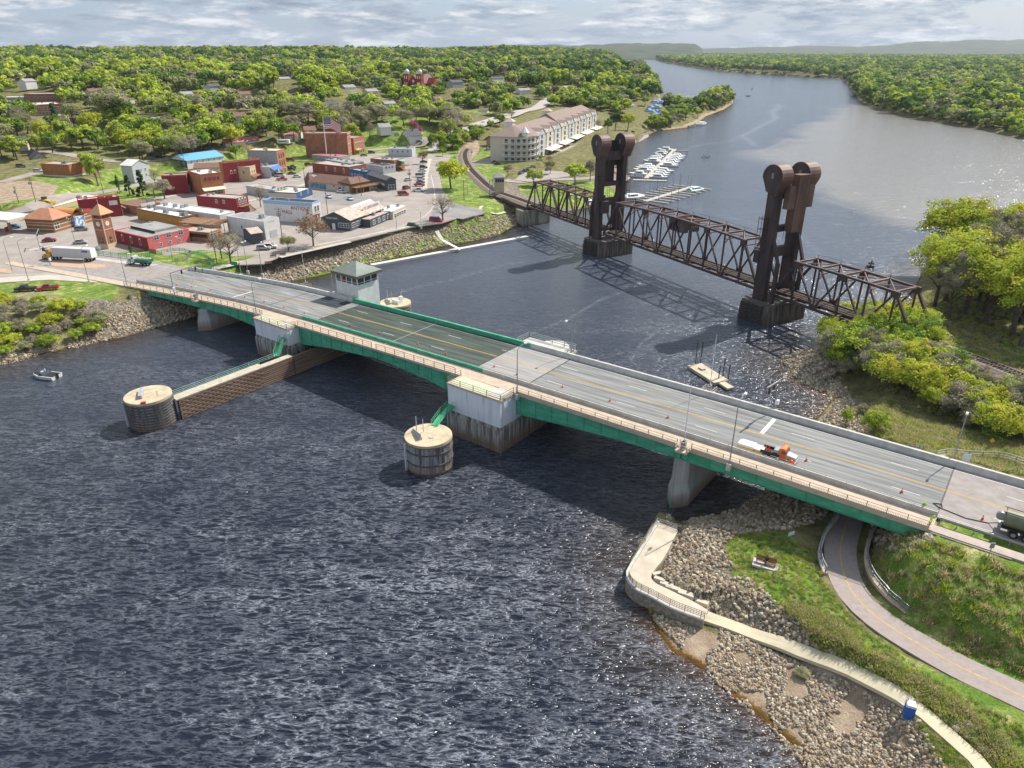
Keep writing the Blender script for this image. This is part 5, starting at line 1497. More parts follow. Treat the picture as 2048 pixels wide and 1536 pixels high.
for a,b_ in(((-1.5,1.0),(3.4,1.0)),((3.4,1.0),(3.4,-3.8)),((-1.5,1),(-1.5,-3.8))):
 for h in(9.0,8.5):mb.beam((*a,h),(*b_,h),.09)
 for k in range(4):mb.beam((a[0]+(b_[0]-a[0])*k/3,a[1]+(b_[1]-a[1])*k/3,7.9),(a[0]+(b_[0]-a[0])*k/3,a[1]+(b_[1]-a[1])*k/3,9.0),.1)
mb.build('railing',M_tanrail,rf2)
FP=smooth_px([(1875,903),(1910,896),(1950,898),(2000,905),(2060,925),(2140,955)],9.2,5)
fo=thing('path_fence','curved steel fence beside the path beyond the far side of the road','fence',(FP[0].x,FP[0].y,0))
railing_along(fo,FP,[ground(p.x,p.y)+.1 for p in FP],1.3,3,M_galv,.08,3)
fp2=[(p.x,p.y) for p in inset(FP,-.9)]
ribbon('footpath',fp2,1.6,M_walk,.2,1.5,True,2,.4)
FP=smooth_px([(1820,888),(1835,893),(1846,897)],7.5,3)
fo=thing('path_fence','short piece of grey fence at the head of the dirt track','fence',(FP[0].x,FP[0].y,0))
railing_along(fo,FP,[ground(p.x,p.y)+.2 for p in FP],1.2,2,M_galv,.08,3)
# TOWN
def c1(x,y):return(x/6.0235,350+y/6.0235)
def c2(x,y):return(300+x/5.12,380+y/5.12)
def c3(x,y):return(x/5.12,150+y/5.12)
def c4(x,y):return(380+x/5.12,200+y/5.12)
def c5(x,y):return(600+x/5.12,230+y/5.12)
def c6(x,y):return(900+x/5.12,180+y/5.12)
M_road=mat('town_asphalt',(.33,.285,.25),.9,var=.13,vscale=.15,bump=.1,bscale=10,coord='World')
M_pave=mat('town_pavement',(.50,.45,.38),.9,var=.1,vscale=.3,coord='World')
M_lot=mat('parking_asphalt',(.25,.235,.225),.9,var=.14,vscale=.12,coord='World')
def road_area(name,pts,m,dz,z=7.0):
 return sheet(name,pts,z,m,dz)
road_area('town_street',[(-300,640),(-300,440),(0,440),(60,434),(110,428),(150,416),(250,412),(400,372),(430,345),(590,350),(640,318),(760,306),(905,310),(890,330),(878,345),(885,380),(905,408),(968,420),(880,447),(820,455),(700,483),(640,495),(560,513),(525,528),(480,530),(455,505),(400,500),(330,512),(310,498),(240,505),(200,515),(232,527),(290,530),(278,555),(225,563),(150,558),(0,562)],M_road,.05)
road_area('pavement',[(-300,650),(-300,600),(0,556),(100,550),(215,556),(255,562),(250,570),(200,566),(100,560),(0,566)],M_pave,.12)
road_area('pavement',[(100,524),(150,525),(210,530),(212,536),(160,537),(103,532)],mat('island_brick',(.50,.33,.22),.9,var=.1,vscale=1),.15)
road_area('pavement',[(0,537),(25,542),(20,547),(0,546)],MATS['island_brick'],.15)
road_area('pavement',[(192,516),(240,522),(330,531),(420,541),(420,546),(330,536),(240,527),(192,521)],M_pave,.16)
road_area('parking_lot',[(905,405),(973,425),(925,438),(880,432),(868,440),(862,425),(880,412)],M_lot,.08)
road_area('parking_lot',[(985,316),(1030,324),(1075,328),(1140,334),(1190,343),(1130,354),(1060,364),(1010,358),(990,340)],M_road,.08,6.2)
road_area('parking_lot',[(945,322),(985,316),(990,330),(930,328)],M_road,.09)
sheet('gravel_lot',[(-80,572),(60,572),(75,592),(40,604),(-80,606)],6.6,mat('lot_gravel',(.30,.28,.27),.95,var=.15,vscale=1),.1)
for pts,w_,m_ in[([(215,548),(150,548),(60,549),(-80,553)],.3,M_linew),([(212,527),(150,520),(60,520),(-60,527)],.3,M_liney),([(100,505),(190,480),(240,462),(300,440)],.3,M_liney),([(300,440),(420,425),(500,380),(600,360)],.3,M_liney),([(720,475),(800,452),(850,432),(870,400),(862,350)],.25,M_linew),([(120,533),(160,517)],.7,M_linew),([(60,500),(110,490)],.7,M_linew)]:
 ribbon('road_markings',[(*gpt(x,y,7),7) for x,y in pts],w_,m_,.075,6,False,1)
for pts in([(640,358),(600,372),(520,398),(450,410)],[(430,352),(400,378),(330,395),(260,415)],[(700,484),(640,497),(560,515)],[(860,318),(852,350),(850,380)]):
 ribbon('pavement',[(*gpt(x,y,7),7) for x,y in pts],2.2,M_pave,.18,6,False,1,.15)
road_area('parking_lot',[(620,382),(730,390),(770,398),(745,418),(640,405),(625,395)],M_lot,.07)
ribbon('town_street',px([(-60,437),(30,428),(60,420),(88,408),(160,395),(200,385),(270,372),(340,352),(420,335)]),7,M_road,.12,4,True,4,1.2)
ribbon('town_street',px([(0,365),(50,352),(95,340),(150,330)]),6,M_road,.12,4,True,4,1.2)
ribbon('town_street',px([(60,300),(130,308),(200,320),(300,322),(400,305),(470,290)]),7,M_road,.12,4,True,4,1.2)
ribbon('town_street',px([(735,300),(780,288),(840,282),(850,278)]),9,M_road,.1,4)
ribbon('highway',px([(870,305),(880,290),(905,272),(940,258),(985,243),(1020,232),(1050,222),(1085,210),(1115,196),(1140,178),(1148,168)]),13,mat('highway_concrete',(.42,.38,.34),.9,var=.08,vscale=.3),.5,6,True,4,.3)
ribbon('footpath',px([(400,545),(470,535),(560,520),(700,490),(800,465),(870,453)]),1.9,M_pave,.15,4)
ribbon('footpath',px([(1010,425),(985,428),(960,420),(965,412)]),1.5,M_pave,.12,3)
ribbon('town_street',px([(1010,360),(1040,362),(1100,358),(1200,352),(1255,330),(1290,262),(1330,252)],6.5),6,M_road,.1,4)
def bay_lines(p0,p1,n,ln,z=7.0,flip=1):
 a=Vector(gpt(*p0,z)); b_=Vector(gpt(*p1,z)); t=(b_-a).normalized(); n_=Vector((-t.y,t.x))*flip
 mb=MB()
 for k in range(n):
  c=a+(b_-a)*k/(n-1); e=c+n_*ln
  mb.beam((c.x,c.y,z+.095),(e.x,e.y,z+.095),.18,.02)
 o=mb.build('bay_markings',M_linew); tag(o,kind='structure')
bay_lines((885,412),(968,428),11,5.5,flip=-1)
bay_lines((640,388),(735,400),9,5,flip=-1)
bay_lines((1020,345),(1060,330),6,5,flip=-1)
# buildings
BR={'brick':brick_mat('brick_red',(.22,.065,.04),(.33,.115,.075)),'orange':brick_mat('brick_orange',(.36,.13,.06),(.50,.21,.11)),'maroon':brick_mat('painted_maroon',(.22,.025,.03),(.30,.045,.05)),'old':brick_mat('old_brick',(.22,.09,.055),(.40,.20,.12)),'tan':mat('tan_wall',(.52,.40,.25),.9,var=.1,vscale=1),'white':mat('white_wall',(.66,.65,.63),.85,var=.08,vscale=.8),'grey':mat('grey_wall',(.33,.32,.31),.9,var=.12,vscale=.8),'dark':mat('slate_siding',(.07,.085,.10),.8,var=.12,vscale=1),'blue':mat('blue_wall',(.04,.10,.22),.8,var=.15,vscale=1),'pale':mat('pale_blue_grey_wall',(.47,.50,.52),.85,var=.08,vscale=1),'red':mat('bright_red_wall',(.52,.045,.05),.8,var=.08,vscale=1),'pink':mat('pink_red_wall',(.62,.16,.16),.85,var=.1,vscale=1),'ochre':mat('ochre_wall',(.40,.22,.05),.9,var=.12,vscale=1),'cream':mat('cream_wall',(.58,.50,.40),.9,var=.07,vscale=1),'wood':mat('brown_timber',(.24,.13,.06),.85,var=.25,vscale=2),'maroon2':mat('maroon_metal',(.25,.05,.06),.6,var=.12,vscale=1)}
RF={'grey':mat('grey_flat_roof',(.30,.29,.28),.95,var=.16,vscale=.3,coord='World'),'white':mat('white_flat_roof',(.68,.66,.63),.9,var=.1,vscale=.3,coord='World'),'brown':mat('brown_shingles',(.20,.115,.085),.95,var=.2,vscale=1.5),'blue':mat('blue_metal_roof',(.15,.40,.62),.5,var=.05,vscale=1),'pink':mat('faded_red_roof',(.46,.17,.17),.7,var=.1,vscale=.8),'dark':mat('dark_shingles',(.10,.10,.11),.95,var=.2,vscale=1.5),'tan':mat('tan_flat_roof',(.40,.36,.31),.95,var=.15,vscale=.3,coord='World'),'rust':mat('rusty_tin_roof',(.42,.25,.17),.7,col2=(.55,.50,.44),vscale=.8),'terra':mat('terracotta_roof',(.46,.21,.12),.8,var=.1,vscale=.5),'orange':mat('orange_roof',(.55,.26,.08),.8,var=.06,vscale=1),'teal':mat('teal_roof',(.18,.40,.36),.7),'black':mat('black_roof',(.045,.045,.05),.9,var=.2,vscale=.5),'cream':mat('pale_roof',(.62,.57,.43),.8,var=.08,vscale=1)}
M_sash=mat('window_sash',(.62,.60,.56),.7)
def solve_h(base,top,zb):
 X,Y=gpt(*base,zb); lo,hi=0,60
 for _ in range(40):
  m_=(lo+hi)/2
  if pix(X,Y,zb+m_)[1]>top[1]:lo=m_
  else:hi=m_
 return m_
def windows(o,face,L,rows,n,zs,w=1.0,h=1.5,arch=False,off=None,mar=1.0,m=None,fr=None,skip=()):
 """a row of windows on one wall of a box: face 'f' = front (y = 0, along x), 'l' = side (x = 0, along y), 'r' = x = W side"""
 for z in zs:
  for k in range(n):
   if(k,z) in skip:continue
   c=mar+(L-2*mar)*((k+.5)/n)
   mb=MB(); fm=MB()
   def put(q,a0,a1,z0,z1,d0,d1):
    if face=='f':q.box(a0,a1,-d1,-d0,z0,z1)
    elif face=='b':q.box(a0,a1,off+d0,off+d1,z0,z1)
    elif face=='l':q.box(-d1,-d0,a0,a1,z0,z1)
    else:q.box(off+d0,off+d1,a0,a1,z0,z1)
   put(fm,c-w/2-.12,c+w/2+.12,z-.12,z,.0,.09); put(fm,c-w/2-.12,c+w/2+.12,z+h,z+h+.14,.0,.09)
   put(fm,c-w/2-.12,c-w/2,z,z+h,.0,.08); put(fm,c+w/2,c+w/2+.12,z,z+h,.0,.08); put(fm,c-.035,c+.035,z,z+h,.03,.06); put(fm,c-w/2,c+w/2,z+h/2-.035,z+h/2+.035,.025,.055)
   if arch:
    for s_ in range(5):
     a0,a1=math.pi*s_/5,math.pi*(s_+1)/5
     put(fm,c+math.cos(a1)*w*.56,c+math.cos(a0)*w*.56,z+h,z+h+.12+.45*math.sin((a0+a1)/2),.0,.07)
   f_=fm.build('window',fr or M_sash,o)
   put(mb,c-w/2,c+w/2,z,z+h,.0,.03); mb.build('pane',m or M_glass,f_)
def box_building(label,Bb,Bt,A,C,wall,roof='grey',side=None,par=.5,depth=None,depthC=None,zg=7.0,cat='building',name='building',units=2,h=None,trim=None):
 """box from photo corners: Bb / Bt foot and top of the front corner, A / C tops of the other two visible corners.
    local frame: origin at the front corner's foot, x along the front wall (towards C), y along the side wall (towards A)"""
 zg=at(*Bb)[2] if zg in(None,7.0) else zg
 H_=h or solve_h(Bb,Bt,zg)
 B_=Vector(gpt(*Bt,zg+H_));
 a=(Vector(gpt(*A,zg+H_))-B_) if A else None
 c=(Vector(gpt(*C,zg+H_))-B_) if C else None
 if c is None:c=Vector((a.y,-a.x)).normalized()*depthC
 x=c.normalized(); y=Vector((-x.y,x.x))
 if a is not None and a.length>c.length:y=a.normalized(); x=Vector((y.y,-y.x))
 W_=max(2.5,c.dot(x)); D_=depth or max(3.0,a.dot(y))
 rz=math.atan2(x.y,x.x)
 o=thing(name,label,cat,(B_.x,B_.y,zg),rz)
 mb=MB(); mb.box(0,W_,0,D_,-1.0,H_); mb.build('wall',BR[wall] if isinstance(wall,str) else wall,o)
 if side:
  mb=MB(); mb.box(-.06,0,.0,D_,-.5,H_-.02); mb.build('side_wall',BR[side] if isinstance(side,str) else side,o)
 mb=MB(); mb.box(.25,W_-.25,.25,D_-.25,H_,H_+.06); mb.build('roof',RF[roof],o)
 mb=MB()
 for q in((0,W_,0,.28),(0,W_,D_-.28,D_),(0,.28,.28,D_-.28),(W_-.28,W_,.28,D_-.28)):mb.box(q[0]-.05,q[1]+.05,q[2]-.05,q[3]+.05,H_,H_+par)
 mb.build('parapet',trim or(BR[wall] if isinstance(wall,str) else wall),o)
 r_=random.Random(label)
 for k in range(units):
  ux,uy=r_.uniform(1.5,max(1.6,W_-2.5)),r_.uniform(1.5,max(1.6,D_-2.5)); s_=r_.uniform(.8,1.6)
  mb=MB(); mb.box(ux,ux+s_,uy,uy+s_*.8,H_+.06,H_+.4+s_*.5); mb.box(ux+.15,ux+s_-.15,uy+.1,uy+s_*.8-.1,H_+.4+s_*.5,H_+.5+s_*.5); mb.build('roof_unit',M_galv,o)
 return o,W_,D_,H_
def gable_building(label,Bb,Bt,A,C,wall,roof,rise=2.0,ridge='y',zg=7.0,cat='house',name='house',over=.4,depth=None,depthC=None,h=None,side=None,hip=0.0,chim=False):
 zg=at(*Bb)[2] if zg in(None,7.0) else zg
 H_=h or solve_h(Bb,Bt,zg)
 B_=Vector(gpt(*Bt,zg+H_))
 a=(Vector(gpt(*A,zg+H_))-B_) if A else None
 c=(Vector(gpt(*C,zg+H_))-B_) if C else None
 if c is None:c=Vector((a.y,-a.x)).normalized()*depthC
 x=c.normalized(); y=Vector((-x.y,x.x))
 if a is not None and a.length>c.length:y=a.normalized(); x=Vector((y.y,-y.x))
 W_=max(2.5,c.dot(x)); D_=depth or max(3.0,a.dot(y))
 o=thing(name,label,cat,(B_.x,B_.y,zg),math.atan2(x.y,x.x))
 mb=MB(); mb.box(0,W_,0,D_,-1.2,H_)
 if ridge=='y' and not hip:mb.extr([(0,H_),(W_,H_),(W_/2,H_+rise)],'y',0,D_)
 elif not hip:mb.extr([(0,H_),(D_,H_),(D_/2,H_+rise)],'x',0,W_)
 mb.build('wall',BR[wall],o)
 if side:mb=MB(); mb.box(-.06,0,0,D_,-.5,H_); mb.build('side_wall',BR[side],o)
 mb=MB(); e=over
 if ridge=='y':
  k=rise/(W_/2)
  if hip:
   mb.loft([[(-e,-e,H_-.05),(W_+e,-e,H_-.05),(W_+e,D_+e,H_-.05),(-e,D_+e,H_-.05)],[(-e,-e,H_+.1),(W_+e,-e,H_+.1),(W_+e,D_+e,H_+.1),(-e,D_+e,H_+.1)],[(W_/2-.05,hip,H_+rise),(W_/2+.05,hip,H_+rise),(W_/2+.05,D_-hip,H_+rise),(W_/2-.05,D_-hip,H_+rise)]])
  else:
   for sg in(0,1):
    xe=-e if sg==0 else W_+e; z0=H_-e*k
    mb.add([(xe,-e,z0),(W_/2,-e,H_+rise),(W_/2,D_+e,H_+rise),(xe,D_+e,z0),(xe,-e,z0+.18),(W_/2,-e,H_+rise+.18),(W_/2,D_+e,H_+rise+.18),(xe,D_+e,z0+.18)],[(0,1,2,3),(4,5,6,7),(0,1,5,4),(1,2,6,5),(2,3,7,6),(3,0,4,7)])
 else:
  k=rise/(D_/2)
  if hip:
   mb.loft([[(-e,-e,H_-.05),(W_+e,-e,H_-.05),(W_+e,D_+e,H_-.05),(-e,D_+e,H_-.05)],[(-e,-e,H_+.1),(W_+e,-e,H_+.1),(W_+e,D_+e,H_+.1),(-e,D_+e,H_+.1)],[(hip,D_/2-.05,H_+rise),(W_-hip,D_/2-.05,H_+rise),(W_-hip,D_/2+.05,H_+rise),(hip,D_/2+.05,H_+rise)]])
  else:
   for sg in(0,1):
    ye=-e if sg==0 else D_+e; z0=H_-e*k
    mb.add([(-e,ye,z0),(-e,D_/2,H_+rise),(W_+e,D_/2,H_+rise),(W_+e,ye,z0),(-e,ye,z0+.18),(-e,D_/2,H_+rise+.18),(W_+e,D_/2,H_+rise+.18),(W_+e,ye,z0+.18)],[(0,1,2,3),(4,5,6,7),(0,1,5,4),(1,2,6,5),(2,3,7,6),(3,0,4,7)])
 mb.build('roof',RF[roof],o)
 if chim:mb=MB(); mb.box(W_*.6,W_*.6+.7,D_*.5-.35,D_*.5+.35,H_,H_+rise+1); mb.build('chimney',BR['old'],o)
 return o,W_,D_,H_
def part_box(o,nm,q,m):
 mb=MB(); mb.box(*q); return mb.build(nm,m,o)
def awning(o,x0,x1,z,d,m,drop=.8,sgn=-1):
 mb=MB(); mb.add([(x0,0,z),(x1,0,z),(x1,sgn*d,z-drop),(x0,sgn*d,z-drop),(x0,0,z-.12),(x1,0,z-.12),(x1,sgn*d,z-drop-.12),(x0,sgn*d,z-drop-.12)],[(0,1,2,3),(4,7,6,5),(0,4,5,1),(1,5,6,2),(2,6,7,3),(3,7,4,0)]); return mb.build('awning',m,o)
def shopfront(o,W_,z=.4,h=2.2,m=None):
 n=max(1,int(W_/3.2))
 windows(o,'f',W_,1,n,[z],2.3,h,mar=.6,fr=m)
o,w,d,h=box_building('long white walled building with a white flat roof behind the deck restaurant',c2(735,395),c2(712,262),c2(60,168),c2(885,228),'white','white',par=.3,units=5)
o,w,d,h=box_building('long low building with a white roof behind the red western building',c1(650,425),c1(640,388),None,c1(1180,248),'tan','white',depth=7,par=.2)
o,w,d,h=box_building('long low red building with a grey roof behind the green curved ramp',c1(1800,915),c1(1770,765),c1(1372,672),c2(300,385),'pink','grey',side='maroon',par=.35)
windows(o,'l',d,1,3,[1.4],1.0,1.8,arch=True,mar=2); windows(o,'f',w,1,3,[3.2],1.7,1.5,mar=1); windows(o,'f',w,1,3,[.8],1.0,1.0,mar=2.5)
part_box(o,'raised_roof',(w*.35,w-1,d*.25,d-1.5,h+.06,h+.9),RF['grey']); part_box(o,'roof_edge',(w*.35-.15,w*.35-.02,d*.2,d-1.5,h+.06,h+.95),M_black)
o,w,d,h=box_building('ochre sided building with a white roof full of air conditioners',c2(330,400),c2(315,290),c1(1640,415),c2(470,255),'wood','white',side='ochre',par=.5,units=9)
windows(o,'f',w,1,4,[h-2.6],1.1,1.9,mar=.5)
o,w,d,h=box_building('low dark restaurant with an orange roof edge and a shaded terrace',c2(655,540),c2(600,440),c2(325,415),c2(708,400),'wood','tan',side='old',par=.15,trim=RF['orange'])
part_box(o,'opening_shade',(-.12,-.07,1,d-1,1.6,h-.6),M_black); windows(o,'f',w,1,3,[1.5],1.3,1.4,mar=.3)  # black panel on the side wall stands in for the terrace's shade
dk_=part_box(o,'roof_deck',(w+.2,w+9.5,d*.2,d+7,4.3,4.6),BR['wood'])
mb=MB()
for k in range(9):
 mb.beam((w+.4+k*1.1,d*.2,4.6),(w+.4+k*1.1,d*.2,5.8),.12)
 mb.beam((w+.4+k*1.1,d*.2,-.5),(w+.4+k*1.1,d*.2,4.3),.16) if k%2==0 else None
for hh in(5.8,5.4,5.0):mb.beam((w+.4,d*.2,hh),(w+9.3,d*.2,hh),.08); mb.beam((w+9.3,d*.2,hh),(w+9.3,d+6.8,hh),.08)
mb.build('deck_railing',BR['wood'],o)
for k in range(7):
 r_=random.Random(k); xx,yy=w+1.5+(k%4)*2.1,d*.2+1.5+(k//4)*3.5
 if yy<d+6:mb=MB(); mb.cyl((xx,yy,4.6),(xx,yy,5.3),.06,n=5); mb.cyl((xx,yy,5.3),(xx,yy,5.36),.55,n=8); mb.build('deck_table',mat('table_wood',(.35,.22,.12),.8),o)
o,w,d,h=box_building('maroon two storey brick building with a grey flat roof and an outside stair',c4(490,1175),c4(472,1018),c4(62,988),c4(600,985),'maroon','tan',par=.3)
windows(o,'l',d,1,5,[4.2],.9,1.3,skip=((0,4.2),(3,4.2),(4,4.2))); windows(o,'f',w,1,3,[3.8],1.0,2.0,arch=True)
mb=MB()
for k in range(12):mb.box(w-1.5+k*.32,w-1.1+k*.32,-1.6,-.2,3.0-k*.26,3.08-k*.26)
mb.build('stair',BR['wood'],o); part_box(o,'balcony',(.5,w-1,-2,0,3.1,3.25),BR['wood'])
o,w,d,h=box_building('white garage building with a curved white false front and a garage door',c4(772,1432),c4(748,1248),c4(375,1190),c4(885,1205),'white','grey',par=.15)
mb=MB(); pr_=[(0,0),(w,0),(w,h+.2),(w*.82,h+.9),(w*.5,h+1.5),(w*.18,h+.9),(0,h+.2)]; mb.extr([(p[0],p[1]) for p in pr_],'y',-.25,-.02); mb.build('false_front',BR['white'],o)
part_box(o,'garage_door',(w*.3,w*.75,-.34,-.26,0,2.8),mat('door_grey',(.45,.46,.47),.7)); windows(o,'l',d,1,4,[2.6],.8,1.2,skip=((1,2.6),(3,2.6)))
mb=MB(); mb.box(w*.3,w*.7,-.3,-.26,h-.6,h-.1); mb.build('sign_band',mat('faint_band',(.55,.55,.52),.8),o)
o,w,d,h=gable_building('small dark pavilion with a fanned orange copper awning beside the white garage',c2(1040,560),c2(1040,450),c2(950,400),c2(1135,430),'dark','rust',1.0,'x',cat='pavilion',name='pavilion')
o,w,d,h=box_building('white painted brick antique mall with lettering on its long side',c4(1268,1268),c4(1248,1068),c4(745,1032),c4(1342,1040),'white','black',par=.5,trim=mat('pale_blue_trim',(.30,.45,.62),.8),side=None)
side=o
for txt,yy,zz in(('ANTIQUE',.60,.66),('MALL',.40,.42)):
 mw=Matrix.Translation((-.05,d*(1-.0)*1.0-d*(yy-.0)*.93,h*zz))@Matrix.Rotation(R(-90),4,'Z')@Matrix.Rotation(R(90),4,'X')
 text_mesh('lettering',txt,h*.27,paint((.33,.05,.04)),o,mw,.02,'LEFT')
part_box(o,'blue_band',(-.05,0,0.2,d,h-.9,h-.1),MATS['pale_blue_trim'])
windows(o,'l',d,1,8,[h*.5],.9,1.8,skip=tuple((k,h*.5) for k in range(1,8))); windows(o,'f',w,1,2,[4.4,1.2],1.1,2.0)
part_box(o,'balcony',(-1.5,w*.5,-1.4,0,3.2,3.4),mat('maroon_balcony',(.2,.05,.04),.7))
mb=MB()
for k in range(8):mb.beam((-1.4+k*(w*.5+1.4)/7,-1.35,3.4),(-1.4+k*(w*.5+1.4)/7,-1.35,4.4),.07)
mb.beam((-1.4,-1.35,4.4),(w*.5,-1.35,4.4),.08); mb.build('balcony_rail',MATS['maroon_balcony'],o)
o,w,d,h=box_building('pale grey metal sided building with a flat roof behind the antique mall',c4(885,1008),c4(870,928),c4(572,880),c4(985,902),'pale','tan',par=.25)
windows(o,'f',w,1,3,[3.0],.9,1.5)
o,w,d,h=box_building('deep blue building with a cream patched roof beside the antique mall',c4(1090,1030),c4(1085,962),c4(985,938),c4(1250,905),'blue','cream',par=.4,side='cream',depth=14)
windows(o,'f',w,1,2,[1.6],.9,1.4)
# liquor store
o,w,d,h=gable_building('slate blue gabled store with a rusty and white tin roof',c4(1640,1345),c4(1637,1232),c4(1310,1215),c4(1985,1100),'dark','rust',2.6,'x',cat='shop',name='shop')
windows(o,'f',w*.5,1,4,[1.2],1.9,1.5,fr=M_white,mar=.6)
windows(o,'l',d*.45,1,2,[1.2],2.2,1.5,fr=M_white,mar=.6); part_box(o,'door',(-.08,0,d*.52,d*.62,0,2.4),M_white)
mb=MB()
mb.add([(w*.42,-.5,h-.25),(w+.45,-.5,h-.25),(w+.45,d/2,h+2.82),(w*.42,d/2,h+2.82)],[(0,1,2,3)]); mb.add([(w*.42,d+.5,h-.25),(w+.45,d+.5,h-.25),(w+.45,d/2,h+2.84),(w*.42,d/2,h+2.84)],[(0,1,2,3)])
ro_=mb.build('white_roof_half',RF['white'],o)
sg=part_box(o,'roof_sign',(w*.50,w+.2,d*.14,d*.14+.15,h+.7,h+2.6),BR['white'])
text_mesh('lettering','ST. CROIX LIQUORS',1.5,paint((.35,.05,.08)),sg,Matrix.Translation((w*.75,d*.14-.03,h+1.1))@Matrix.Rotation(R(90),4,'X')@Matrix.Scale(.78,4,(1,0,0)),.01)
sl2=text_mesh('lettering','TRADITIONS',1.0,M_white,o,Matrix.Translation((-.08,d*.62,h-.1))@Matrix.Rotation(R(-90),4,'Z')@Matrix.Rotation(R(90),4,'X')@Matrix.Scale(.9,4,(1,0,0)),.02)
o,w,d,h=box_building('low slate annex with large windows attached to the gabled store',c5(720,1150),c5(715,1075),c5(640,1055),c5(940,985),'dark','rust',par=.1,h=3.0,depth=6)
windows(o,'f',w,1,4,[.9],1.6,1.4,fr=M_white)
o,w,d,h=box_building('long low shed with a white roof at the street bend',c5(955,1045),c5(950,990),c5(885,965),c5(1090,930),'cream','white',par=.1,h=3.2,depth=7)
windows(o,'f',w,1,5,[.6],1.8,1.4,fr=M_white)
# mural building
o,w,d,h=gable_building('cream hall with a brown hipped roof and a river mural on its wall',c4(1210,905),c4(1212,835),None,c4(1640,880),'cream','brown',3.2,'x',depth=11,hip=2.5,cat='hall',name='hall')
mu=part_box(o,'mural',(.6,w*.42,-.08,0,.6,2.8),mat('mural_paint',(.05,.18,.38),.8,col2=(.30,.36,.22),vscale=.5,contrast=(.45,.6)))
windows(o,'f',w,1,4,[2.0],1.2,.8,skip=((0,2.0),(1,2.0))); part_box(o,'door',(w*.72,w*.78,-.1,0,0,2.2),BR['maroon2'])
mb=MB(); mb.box(-3.5,-.1,1,4.5,-1,h+.5); mb.loft([[(-3.8,.7,h+.5),(.2,.7,h+.5),(.2,4.8,h+.5),(-3.8,4.8,h+.5)],[(-1.9,2.6,h+4),(-1.7,2.6,h+4),(-1.7,2.8,h+4),(-1.9,2.8,h+4)]]); mb.build('corner_turret',RF['brown'],o)
o2,w2,d2,h2=gable_building('brown roofed timber terrace with a balcony at the end of the cream hall',c4(1655,955),c4(1650,862),None,c4(1835,830),'wood','brown',2.2,'x',depth=9,hip=2,cat='terrace',name='terrace')
part_box(o2,'balcony',(0,w2+5,-4.0,0,2.6,2.85),BR['wood'])
mb=MB()
for k in range(16):mb.beam((k*(w2+5)/15,-3.9,2.8),(k*(w2+5)/15,-3.9,3.9),.1)
for hh in(3.9,3.5,3.1):mb.beam((0,-3.9,hh),(w2+5,-3.9,hh),.09)
for k in range(5):mb.beam((k*(w2+4.6)/4,-3.7,0),(k*(w2+4.6)/4,-3.7,2.7),.25)
mb.build('balcony_rail',mat('new_timber',(.42,.26,.11),.8,var=.15,vscale=2),o2)
# long brick block and its neighbours
o,w,d,h=box_building('long brick building with three windows and a pale roof above the cream hall',c4(1252,745),c4(1250,650),None,c4(1630,692),'brick','tan',depth=13,par=.3)
windows(o,'f',w,1,4,[2.0],.9,1.7,arch=True,skip=((0,2.0),))
o,w,d,h=box_building('wide grey roofed building behind the long brick building',c4(1640,760),c4(1640,655),c4(1385,612),c4(1800,640),'grey','grey',par=.3,units=5,depth=24)
o,w,d,h=box_building('white two storey building with big upper windows facing the parked cars',c5(870,605),c5(850,532),c5(660,500),c5(935,508),'pale','black',par=.4,trim=BR['white'])
windows(o,'f',w,1,3,[2.6],1.1,1.7)
o,w,d,h=gable_building('slate building with a dark pitched roof beside the timber terrace',c5(885,780),c5(882,668),c5(690,605),c5(940,645),'dark','dark',1.2,'y',cat='building',name='building')
windows(o,'f',w,1,1,[.4],3.0,2.3,fr=M_white); part_box(o,'sign_board',(-.1,0,d*.1,d*.35,2.2,3.2),BR['white'])
o,w,d,h=box_building('blue grey building with a low roof squeezed beside the long brick building',c5(665,645),c5(660,590),c5(500,560),c5(720,572),'blue','grey',h=5.4)
windows(o,'l',d,1,4,[2.6],1.4,1.3)
o,w,d,h=box_building('weathered grey corrugated building on the hill street corner',c5(905,425),c5(902,348),None,c5(1145,352),'pale','grey',depth=9,par=.3)
windows(o,'f',w,1,4,[2.6],1.0,1.2)
o,w,d,h=box_building('flat roofed tavern with a teal awning and timber stairs near the parked cars',c5(965,585),c5(960,470),c5(720,450),c5(1160,455),'old','tan',par=.3,units=4,h=5.5)
awning(o,w*.35,w*.9,h+.1,3.2,RF['teal'],.6); part_box(o,'terrace',(w*.1,w*.95,-4,0,2.2,2.4),BR['wood'])
mb=MB()
for k in range(10):mb.box(w*.05+k*.3,w*.05+.3+k*.3,-5.4,-4.0,2.2-k*.22,2.28-k*.22)
for k in range(12):mb.beam((w*.1+k*w*.85/11,-3.9,2.4),(w*.1+k*w*.85/11,-3.9,3.4),.09)
mb.beam((w*.1,-3.9,3.4),(w*.95,-3.9,3.4),.1); mb.build('stair_and_rail',MATS['new_timber'],o)
# upper street: tall brick blocks
o,w,d,h=box_building('tall weathered brick block with an ornate front behind the flag',c4(1628,592),c4(1605,350),c4(1168,352),c4(1665,328),'orange','grey',side='old',par=.7)
windows(o,'f',w,1,3,[h*.38,h*.68],1.1,2.4,arch=True,fr=M_sash); part_box(o,'cornice',(-.2,w+.2,-.5,0,h-.6,h+.1),mat('cornice',(.45,.25,.18),.8)); shopfront(o,w)
o,w,d,h=box_building('two storey brick block with seven arched windows beside the tall brick block',c4(1690,560),c4(1672,398),None,c4(1782,372),'orange','grey',depth=20,par=.5)
windows(o,'f',w,1,6,[h*.5],1.0,2.0,arch=True); shopfront(o,w,.3,2.0); awning(o,1,w*.5,3.4,1.6,RF['orange'])
o,w,d,h=box_building('narrow three storey orange brick building with a plain grey side wall',c4(905,765),c4(885,525),c4(585,518),c4(980,502),'orange','cream',side='grey',par=.3)
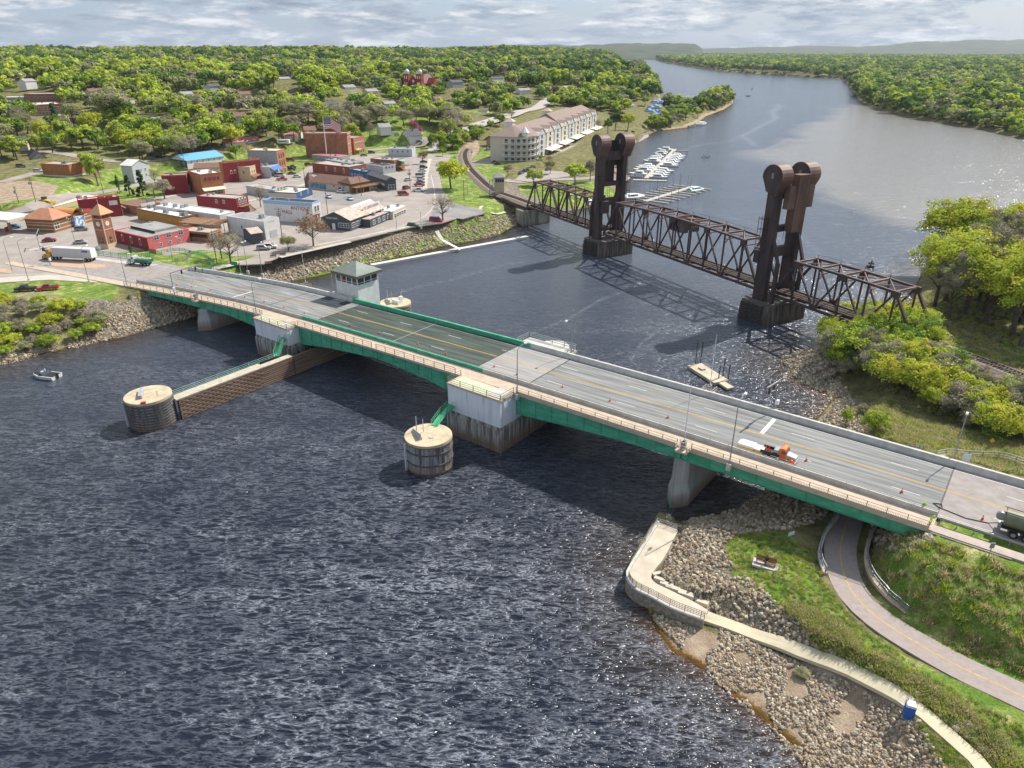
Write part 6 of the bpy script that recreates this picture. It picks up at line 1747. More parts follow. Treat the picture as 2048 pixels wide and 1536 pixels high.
windows(o,'f',w,1,3,[h*.38,h*.68],1.0,2.1,arch=True,fr=mat('dark_sash',(.12,.1,.09),.7)); shopfront(o,w)
o,w,d,h=box_building('white shopfront with a blue scalloped awning',c4(830,800),c4(815,690),None,c4(905,660),'pale','grey',depth=10,par=.2)
awning(o,.2,w-.2,h-.1,2.2,mat('blue_awning',(.03,.15,.42),.6),1.4); shopfront(o,w)
o,w,d,h=box_building('long maroon sided building with an orange brick front and arched windows',c4(735,805),c4(712,612),c4(328,652),c4(800,592),'orange','grey',side='maroon',par=.5)
windows(o,'f',w,1,3,[h*.55],1.0,2.2,arch=True); shopfront(o,w); windows(o,'l',d,1,9,[h*.45],.9,1.2,arch=True,skip=tuple((k,h*.45) for k in(0,1,2,3,5,8)))
o,w,d,h=box_building('tan corner annex with a shingled skirt roof against the maroon building',c4(632,835),c4(610,690),c4(535,662),c4(712,652),'tan','grey',par=.3,depth=7)
windows(o,'f',w,1,4,[h*.55],.9,1.4); awning(o,-.3,w,h*.45,1.8,RF['brown'],1.0); windows(o,'l',d,1,1,[h*.55],1.0,1.4)
mb=MB()
for k in range(12):mb.box(-3-.1,-1.9,d+1+k*.5,d+1.5+k*.5,4.0-k*.3,4.1-k*.3)
mb.build('outside_stair',BR['wood'],o)
o,w,d,h=box_building('two storey orange brick building with rows of arched windows and a red side wall',c3(1925,1215),c3(1905,1030),c3(1650,1040),c3(2040,1002),'orange','grey',side='maroon',par=.5)
windows(o,'f',w,1,3,[h*.52],.9,1.8,arch=True,fr=MATS['dark_sash']); windows(o,'f',w,1,4,[.6],1.1,2.1,arch=True)
o,w,d,h=box_building('lower orange brick shop with a tan awning across its whole front',c4(130,985),c4(103,772),None,c4(325,748),'orange','white',depth=16,par=.5)
awning(o,-.2,w+.2,3.6,2.6,RF['cream'],1.0); windows(o,'f',w,1,4,[h-2.6],.8,1.3,fr=MATS['dark_sash']); shopfront(o,w,.3,1.8); part_box(o,'sign_board',(w*.3,w*.7,-.15,0,h-2.4,h-1.2),BR['maroon2'])
# behind: sheds and halls at the foot of the slope
o,w,d,h=gable_building('long white hall with a bright blue metal roof and a grey gable',c3(1905,945),c3(1910,880),c3(1692,862),c4(345,575),'white','blue',2.6,'x',cat='hall',name='hall',side='dark')
windows(o,'l',d,1,3,[1.2],1.3,1.2,fr=M_white); windows(o,'f',w,1,6,[2.0],.7,.8)
o,w,d,h=gable_building('tan roofed low house between the blue roof and the orange shop',c4(40,750),c4(40,700),None,c4(320,690),'cream','brown',1.8,'x',depth=11,h=3.2)
windows(o,'f',w,1,3,[1.0],1.0,1.2)
o,w,d,h=gable_building('long hall with a faded red metal roof at the foot of the woods',c4(370,495),c4(360,440),c4(222,455),c4(700,405),'white','pink',2.0,'x',cat='hall',name='hall',side='grey')
part_box(o,'red_skirting',(-.1,w,-.08,0,0,1.0),BR['maroon2']); part_box(o,'door',(w*.6,w*.66,-.1,0,0,2.2),BR['grey'])
o,w,d,h=gable_building('cream shed with a grey pitched roof next to the camper',c4(808,492),c4(805,425),c4(702,435),c4(898,408),'cream','dark',1.8,'y',cat='shed',name='shed')
part_box(o,'door',(-.08,0,d*.2,d*.55,0,2.3),BR['white'])
o,w,d,h=gable_building('white carriage shed with a faded red roof beyond the camper',c4(1100,425),c4(1098,365),c4(985,355),c4(1185,330),'white','pink',1.8,'y',cat='shed',name='shed')
o,w,d,h=box_building('low pavilion with faded red roofs under the flag pole',c4(1250,612),c4(1245,560),c4(1200,545),c4(1530,585),'grey','pink',par=.1,h=3.0,depth=9)
o,w,d,h=gable_building('small maroon kiosk with striped gable beside the flag pole',c4(1200,560),c4(1195,525),None,c4(1290,525),'maroon2','pink',1.6,'x',depth=5,h=2.8,cat='kiosk',name='kiosk')
# upper left group
o,w,d,h=box_building('western style red building with stepped sides and a tan lower storey',c1(1480,492),c1(1432,265),c1(935,312),c1(1600,228),'red','white',side='maroon',par=.4)
windows(o,'f',w,1,4,[h*.56],.8,1.6,fr=M_white); part_box(o,'stone_lower_storey',(-.12,w,-.14,0,0,h*.42),BR['tan']); awning(o,-.2,w+.2,h*.5,1.8,RF['brown'],.9)
for k in range(4):part_box(o,'stepped_parapet',(-.12,.3,d*(.15+.2*k),d*(.33+.2*k),h,h+.9-.22*k),BR['red'])
part_box(o,'white_board',(-.16,-.07,1.0,4.0,h*.62,h*.85),BR['white'])
o,w,d,h=box_building('low brown roofed shop with a long white sign next to the red western front',c1(1660,470),c1(1655,385),None,c1(1930,335),'old','brown',depth=14,par=.15,h=3.6)
part_box(o,'sign_board',(w*.15,w*.75,-.3,-.1,h-.2,h+1.0),BR['white']); shopfront(o,w,.4,1.8)
o,w,d,h=box_building('two storey brick flat roofed building over a white ground floor on the slope',c3(728,1100),c3(700,925),c3(415,912),c3(862,900),'orange','tan',zg=8.6,par=.35)
part_box(o,'white_ground_floor',(-.14,w+.1,-.14,d,-.5,h*.38),BR['white']); windows(o,'f',w,1,4,[h*.12],1.1,1.3); windows(o,'l',d,1,6,[h*.12],.9,1.2)
o,w,d,h=gable_building('grey gabled cottage with a dormer at the edge of the lime trees',c3(325,925),c3(320,855),c3(262,815),c3(495,855),'grey','dark',3.0,'y',zg=11,chim=True)
windows(o,'f',w,1,3,[.9],.9,1.3,fr=M_white); windows(o,'f',w,1,1,[3.6],1.0,1.2,fr=M_white)
o,w,d,h=gable_building('white two storey house with a low side wing behind the spruces',c3(1345,1080),c3(1345,930),c3(1222,925),c3(1512,900),'pale','white',2.2,'y',zg=8.4)
windows(o,'f',w,1,3,[3.6,1.0],.9,1.4,fr=M_white)
o,w,d,h=gable_building('low cottage with a faded red roof beside the tall leafy tree',c3(735,900),c3(735,880),None,c3(835,880),'cream','pink',1.6,'x',depth=8,h=2.6,zg=10)
o,w,d,h=gable_building('white house with a steep gable beside the pink blossom tree',c5(1045,265),c5(1042,195),None,c5(1130,215),'white','dark',3.6,'y',depth=9,h=5.0,zg=9,chim=True)
windows(o,'f',w,1,2,[1.0,3.4],.9,1.3)
o,w,d,h=gable_building('grey and white house with a wide terrace and a dark fence',c5(835,270),c5(835,200),c5(740,185),c5(985,215),'pale','grey',2.0,'x',zg=8.6)
windows(o,'f',w,1,4,[3.0],1.1,1.3,fr=M_white); part_box(o,'terrace',(w*.4,w+3,-3,0,2.2,2.4),BR['white']); part_box(o,'wood_upper_wall',(w*.2,w*.5,-.1,0,2.6,h),BR['old'])
o,w,d,h=gable_building('small white garage beside the grey and white terrace house',c5(665,235),c5(665,175),None,c5(725,175),'white','grey',1.4,'y',depth=7,h=2.8,zg=8.6)
o,w,d,h=gable_building('cream cottage on the grass bank above the highway',c6(215,325),c6(210,262),c6(122,258),c6(275,258),'cream','dark',2.0,'y',zg=13); windows(o,'f',w,1,2,[.9,3.2],.8,1.1)
o,w,d,h=gable_building('white house with a dark roof next to the cream cottage by the highway',c6(372,305),c6(368,240),c6(282,238),c6(412,225),'white','dark',2.2,'y',zg=13); windows(o,'f',w,1,2,[.9,3.2],.8,1.1)
o,w,d,h=gable_building('small white shed at the end of the grass bank by the highway',c6(430,272),c6(430,245),None,c6(455,240),'white','grey',1.2,'y',depth=5,h=2.6,zg=12.5)
o,w,d,h=gable_building('pale cottage partly hidden under the trees where the highway starts',c5(1560,130),c5(1560,105),None,c5(1620,100),'white','grey',1.6,'x',depth=7,h=2.8,zg=11)
o,w,d,h=box_building('large flat roofed brick school above the wooded slope',c3(290,420),c3(275,315),None,c3(640,300),'old','white',zg=None,depth=30,par=.6,h=7.5,units=4)
windows(o,'f',w,1,9,[1.4,4.6],2.2,1.4)
o,w,d,h=box_building('upper wing of the brick school with a tan roof',c3(240,265),c3(240,200),None,c3(640,195),'old','tan',zg=None,depth=24,par=.5,h=6.0)
windows(o,'f',w,1,9,[2.6],2.2,1.4)
o,w,d,h=box_building('flat white roofed low wing of the school at the picture edge',c3(-60,290),c3(-60,235),None,c3(245,230),'grey','white',zg=None,depth=18,par=.4,h=4.5)
o,w,d,h=gable_building('dark walled ranch house with a brown roof on the hillside',c3(690,495),c3(690,440),None,c3(925,440),'dark','brown',2.0,'x',depth=11,h=3.4,zg=None); windows(o,'f',w,1,5,[.9],1.6,1.3)
o,w,d,h=gable_building('white gabled house beside the dark ranch house on the hillside',c3(490,520),c3(490,455),None,c3(570,455),'white','grey',2.4,'y',depth=10,h=3.4,zg=None); windows(o,'f',w,1,2,[.9],1.0,1.2)
o,w,d,h=gable_building('red and cream cottage with a dormer on the hillside',c3(1435,560),c3(1435,500),None,c3(1575,500),'brick','brown',2.6,'x',depth=9,h=3.4,zg=None,chim=True); windows(o,'f',w,1,3,[1.0],1.3,1.3,fr=M_white)
o,w,d,h=gable_building('small grey garden shed next to the red hillside cottage',c3(1600,555),c3(1600,510),None,c3(1690,510),'grey','dark',1.8,'y',depth=6,h=2.8,zg=None)
o,w,d,h=gable_building('long grey house with a pale roof at the top of the lime tree slope',c4(745,105),c4(745,30),None,c4(975,35),'grey','tan',1.6,'x',depth=14,h=4.6,zg=None); windows(o,'f',w,1,5,[1.2],1.4,1.4)
o,w,d,h=gable_building('teal cottage with a grey roof beside the long grey house on the slope',(592,207),(592,200),None,(628,198),'pale','dark',2.2,'x',depth=10,h=3.6,zg=None); windows(o,'f',w,1,3,[1.0],1.2,1.2)
HS=[]
for i,(x,y,wl,rf,lb) in enumerate([(365,196,'white','grey','white farmhouse half hidden on the upper hillside'),(480,196,'cream','brown','cream house with a brown roof in the upper trees'),(690,182,'white','grey','white house just left of the bare tree near the church'),(735,190,'cream','grey','cream house on the street below the church'),(905,172,'grey','dark','long dark roofed house beyond the church'),(985,164,'white','dark','white house with twin gables on the ridge past the church'),(1040,188,'white','grey','white villa in the dark woods above the highway'),(1150,132,'cream','terra','large house with a terracotta roof in the far woods'),(300,250,'pale','grey','pale house under the large grey green tree on the hillside'),(760,262,'white','grey','white house behind the tall brick blocks'),(430,232,'pale','brown','pale cottage deep in the grey green trees'),(610,268,'tan','brown','tan house behind the carriage shed'),(50,170,'white','grey','white house in the woods above the brick school'),(180,190,'cream','brown','cream house above the hillside lawn at the school'),(250,215,'tan','grey','tan bungalow on the hillside street above the red cottage'),(420,180,'pale','dark','pale house with a dark roof deep in the lime trees'),(470,240,'white','brown','white cottage low on the wooded slope above the red roofed hall'),(520,235,'cream','dark','cream cottage with a dark roof on the slope above the carriage shed'),(655,215,'white','dark','white house with a dark roof between the flag and the church'),(690,228,'tan','terra','tan house with a terracotta roof uphill of the tall brick blocks'),(770,215,'pale','grey','pale blue house on the street down from the church'),(870,205,'white','brown','white house with a brown roof at the top of the bluff'),(30,290,'cream','dark','cream house in the lime trees at the street corner'),(560,165,'white','grey','white house beside the very bright lime tree')]):
 HS.append((x,y))
 gable_building(lb,(x,y),(x,y-7),None,(x+22,y-8),wl,rf,2.2,'x',depth=9,h=4.2 if y>170 else 6,zg=None,chim=True)
 # apartment building
M_apc=mat('apartment_cream',(.60,.54,.44),.85,var=.05,vscale=1); M_apg=mat('apartment_grey',(.50,.50,.50),.85,var=.05,vscale=1); M_apw=mat('apartment_white_trim',(.78,.77,.74),.6)
M_apr=mat('apartment_shingles',(.27,.20,.17),.95,var=.15,vscale=1)
ap0=Vector(gpt(1068,318,7)); ap1=Vector(gpt(1188,262,7)); axd=(ap1-ap0).normalized(); AL=(ap1-ap0).length
ap=thing('apartment_building','long four storey cream apartment building with brown roofs and white balconies by the marina','apartment building',(ap0.x,ap0.y,6.6),math.atan2(axd.y,axd.x))
AH=15.0; AD=22.0
mb=MB(); mb.box(0,AL,0,AD,-1.5,AH); mb.build('wall',M_apg,ap)
mb=MB(); mb.box(-.1,AL*1.0,-.1,0,-.5,3.6); mb.build('ground_floor',M_apc,ap)
nb=9; bw_=AL/nb
mb=MB()
for a,b_,e in((0,AL*.36,0),(AL*.36,AL*.72,1.6),(AL*.72,AL,0.6)):
 mb.loft([[(a-.5,-.9,AH),(b_+.5,-.9,AH),(b_+.5,AD+.9,AH),(a-.5,AD+.9,AH)],[(a+3,AD/2-.2,AH+5+e),(b_-3 if b_>AL-1 else b_-.5,AD/2-.2,AH+5+e),(b_-3 if b_>AL-1 else b_-.5,AD/2+.2,AH+5+e),(a+3,AD/2+.2,AH+5+e)]])
mb.build('roof',M_apr,ap)
for k in range(nb):
 x0=k*bw_
 mb=MB(); mb.box(x0+1.2,x0+bw_-1.2,-2.2,-.1,0,AH-1.2); mb.extr([(x0+.9,AH-1.2),(x0+bw_-.9,AH-1.2),(x0+bw_/2,AH+2.6)],'y',-2.4,4)
 mb.build('bay',M_apc if k%2 else M_apg,ap)
 mb=MB(); mb.add([(x0+.5,-2.7,AH-1.5),(x0+bw_/2,-2.7,AH+2.7),(x0+bw_/2,6,AH+2.7),(x0+.5,6,AH-1.5)],[(0,1,2,3)]); mb.add([(x0+bw_-.5,-2.7,AH-1.5),(x0+bw_/2,-2.7,AH+2.72),(x0+bw_/2,6,AH+2.72),(x0+bw_-.5,6,AH-1.5)],[(0,1,2,3)])
 mb.build('gable_roof',M_apr,ap)
 for fl in range(4):
  z=.6+fl*3.55
  mb=MB(); mb.box(x0+bw_*.5-1.5,x0+bw_*.5+1.5,-2.28,-2.2,z+.2,z+2.5); mb.build('window',M_glass,ap)
  mb=MB(); mb.box(x0+bw_*.5-1.9,x0+bw_*.5+1.9,-3.4,-2.2,z-.15,z)
  mb.box(x0+bw_*.5-1.9,x0+bw_*.5+1.9,-3.42,-3.34,z,z+.15); mb.box(x0+bw_*.5-1.9,x0+bw_*.5+1.9,-3.44,-3.32,z+.95,z+1.08)
  for q in range(9):xx=x0+bw_*.5-1.9+q*.475; mb.beam((xx,-3.38,z),(xx,-3.38,z+1),.1)
  mb.build('balcony',M_apw,ap)
for k in range(5):
 mb=MB(); x0=AL*(.1+k*.19); mb.add([(x0,-1.5,4.6),(x0+AL*.15,-1.5,4.6),(x0+AL*.15,-7,3.6),(x0,-7,3.6),(x0,-1.5,4.4),(x0+AL*.15,-1.5,4.4),(x0+AL*.15,-7,3.4),(x0,-7,3.4)],[(0,1,2,3),(4,7,6,5),(0,4,5,1),(1,5,6,2),(2,6,7,3),(3,7,4,0)]); mb.build('terrace_canopy',mat('cream_canopy',(.78,.74,.62),.8),ap)
mb=MB(); mb.box(-2,AL,-9,-2.5,-1,.5); mb.build('terrace',M_walk,ap)
mb=MB()
for k in range(70):xx=-1+k*(AL/69); mb.box(xx-.25,xx+.25,-9.1,-8.8,.5,1.6 if k%3 else 2.2)
mb.build('terrace_balustrade',M_apw,ap)
mb=MB(); cor=[(-1,-1.5),(-13,-.5),(-18,4),(-21,10),(-21,24),(0,24)]
mb.prism([(0,-1.5),(-9,-3),(-15,0),(-18,6),(-18,AD),(0,AD)],-1.5,AH); mb.build('corner_block',M_apc,ap)
mb=MB(); base_=[(1.5,-2.4),(-9.4,-4),(-16,-.6),(-19,5.6),(-19,AD+1),(1.5,AD+1)]
mb.loft([[(x,y,AH) for x,y in base_],[(.5,AD/2-1,AH+5.2),(-5,AD/2-1,AH+5.2),(-8,AD/2-1,AH+5.2),(-9,AD/2,AH+5.2),(-9,AD/2+1,AH+5.2),(.5,AD/2+1,AH+5.2)]]); mb.build('corner_roof',M_apr,ap)
cs=[Vector((0,-1.5)),Vector((-9,-3)),Vector((-15,0)),Vector((-18,6)),Vector((-18,14))]
for fl in range(4):
 z=.6+fl*3.55
 for a,b_ in zip(cs[:-1],cs[1:]):
  t=(b_-a).normalized(); n_=Vector((t.y,-t.x))*-1
  if n_.dot(Vector((-1,-1)))<0:n_=-n_
  mb=MB(); L_=(b_-a).length
  for q in range(max(1,int(L_/3.2))):
   c=a+t*((q+.5)*L_/max(1,int(L_/3.2)))+n_*.06; mb.beam((c.x-t.x*.9,c.y-t.y*.9,z+1.2),(c.x+t.x*.9,c.y+t.y*.9,z+1.2),.1,2.1)
  mb.build('window',M_glass,ap)
  mb=MB(); p,r_=a+n_*1.4,b_+n_*1.4
  mb.beam((p.x,p.y,z-.1),(r_.x,r_.y,z-.1),.25,.3); mb.beam((p.x,p.y,z+1.05),(r_.x,r_.y,z+1.05),.16,.16)
  mb.add([(a.x,a.y,z-.1),(b_.x,b_.y,z-.1),(r_.x,r_.y,z-.1),(p.x,p.y,z-.1)],[(0,1,2,3)])
  for q in range(14):c=p+(r_-p)*q/13; mb.beam((c.x,c.y,z),(c.x,c.y,z+1),.09)
  mb.beam((p.x,p.y,-1),(p.x,p.y,AH-1),.45); mb.build('balcony',M_apw,ap)
mb=MB(); cx,cy=-14.5,1.5
mb.cyl((cx,cy,AH-1),(cx,cy,AH+2.4),2.0,n=8); mb.build('cupola',M_apw,ap)
mb=MB(); mb.cyl((cx,cy,AH+2.4),(cx,cy,AH+5.6),2.9,.05,n=8); mb.build('cupola_roof',mat('pale_metal_cap',(.66,.66,.64),.5),ap)
for xx in(-6,AL*.45):
 mb=MB(); mb.box(xx,xx+5,AD*.55,AD*.55+5,AH+2,AH+7.2); mb.build('roof_lantern',M_apw,ap)
 mb=MB(); mb.loft([[(xx-.8,AD*.55-.8,AH+7.2),(xx+5.8,AD*.55-.8,AH+7.2),(xx+5.8,AD*.55+5.8,AH+7.2),(xx-.8,AD*.55+5.8,AH+7.2)],[(xx+2,AD*.55+2,AH+9),(xx+3,AD*.55+2,AH+9),(xx+3,AD*.55+3,AH+9),(xx+2,AD*.55+3,AH+9)]]); mb.build('lantern_roof',M_walk,ap)
o,w,d,h=gable_building('open shelter with a faded red roof beside the railway curve',c6(510,555),c6(495,518),None,c6(610,505),'tan','pink',3.2,'x',depth=12,h=4.5,cat='shelter',name='shelter',over=2)
# railway tower beside the lift bridge
o,w,d,h=box_building('tan concrete railway control tower with a hipped roof beside the tracks',c6(470,1105),c6(462,900),c6(408,890),c6(553,898),mat('tan_concrete_wall',(.47,.39,.29),.9,var=.12,vscale=.8),'tan',depth=4.5,par=.05,cat='control tower',name='control_tower')
part_box(o,'window_band',(-.08,w+.08,-.08,d+.08,h-2.0,h-.6),M_glass)
mb=MB()
for k in range(5):mb.box(k*w/4-.08,k*w/4+.08,-.14,-.06,h-2.0,h-.6)
mb.build('mullions',M_conc,o)
mb=MB(); e=.9; mb.loft([[(-e,-e,h),(w+e,-e,h),(w+e,d+e,h),(-e,d+e,h)],[(-e,-e,h+.25),(w+e,-e,h+.25),(w+e,d+e,h+.25),(-e,d+e,h+.25)],[(w/2-.1,d/2-.1,h+2.2),(w/2+.1,d/2-.1,h+2.2),(w/2+.1,d/2+.1,h+2.2),(w/2-.1,d/2+.1,h+2.2)]]); mb.build('hipped_roof',mat('slate_hip',(.28,.25,.24),.9,var=.15,vscale=2),o)
mb=MB()
for x,y in((-2.6,-.4),(-1.0,-.4),(-2.6,1.2),(-1.0,1.2)):mb.beam((x,y,0),(x,y,h-.5),.14)
for k in range(4):mb.beam((-2.6,-.4,1+k*2),(-1.0,-.4,3+k*2),.3,.08); mb.box(-2.7,-.9,-.5,1.3,1+k*2.2,1.08+k*2.2)
mb.build('outside_stair',M_galv,o)
# clock tower
ct=thing('clock_tower','square brick clock tower with a pyramid roof at the bridge end','clock tower',(*gpt(*c1(1305,885),7),7),0)
q0=Vector(gpt(*c1(1310,905),7)); q1=Vector(gpt(*c1(1202,872),7)); q2=Vector(gpt(*c1(1415,872),7))
cx_,cy_=(q1+q2)/2; ct.location=(cx_,cy_,7); dd=(q2-q0).normalized(); ct.rotation_euler=(0,0,math.atan2(dd.y,dd.x)); hw=min(2.1,max((q2-q0).length,3.2)/2)
CH_=solve_h(c1(1310,905),c1(1240,540),7)
mb=MB(); mb.box(-hw,hw,-hw,hw,1.6,CH_); mb.build('shaft',brick_mat('tower_brick',(.33,.12,.07),(.45,.19,.12)),ct)
mb=MB(); mb.box(-hw-.12,hw+.12,-hw-.12,hw+.12,-.5,1.6);
for s_ in(-1,1):
 for t_ in(-1,1):mb.box(s_*hw-.14,s_*hw+.14,t_*hw-.14,t_*hw+.14,1.6,CH_)
for z in(CH_-.25,CH_*.62):mb.box(-hw-.12,hw+.12,-hw-.12,hw+.12,z,z+.22)
mb.build('stone_trim',mat('cream_stone',(.58,.46,.30),.8),ct)
for ang in(0,1,2,3):
 M_=Matrix.Rotation(ang*math.pi/2,4,'Z')
 mb=MB(); mb.T=M_; mb.cyl((0,-hw-.02,CH_*.82),(0,-hw-.1,CH_*.82),.78,n=24); f_=mb.build('clock_face',mat('clock_white',(.75,.74,.66),.5),ct)
 mb=MB(); mb.T=M_; mb.beam((0,-hw-.13,CH_*.82),(.25,-hw-.13,CH_*.82+.28),.06,.02); mb.beam((0,-hw-.13,CH_*.82),(-.1,-hw-.13,CH_*.82+.6),.05,.02); mb.build('clock_hands',M_black,f_)
 mb=MB(); mb.T=M_; mb.box(-.42,.42,-hw-.1,-hw,2.0,3.6); mb.cyl((0,-hw-.1,3.6),(0,-hw,3.6),.42,n=16); mb.build('window',M_glass,ct)
 mb=MB(); mb.T=M_; mb.box(-.03,.03,-hw-.14,-hw-.1,2.0,4.0); mb.box(-.42,.42,-hw-.14,-hw-.1,2.8,2.86); mb.build('window_bars',M_white,ct)
mb=MB()
for s_ in(-1,1):
 for t_ in(-1,1):mb.box(s_*(hw-.3)-.3,s_*(hw-.3)+.3,t_*(hw-.3)-.3,t_*(hw-.3)+.3,CH_,CH_+1.3)
mb.build('belfry_posts',MATS['tower_brick'],ct)
mb=MB(); mb.cyl((0,0,CH_+.2),(0,0,CH_+1.1),.7,.25,10); mb.build('bell',mat('bell_bronze',(.2,.13,.06),.4,metal=.8),ct)
mb=MB(); e=hw+.9; mb.loft([[(-e,-e,CH_+1.3),(e,-e,CH_+1.3),(e,e,CH_+1.3),(-e,e,CH_+1.3)],[(-e,-e,CH_+1.5),(e,-e,CH_+1.5),(e,e,CH_+1.5),(-e,e,CH_+1.5)],[(-.05,-.05,CH_+4.6),(.05,-.05,CH_+4.6),(.05,.05,CH_+4.6),(-.05,.05,CH_+4.6)]]); mb.build('roof',mat('copper_orange_roof',(.50,.27,.13),.7,var=.1,vscale=1),ct)
mb=MB(); mb.cyl((0,0,CH_+4.5),(0,0,CH_+6),.05,n=5); mb.build('finial',M_white,ct)
# fuel station shop with hipped roofs
o,w,d,h=box_building('striped brick fuel station shop with an orange hipped roof',c1(660,695),c1(628,545),c1(325,520),c1(1095,415),brick_mat('shop_brick',(.25,.12,.07),(.32,.16,.09)),'black',par=.3,cat='shop',name='shop')
for z in(.9,h*.5,h*.72):part_box(o,'tan_band',(-.08,w+.05,-.08,d,z,z+.35),BR['tan'])
mb=MB(); e=1.0; L2=w*.42
mb.loft([[(-e,-e,h+.1),(L2,-e,h+.1),(L2,d+e,h+.1),(-e,d+e,h+.1)],[(-e,-e,h+.3),(L2,-e,h+.3),(L2,d+e,h+.3),(-e,d+e,h+.3)],[(4,d*.35,h+3.4),(L2-3,d*.35,h+3.4),(L2-3,d*.65,h+3.4),(4,d*.65,h+3.4)]]); mb.build('hipped_roof',RF['terra'],o)
mb=MB(); xc=w*.58; mb.T=Matrix.Translation((xc,-1.2,h*.8)); rings=[]
for y in(0,9):rings.append([(3.0*math.cos(math.pi*k/10),y,3.0*math.sin(math.pi*k/10)) for k in range(11)])
mb.loft(rings,closed=False,caps=False); rings2=[[(p[0]*.9,p[1],p[2]*.9) for p in r_] for r_ in rings]; mb.loft(rings2,closed=False,caps=False); mb.build('barrel_porch',RF['orange'],o)
part_box(o,'entrance_glass',(xc-2.4,xc+2.4,-1.0,-.1,0,h*.8),mat('poster_glass',(.08,.22,.45),.3,col2=(.6,.65,.7),vscale=.8,contrast=(.45,.55)))
part_box(o,'gable_end_wall',(w-5,w-4.6,-.5,0,0,h+.8),BR['tan']); part_box(o,'red_sign',(w-3.9,w-.6,-.25,-.1,h-.4,h+.5),BR['red']); windows(o,'f',3,1,1,[1.2],2.2,2.4,mar=.2,fr=M_white)
gs=thing('fuel_canopy','flat fuel station canopy with a white and red edge','canopy',(*gpt(*c1(30,700),7),7),math.atan2(-.3,.95))
mb=MB(); mb.box(-16,7,-2,9,4.8,5.6); mb.build('canopy',mat('canopy_white',(.58,.60,.64),.6),gs)
mb=MB(); mb.box(-16.1,7.1,-2.1,-1.95,4.75,5.65); mb.box(6.95,7.1,-1.95,9,4.75,5.65); mb.build('canopy_edge',BR['cream'],gs)
mb=MB(); mb.box(-16.2,2.0,-2.25,-2.1,4.9,5.5); mb.build('red_stripe',BR['red'],gs)
for k in(-8,0):
 mb=MB(); mb.box(k-.4,k+.4,3,3.8,0,4.8); mb.build('canopy_column',BR['tan'],gs)
 mb=MB(); mb.box(k-.3,k+.3,1.4,2.4,0,1.8); mb.build('fuel_pump',BR['red'],gs)
 # church
chx,chy,chz=at(828,186); chc=thing('church','red brick church with two domed towers on the hill','church',(chx,chy,chz),R(-25))
crb=brick_mat('church_brick',(.27,.04,.035),(.36,.07,.055)); M_dome=mat('silver_dome',(.60,.60,.60),.35,metal=.3)
mb=MB(); mb.box(-7,7,0,34,-2,10); mb.extr([(-7,10),(7,10),(0,18)],'y',0,34); mb.build('nave',crb,chc)
mb=MB();
for sg in(-1,1):mb.add([(sg*7.6,-.3,9.4),(0,-.3,18.3),(0,34.4,18.3),(sg*7.6,34.4,9.4)],[(0,1,2,3)])
mb.build('roof',mat('church_slate',(.20,.12,.11),.9),chc)
mb=MB(); mb.box(7,16,16,26,-2,9); mb.extr([(16,9),(26,9),(21,15)],'x',7,16); mb.build('transept',crb,chc)
for sg in(-1,1):
 cx=sg*8.2
 mb=MB(); mb.box(cx-3,cx+3,-2.5,3.5,-2,19); mb.box(cx-3.2,cx+3.2,-2.7,3.7,13.2,13.7); mb.box(cx-3.2,cx+3.2,-2.7,3.7,18.6,19.2); tw=mb.build('tower',crb,chc)
 for z in(8,14.4):
  mb=MB()
  for k in(-1,1):mb.box(cx+k*1.2-.5,cx+k*1.2+.5,-2.6,-2.5,z,z+3)
  mb.build('louvre',M_white,tw)
 mb=MB(); mb.cyl((cx,.5,19.2),(cx,.5,20.6),2.6,n=14); mb.dome((cx,.5,20.6),2.9,3.2,16,6); mb.cyl((cx,.5,23.6),(cx,.5,24.8),.5,.4,8); mb.cyl((cx,.5,24.8),(cx,.5,27),.12,.05,5); mb.build('dome',M_dome,tw)
mb=MB(); mb.cyl((0,-.12,12),(0,-.02,12),1.5,n=18); mb.build('rose_window',M_white,chc)
for k in(-3.6,0,3.6):mb=MB(); mb.box(k-.8,k+.8,-.12,-.02,3,8); mb.build('window',mat('pale_tracery',(.5,.5,.48),.5),chc)
# flagpole and flag
fx,fy=gpt(*c4(1405,605),7); TOPZ=7+solve_h(c4(1405,605),c4(1358,175),7)
fp_=thing('flag_pole','very tall white flag pole beside the pavilion','flag pole',(fx,fy,7),0)
mb=MB(); mb.cyl((0,0,0),(0,0,TOPZ-7),.32,.14,10); mb.build('pole',M_white,fp_)
mb=MB(); mb.dome((0,0,TOPZ-7),.3,.3,8,3); mb.build('finial',mat('gold_ball',(.6,.45,.1),.3,metal=.8),fp_)
FW,FH=11.5,6.0
fl=thing('flag','large american flag flying from the tall white pole','flag',(fx,fy,TOPZ-.6),0)
def flag_pt(u,v):
 """u along the fly, v down"""
 x=u*FW*.93; y=-1.1*math.sin(u*7.5+v*1.0)*(.25+u)-u*1.5; z=-v*FH-u*u*3.4-.35*math.sin(u*9+1)
 return(x+.2,y,z)
def flag_part(nm,u0,u1,v0,v1,m_,dy=0.0,nu=26,nv=2):
 mb=MB(); vs=[]; fs=[]
 for i in range(nu+1):
  for j in range(nv+1):
   p=flag_pt(u0+(u1-u0)*i/nu,v0+(v1-v0)*j/nv); vs.append((p[0],p[1]+dy,p[2]))
 for i in range(nu):
  for j in range(nv):a=i*(nv+1)+j; fs.append((a,a+1,a+nv+2,a+nv+1))
 mb.add(vs,fs); return mb.build(nm,m_,fl,smooth=True)
mr,mw_,mbl=mat('flag_red',(.50,.03,.05),.8),mat('flag_white',(.72,.72,.72),.8),mat('flag_blue',(.03,.04,.16),.8)
for k in range(13):
 flag_part('stripe',.4 if k<7 else 0,1,k/13,(k+1)/13,mr if k%2==0 else mw_)
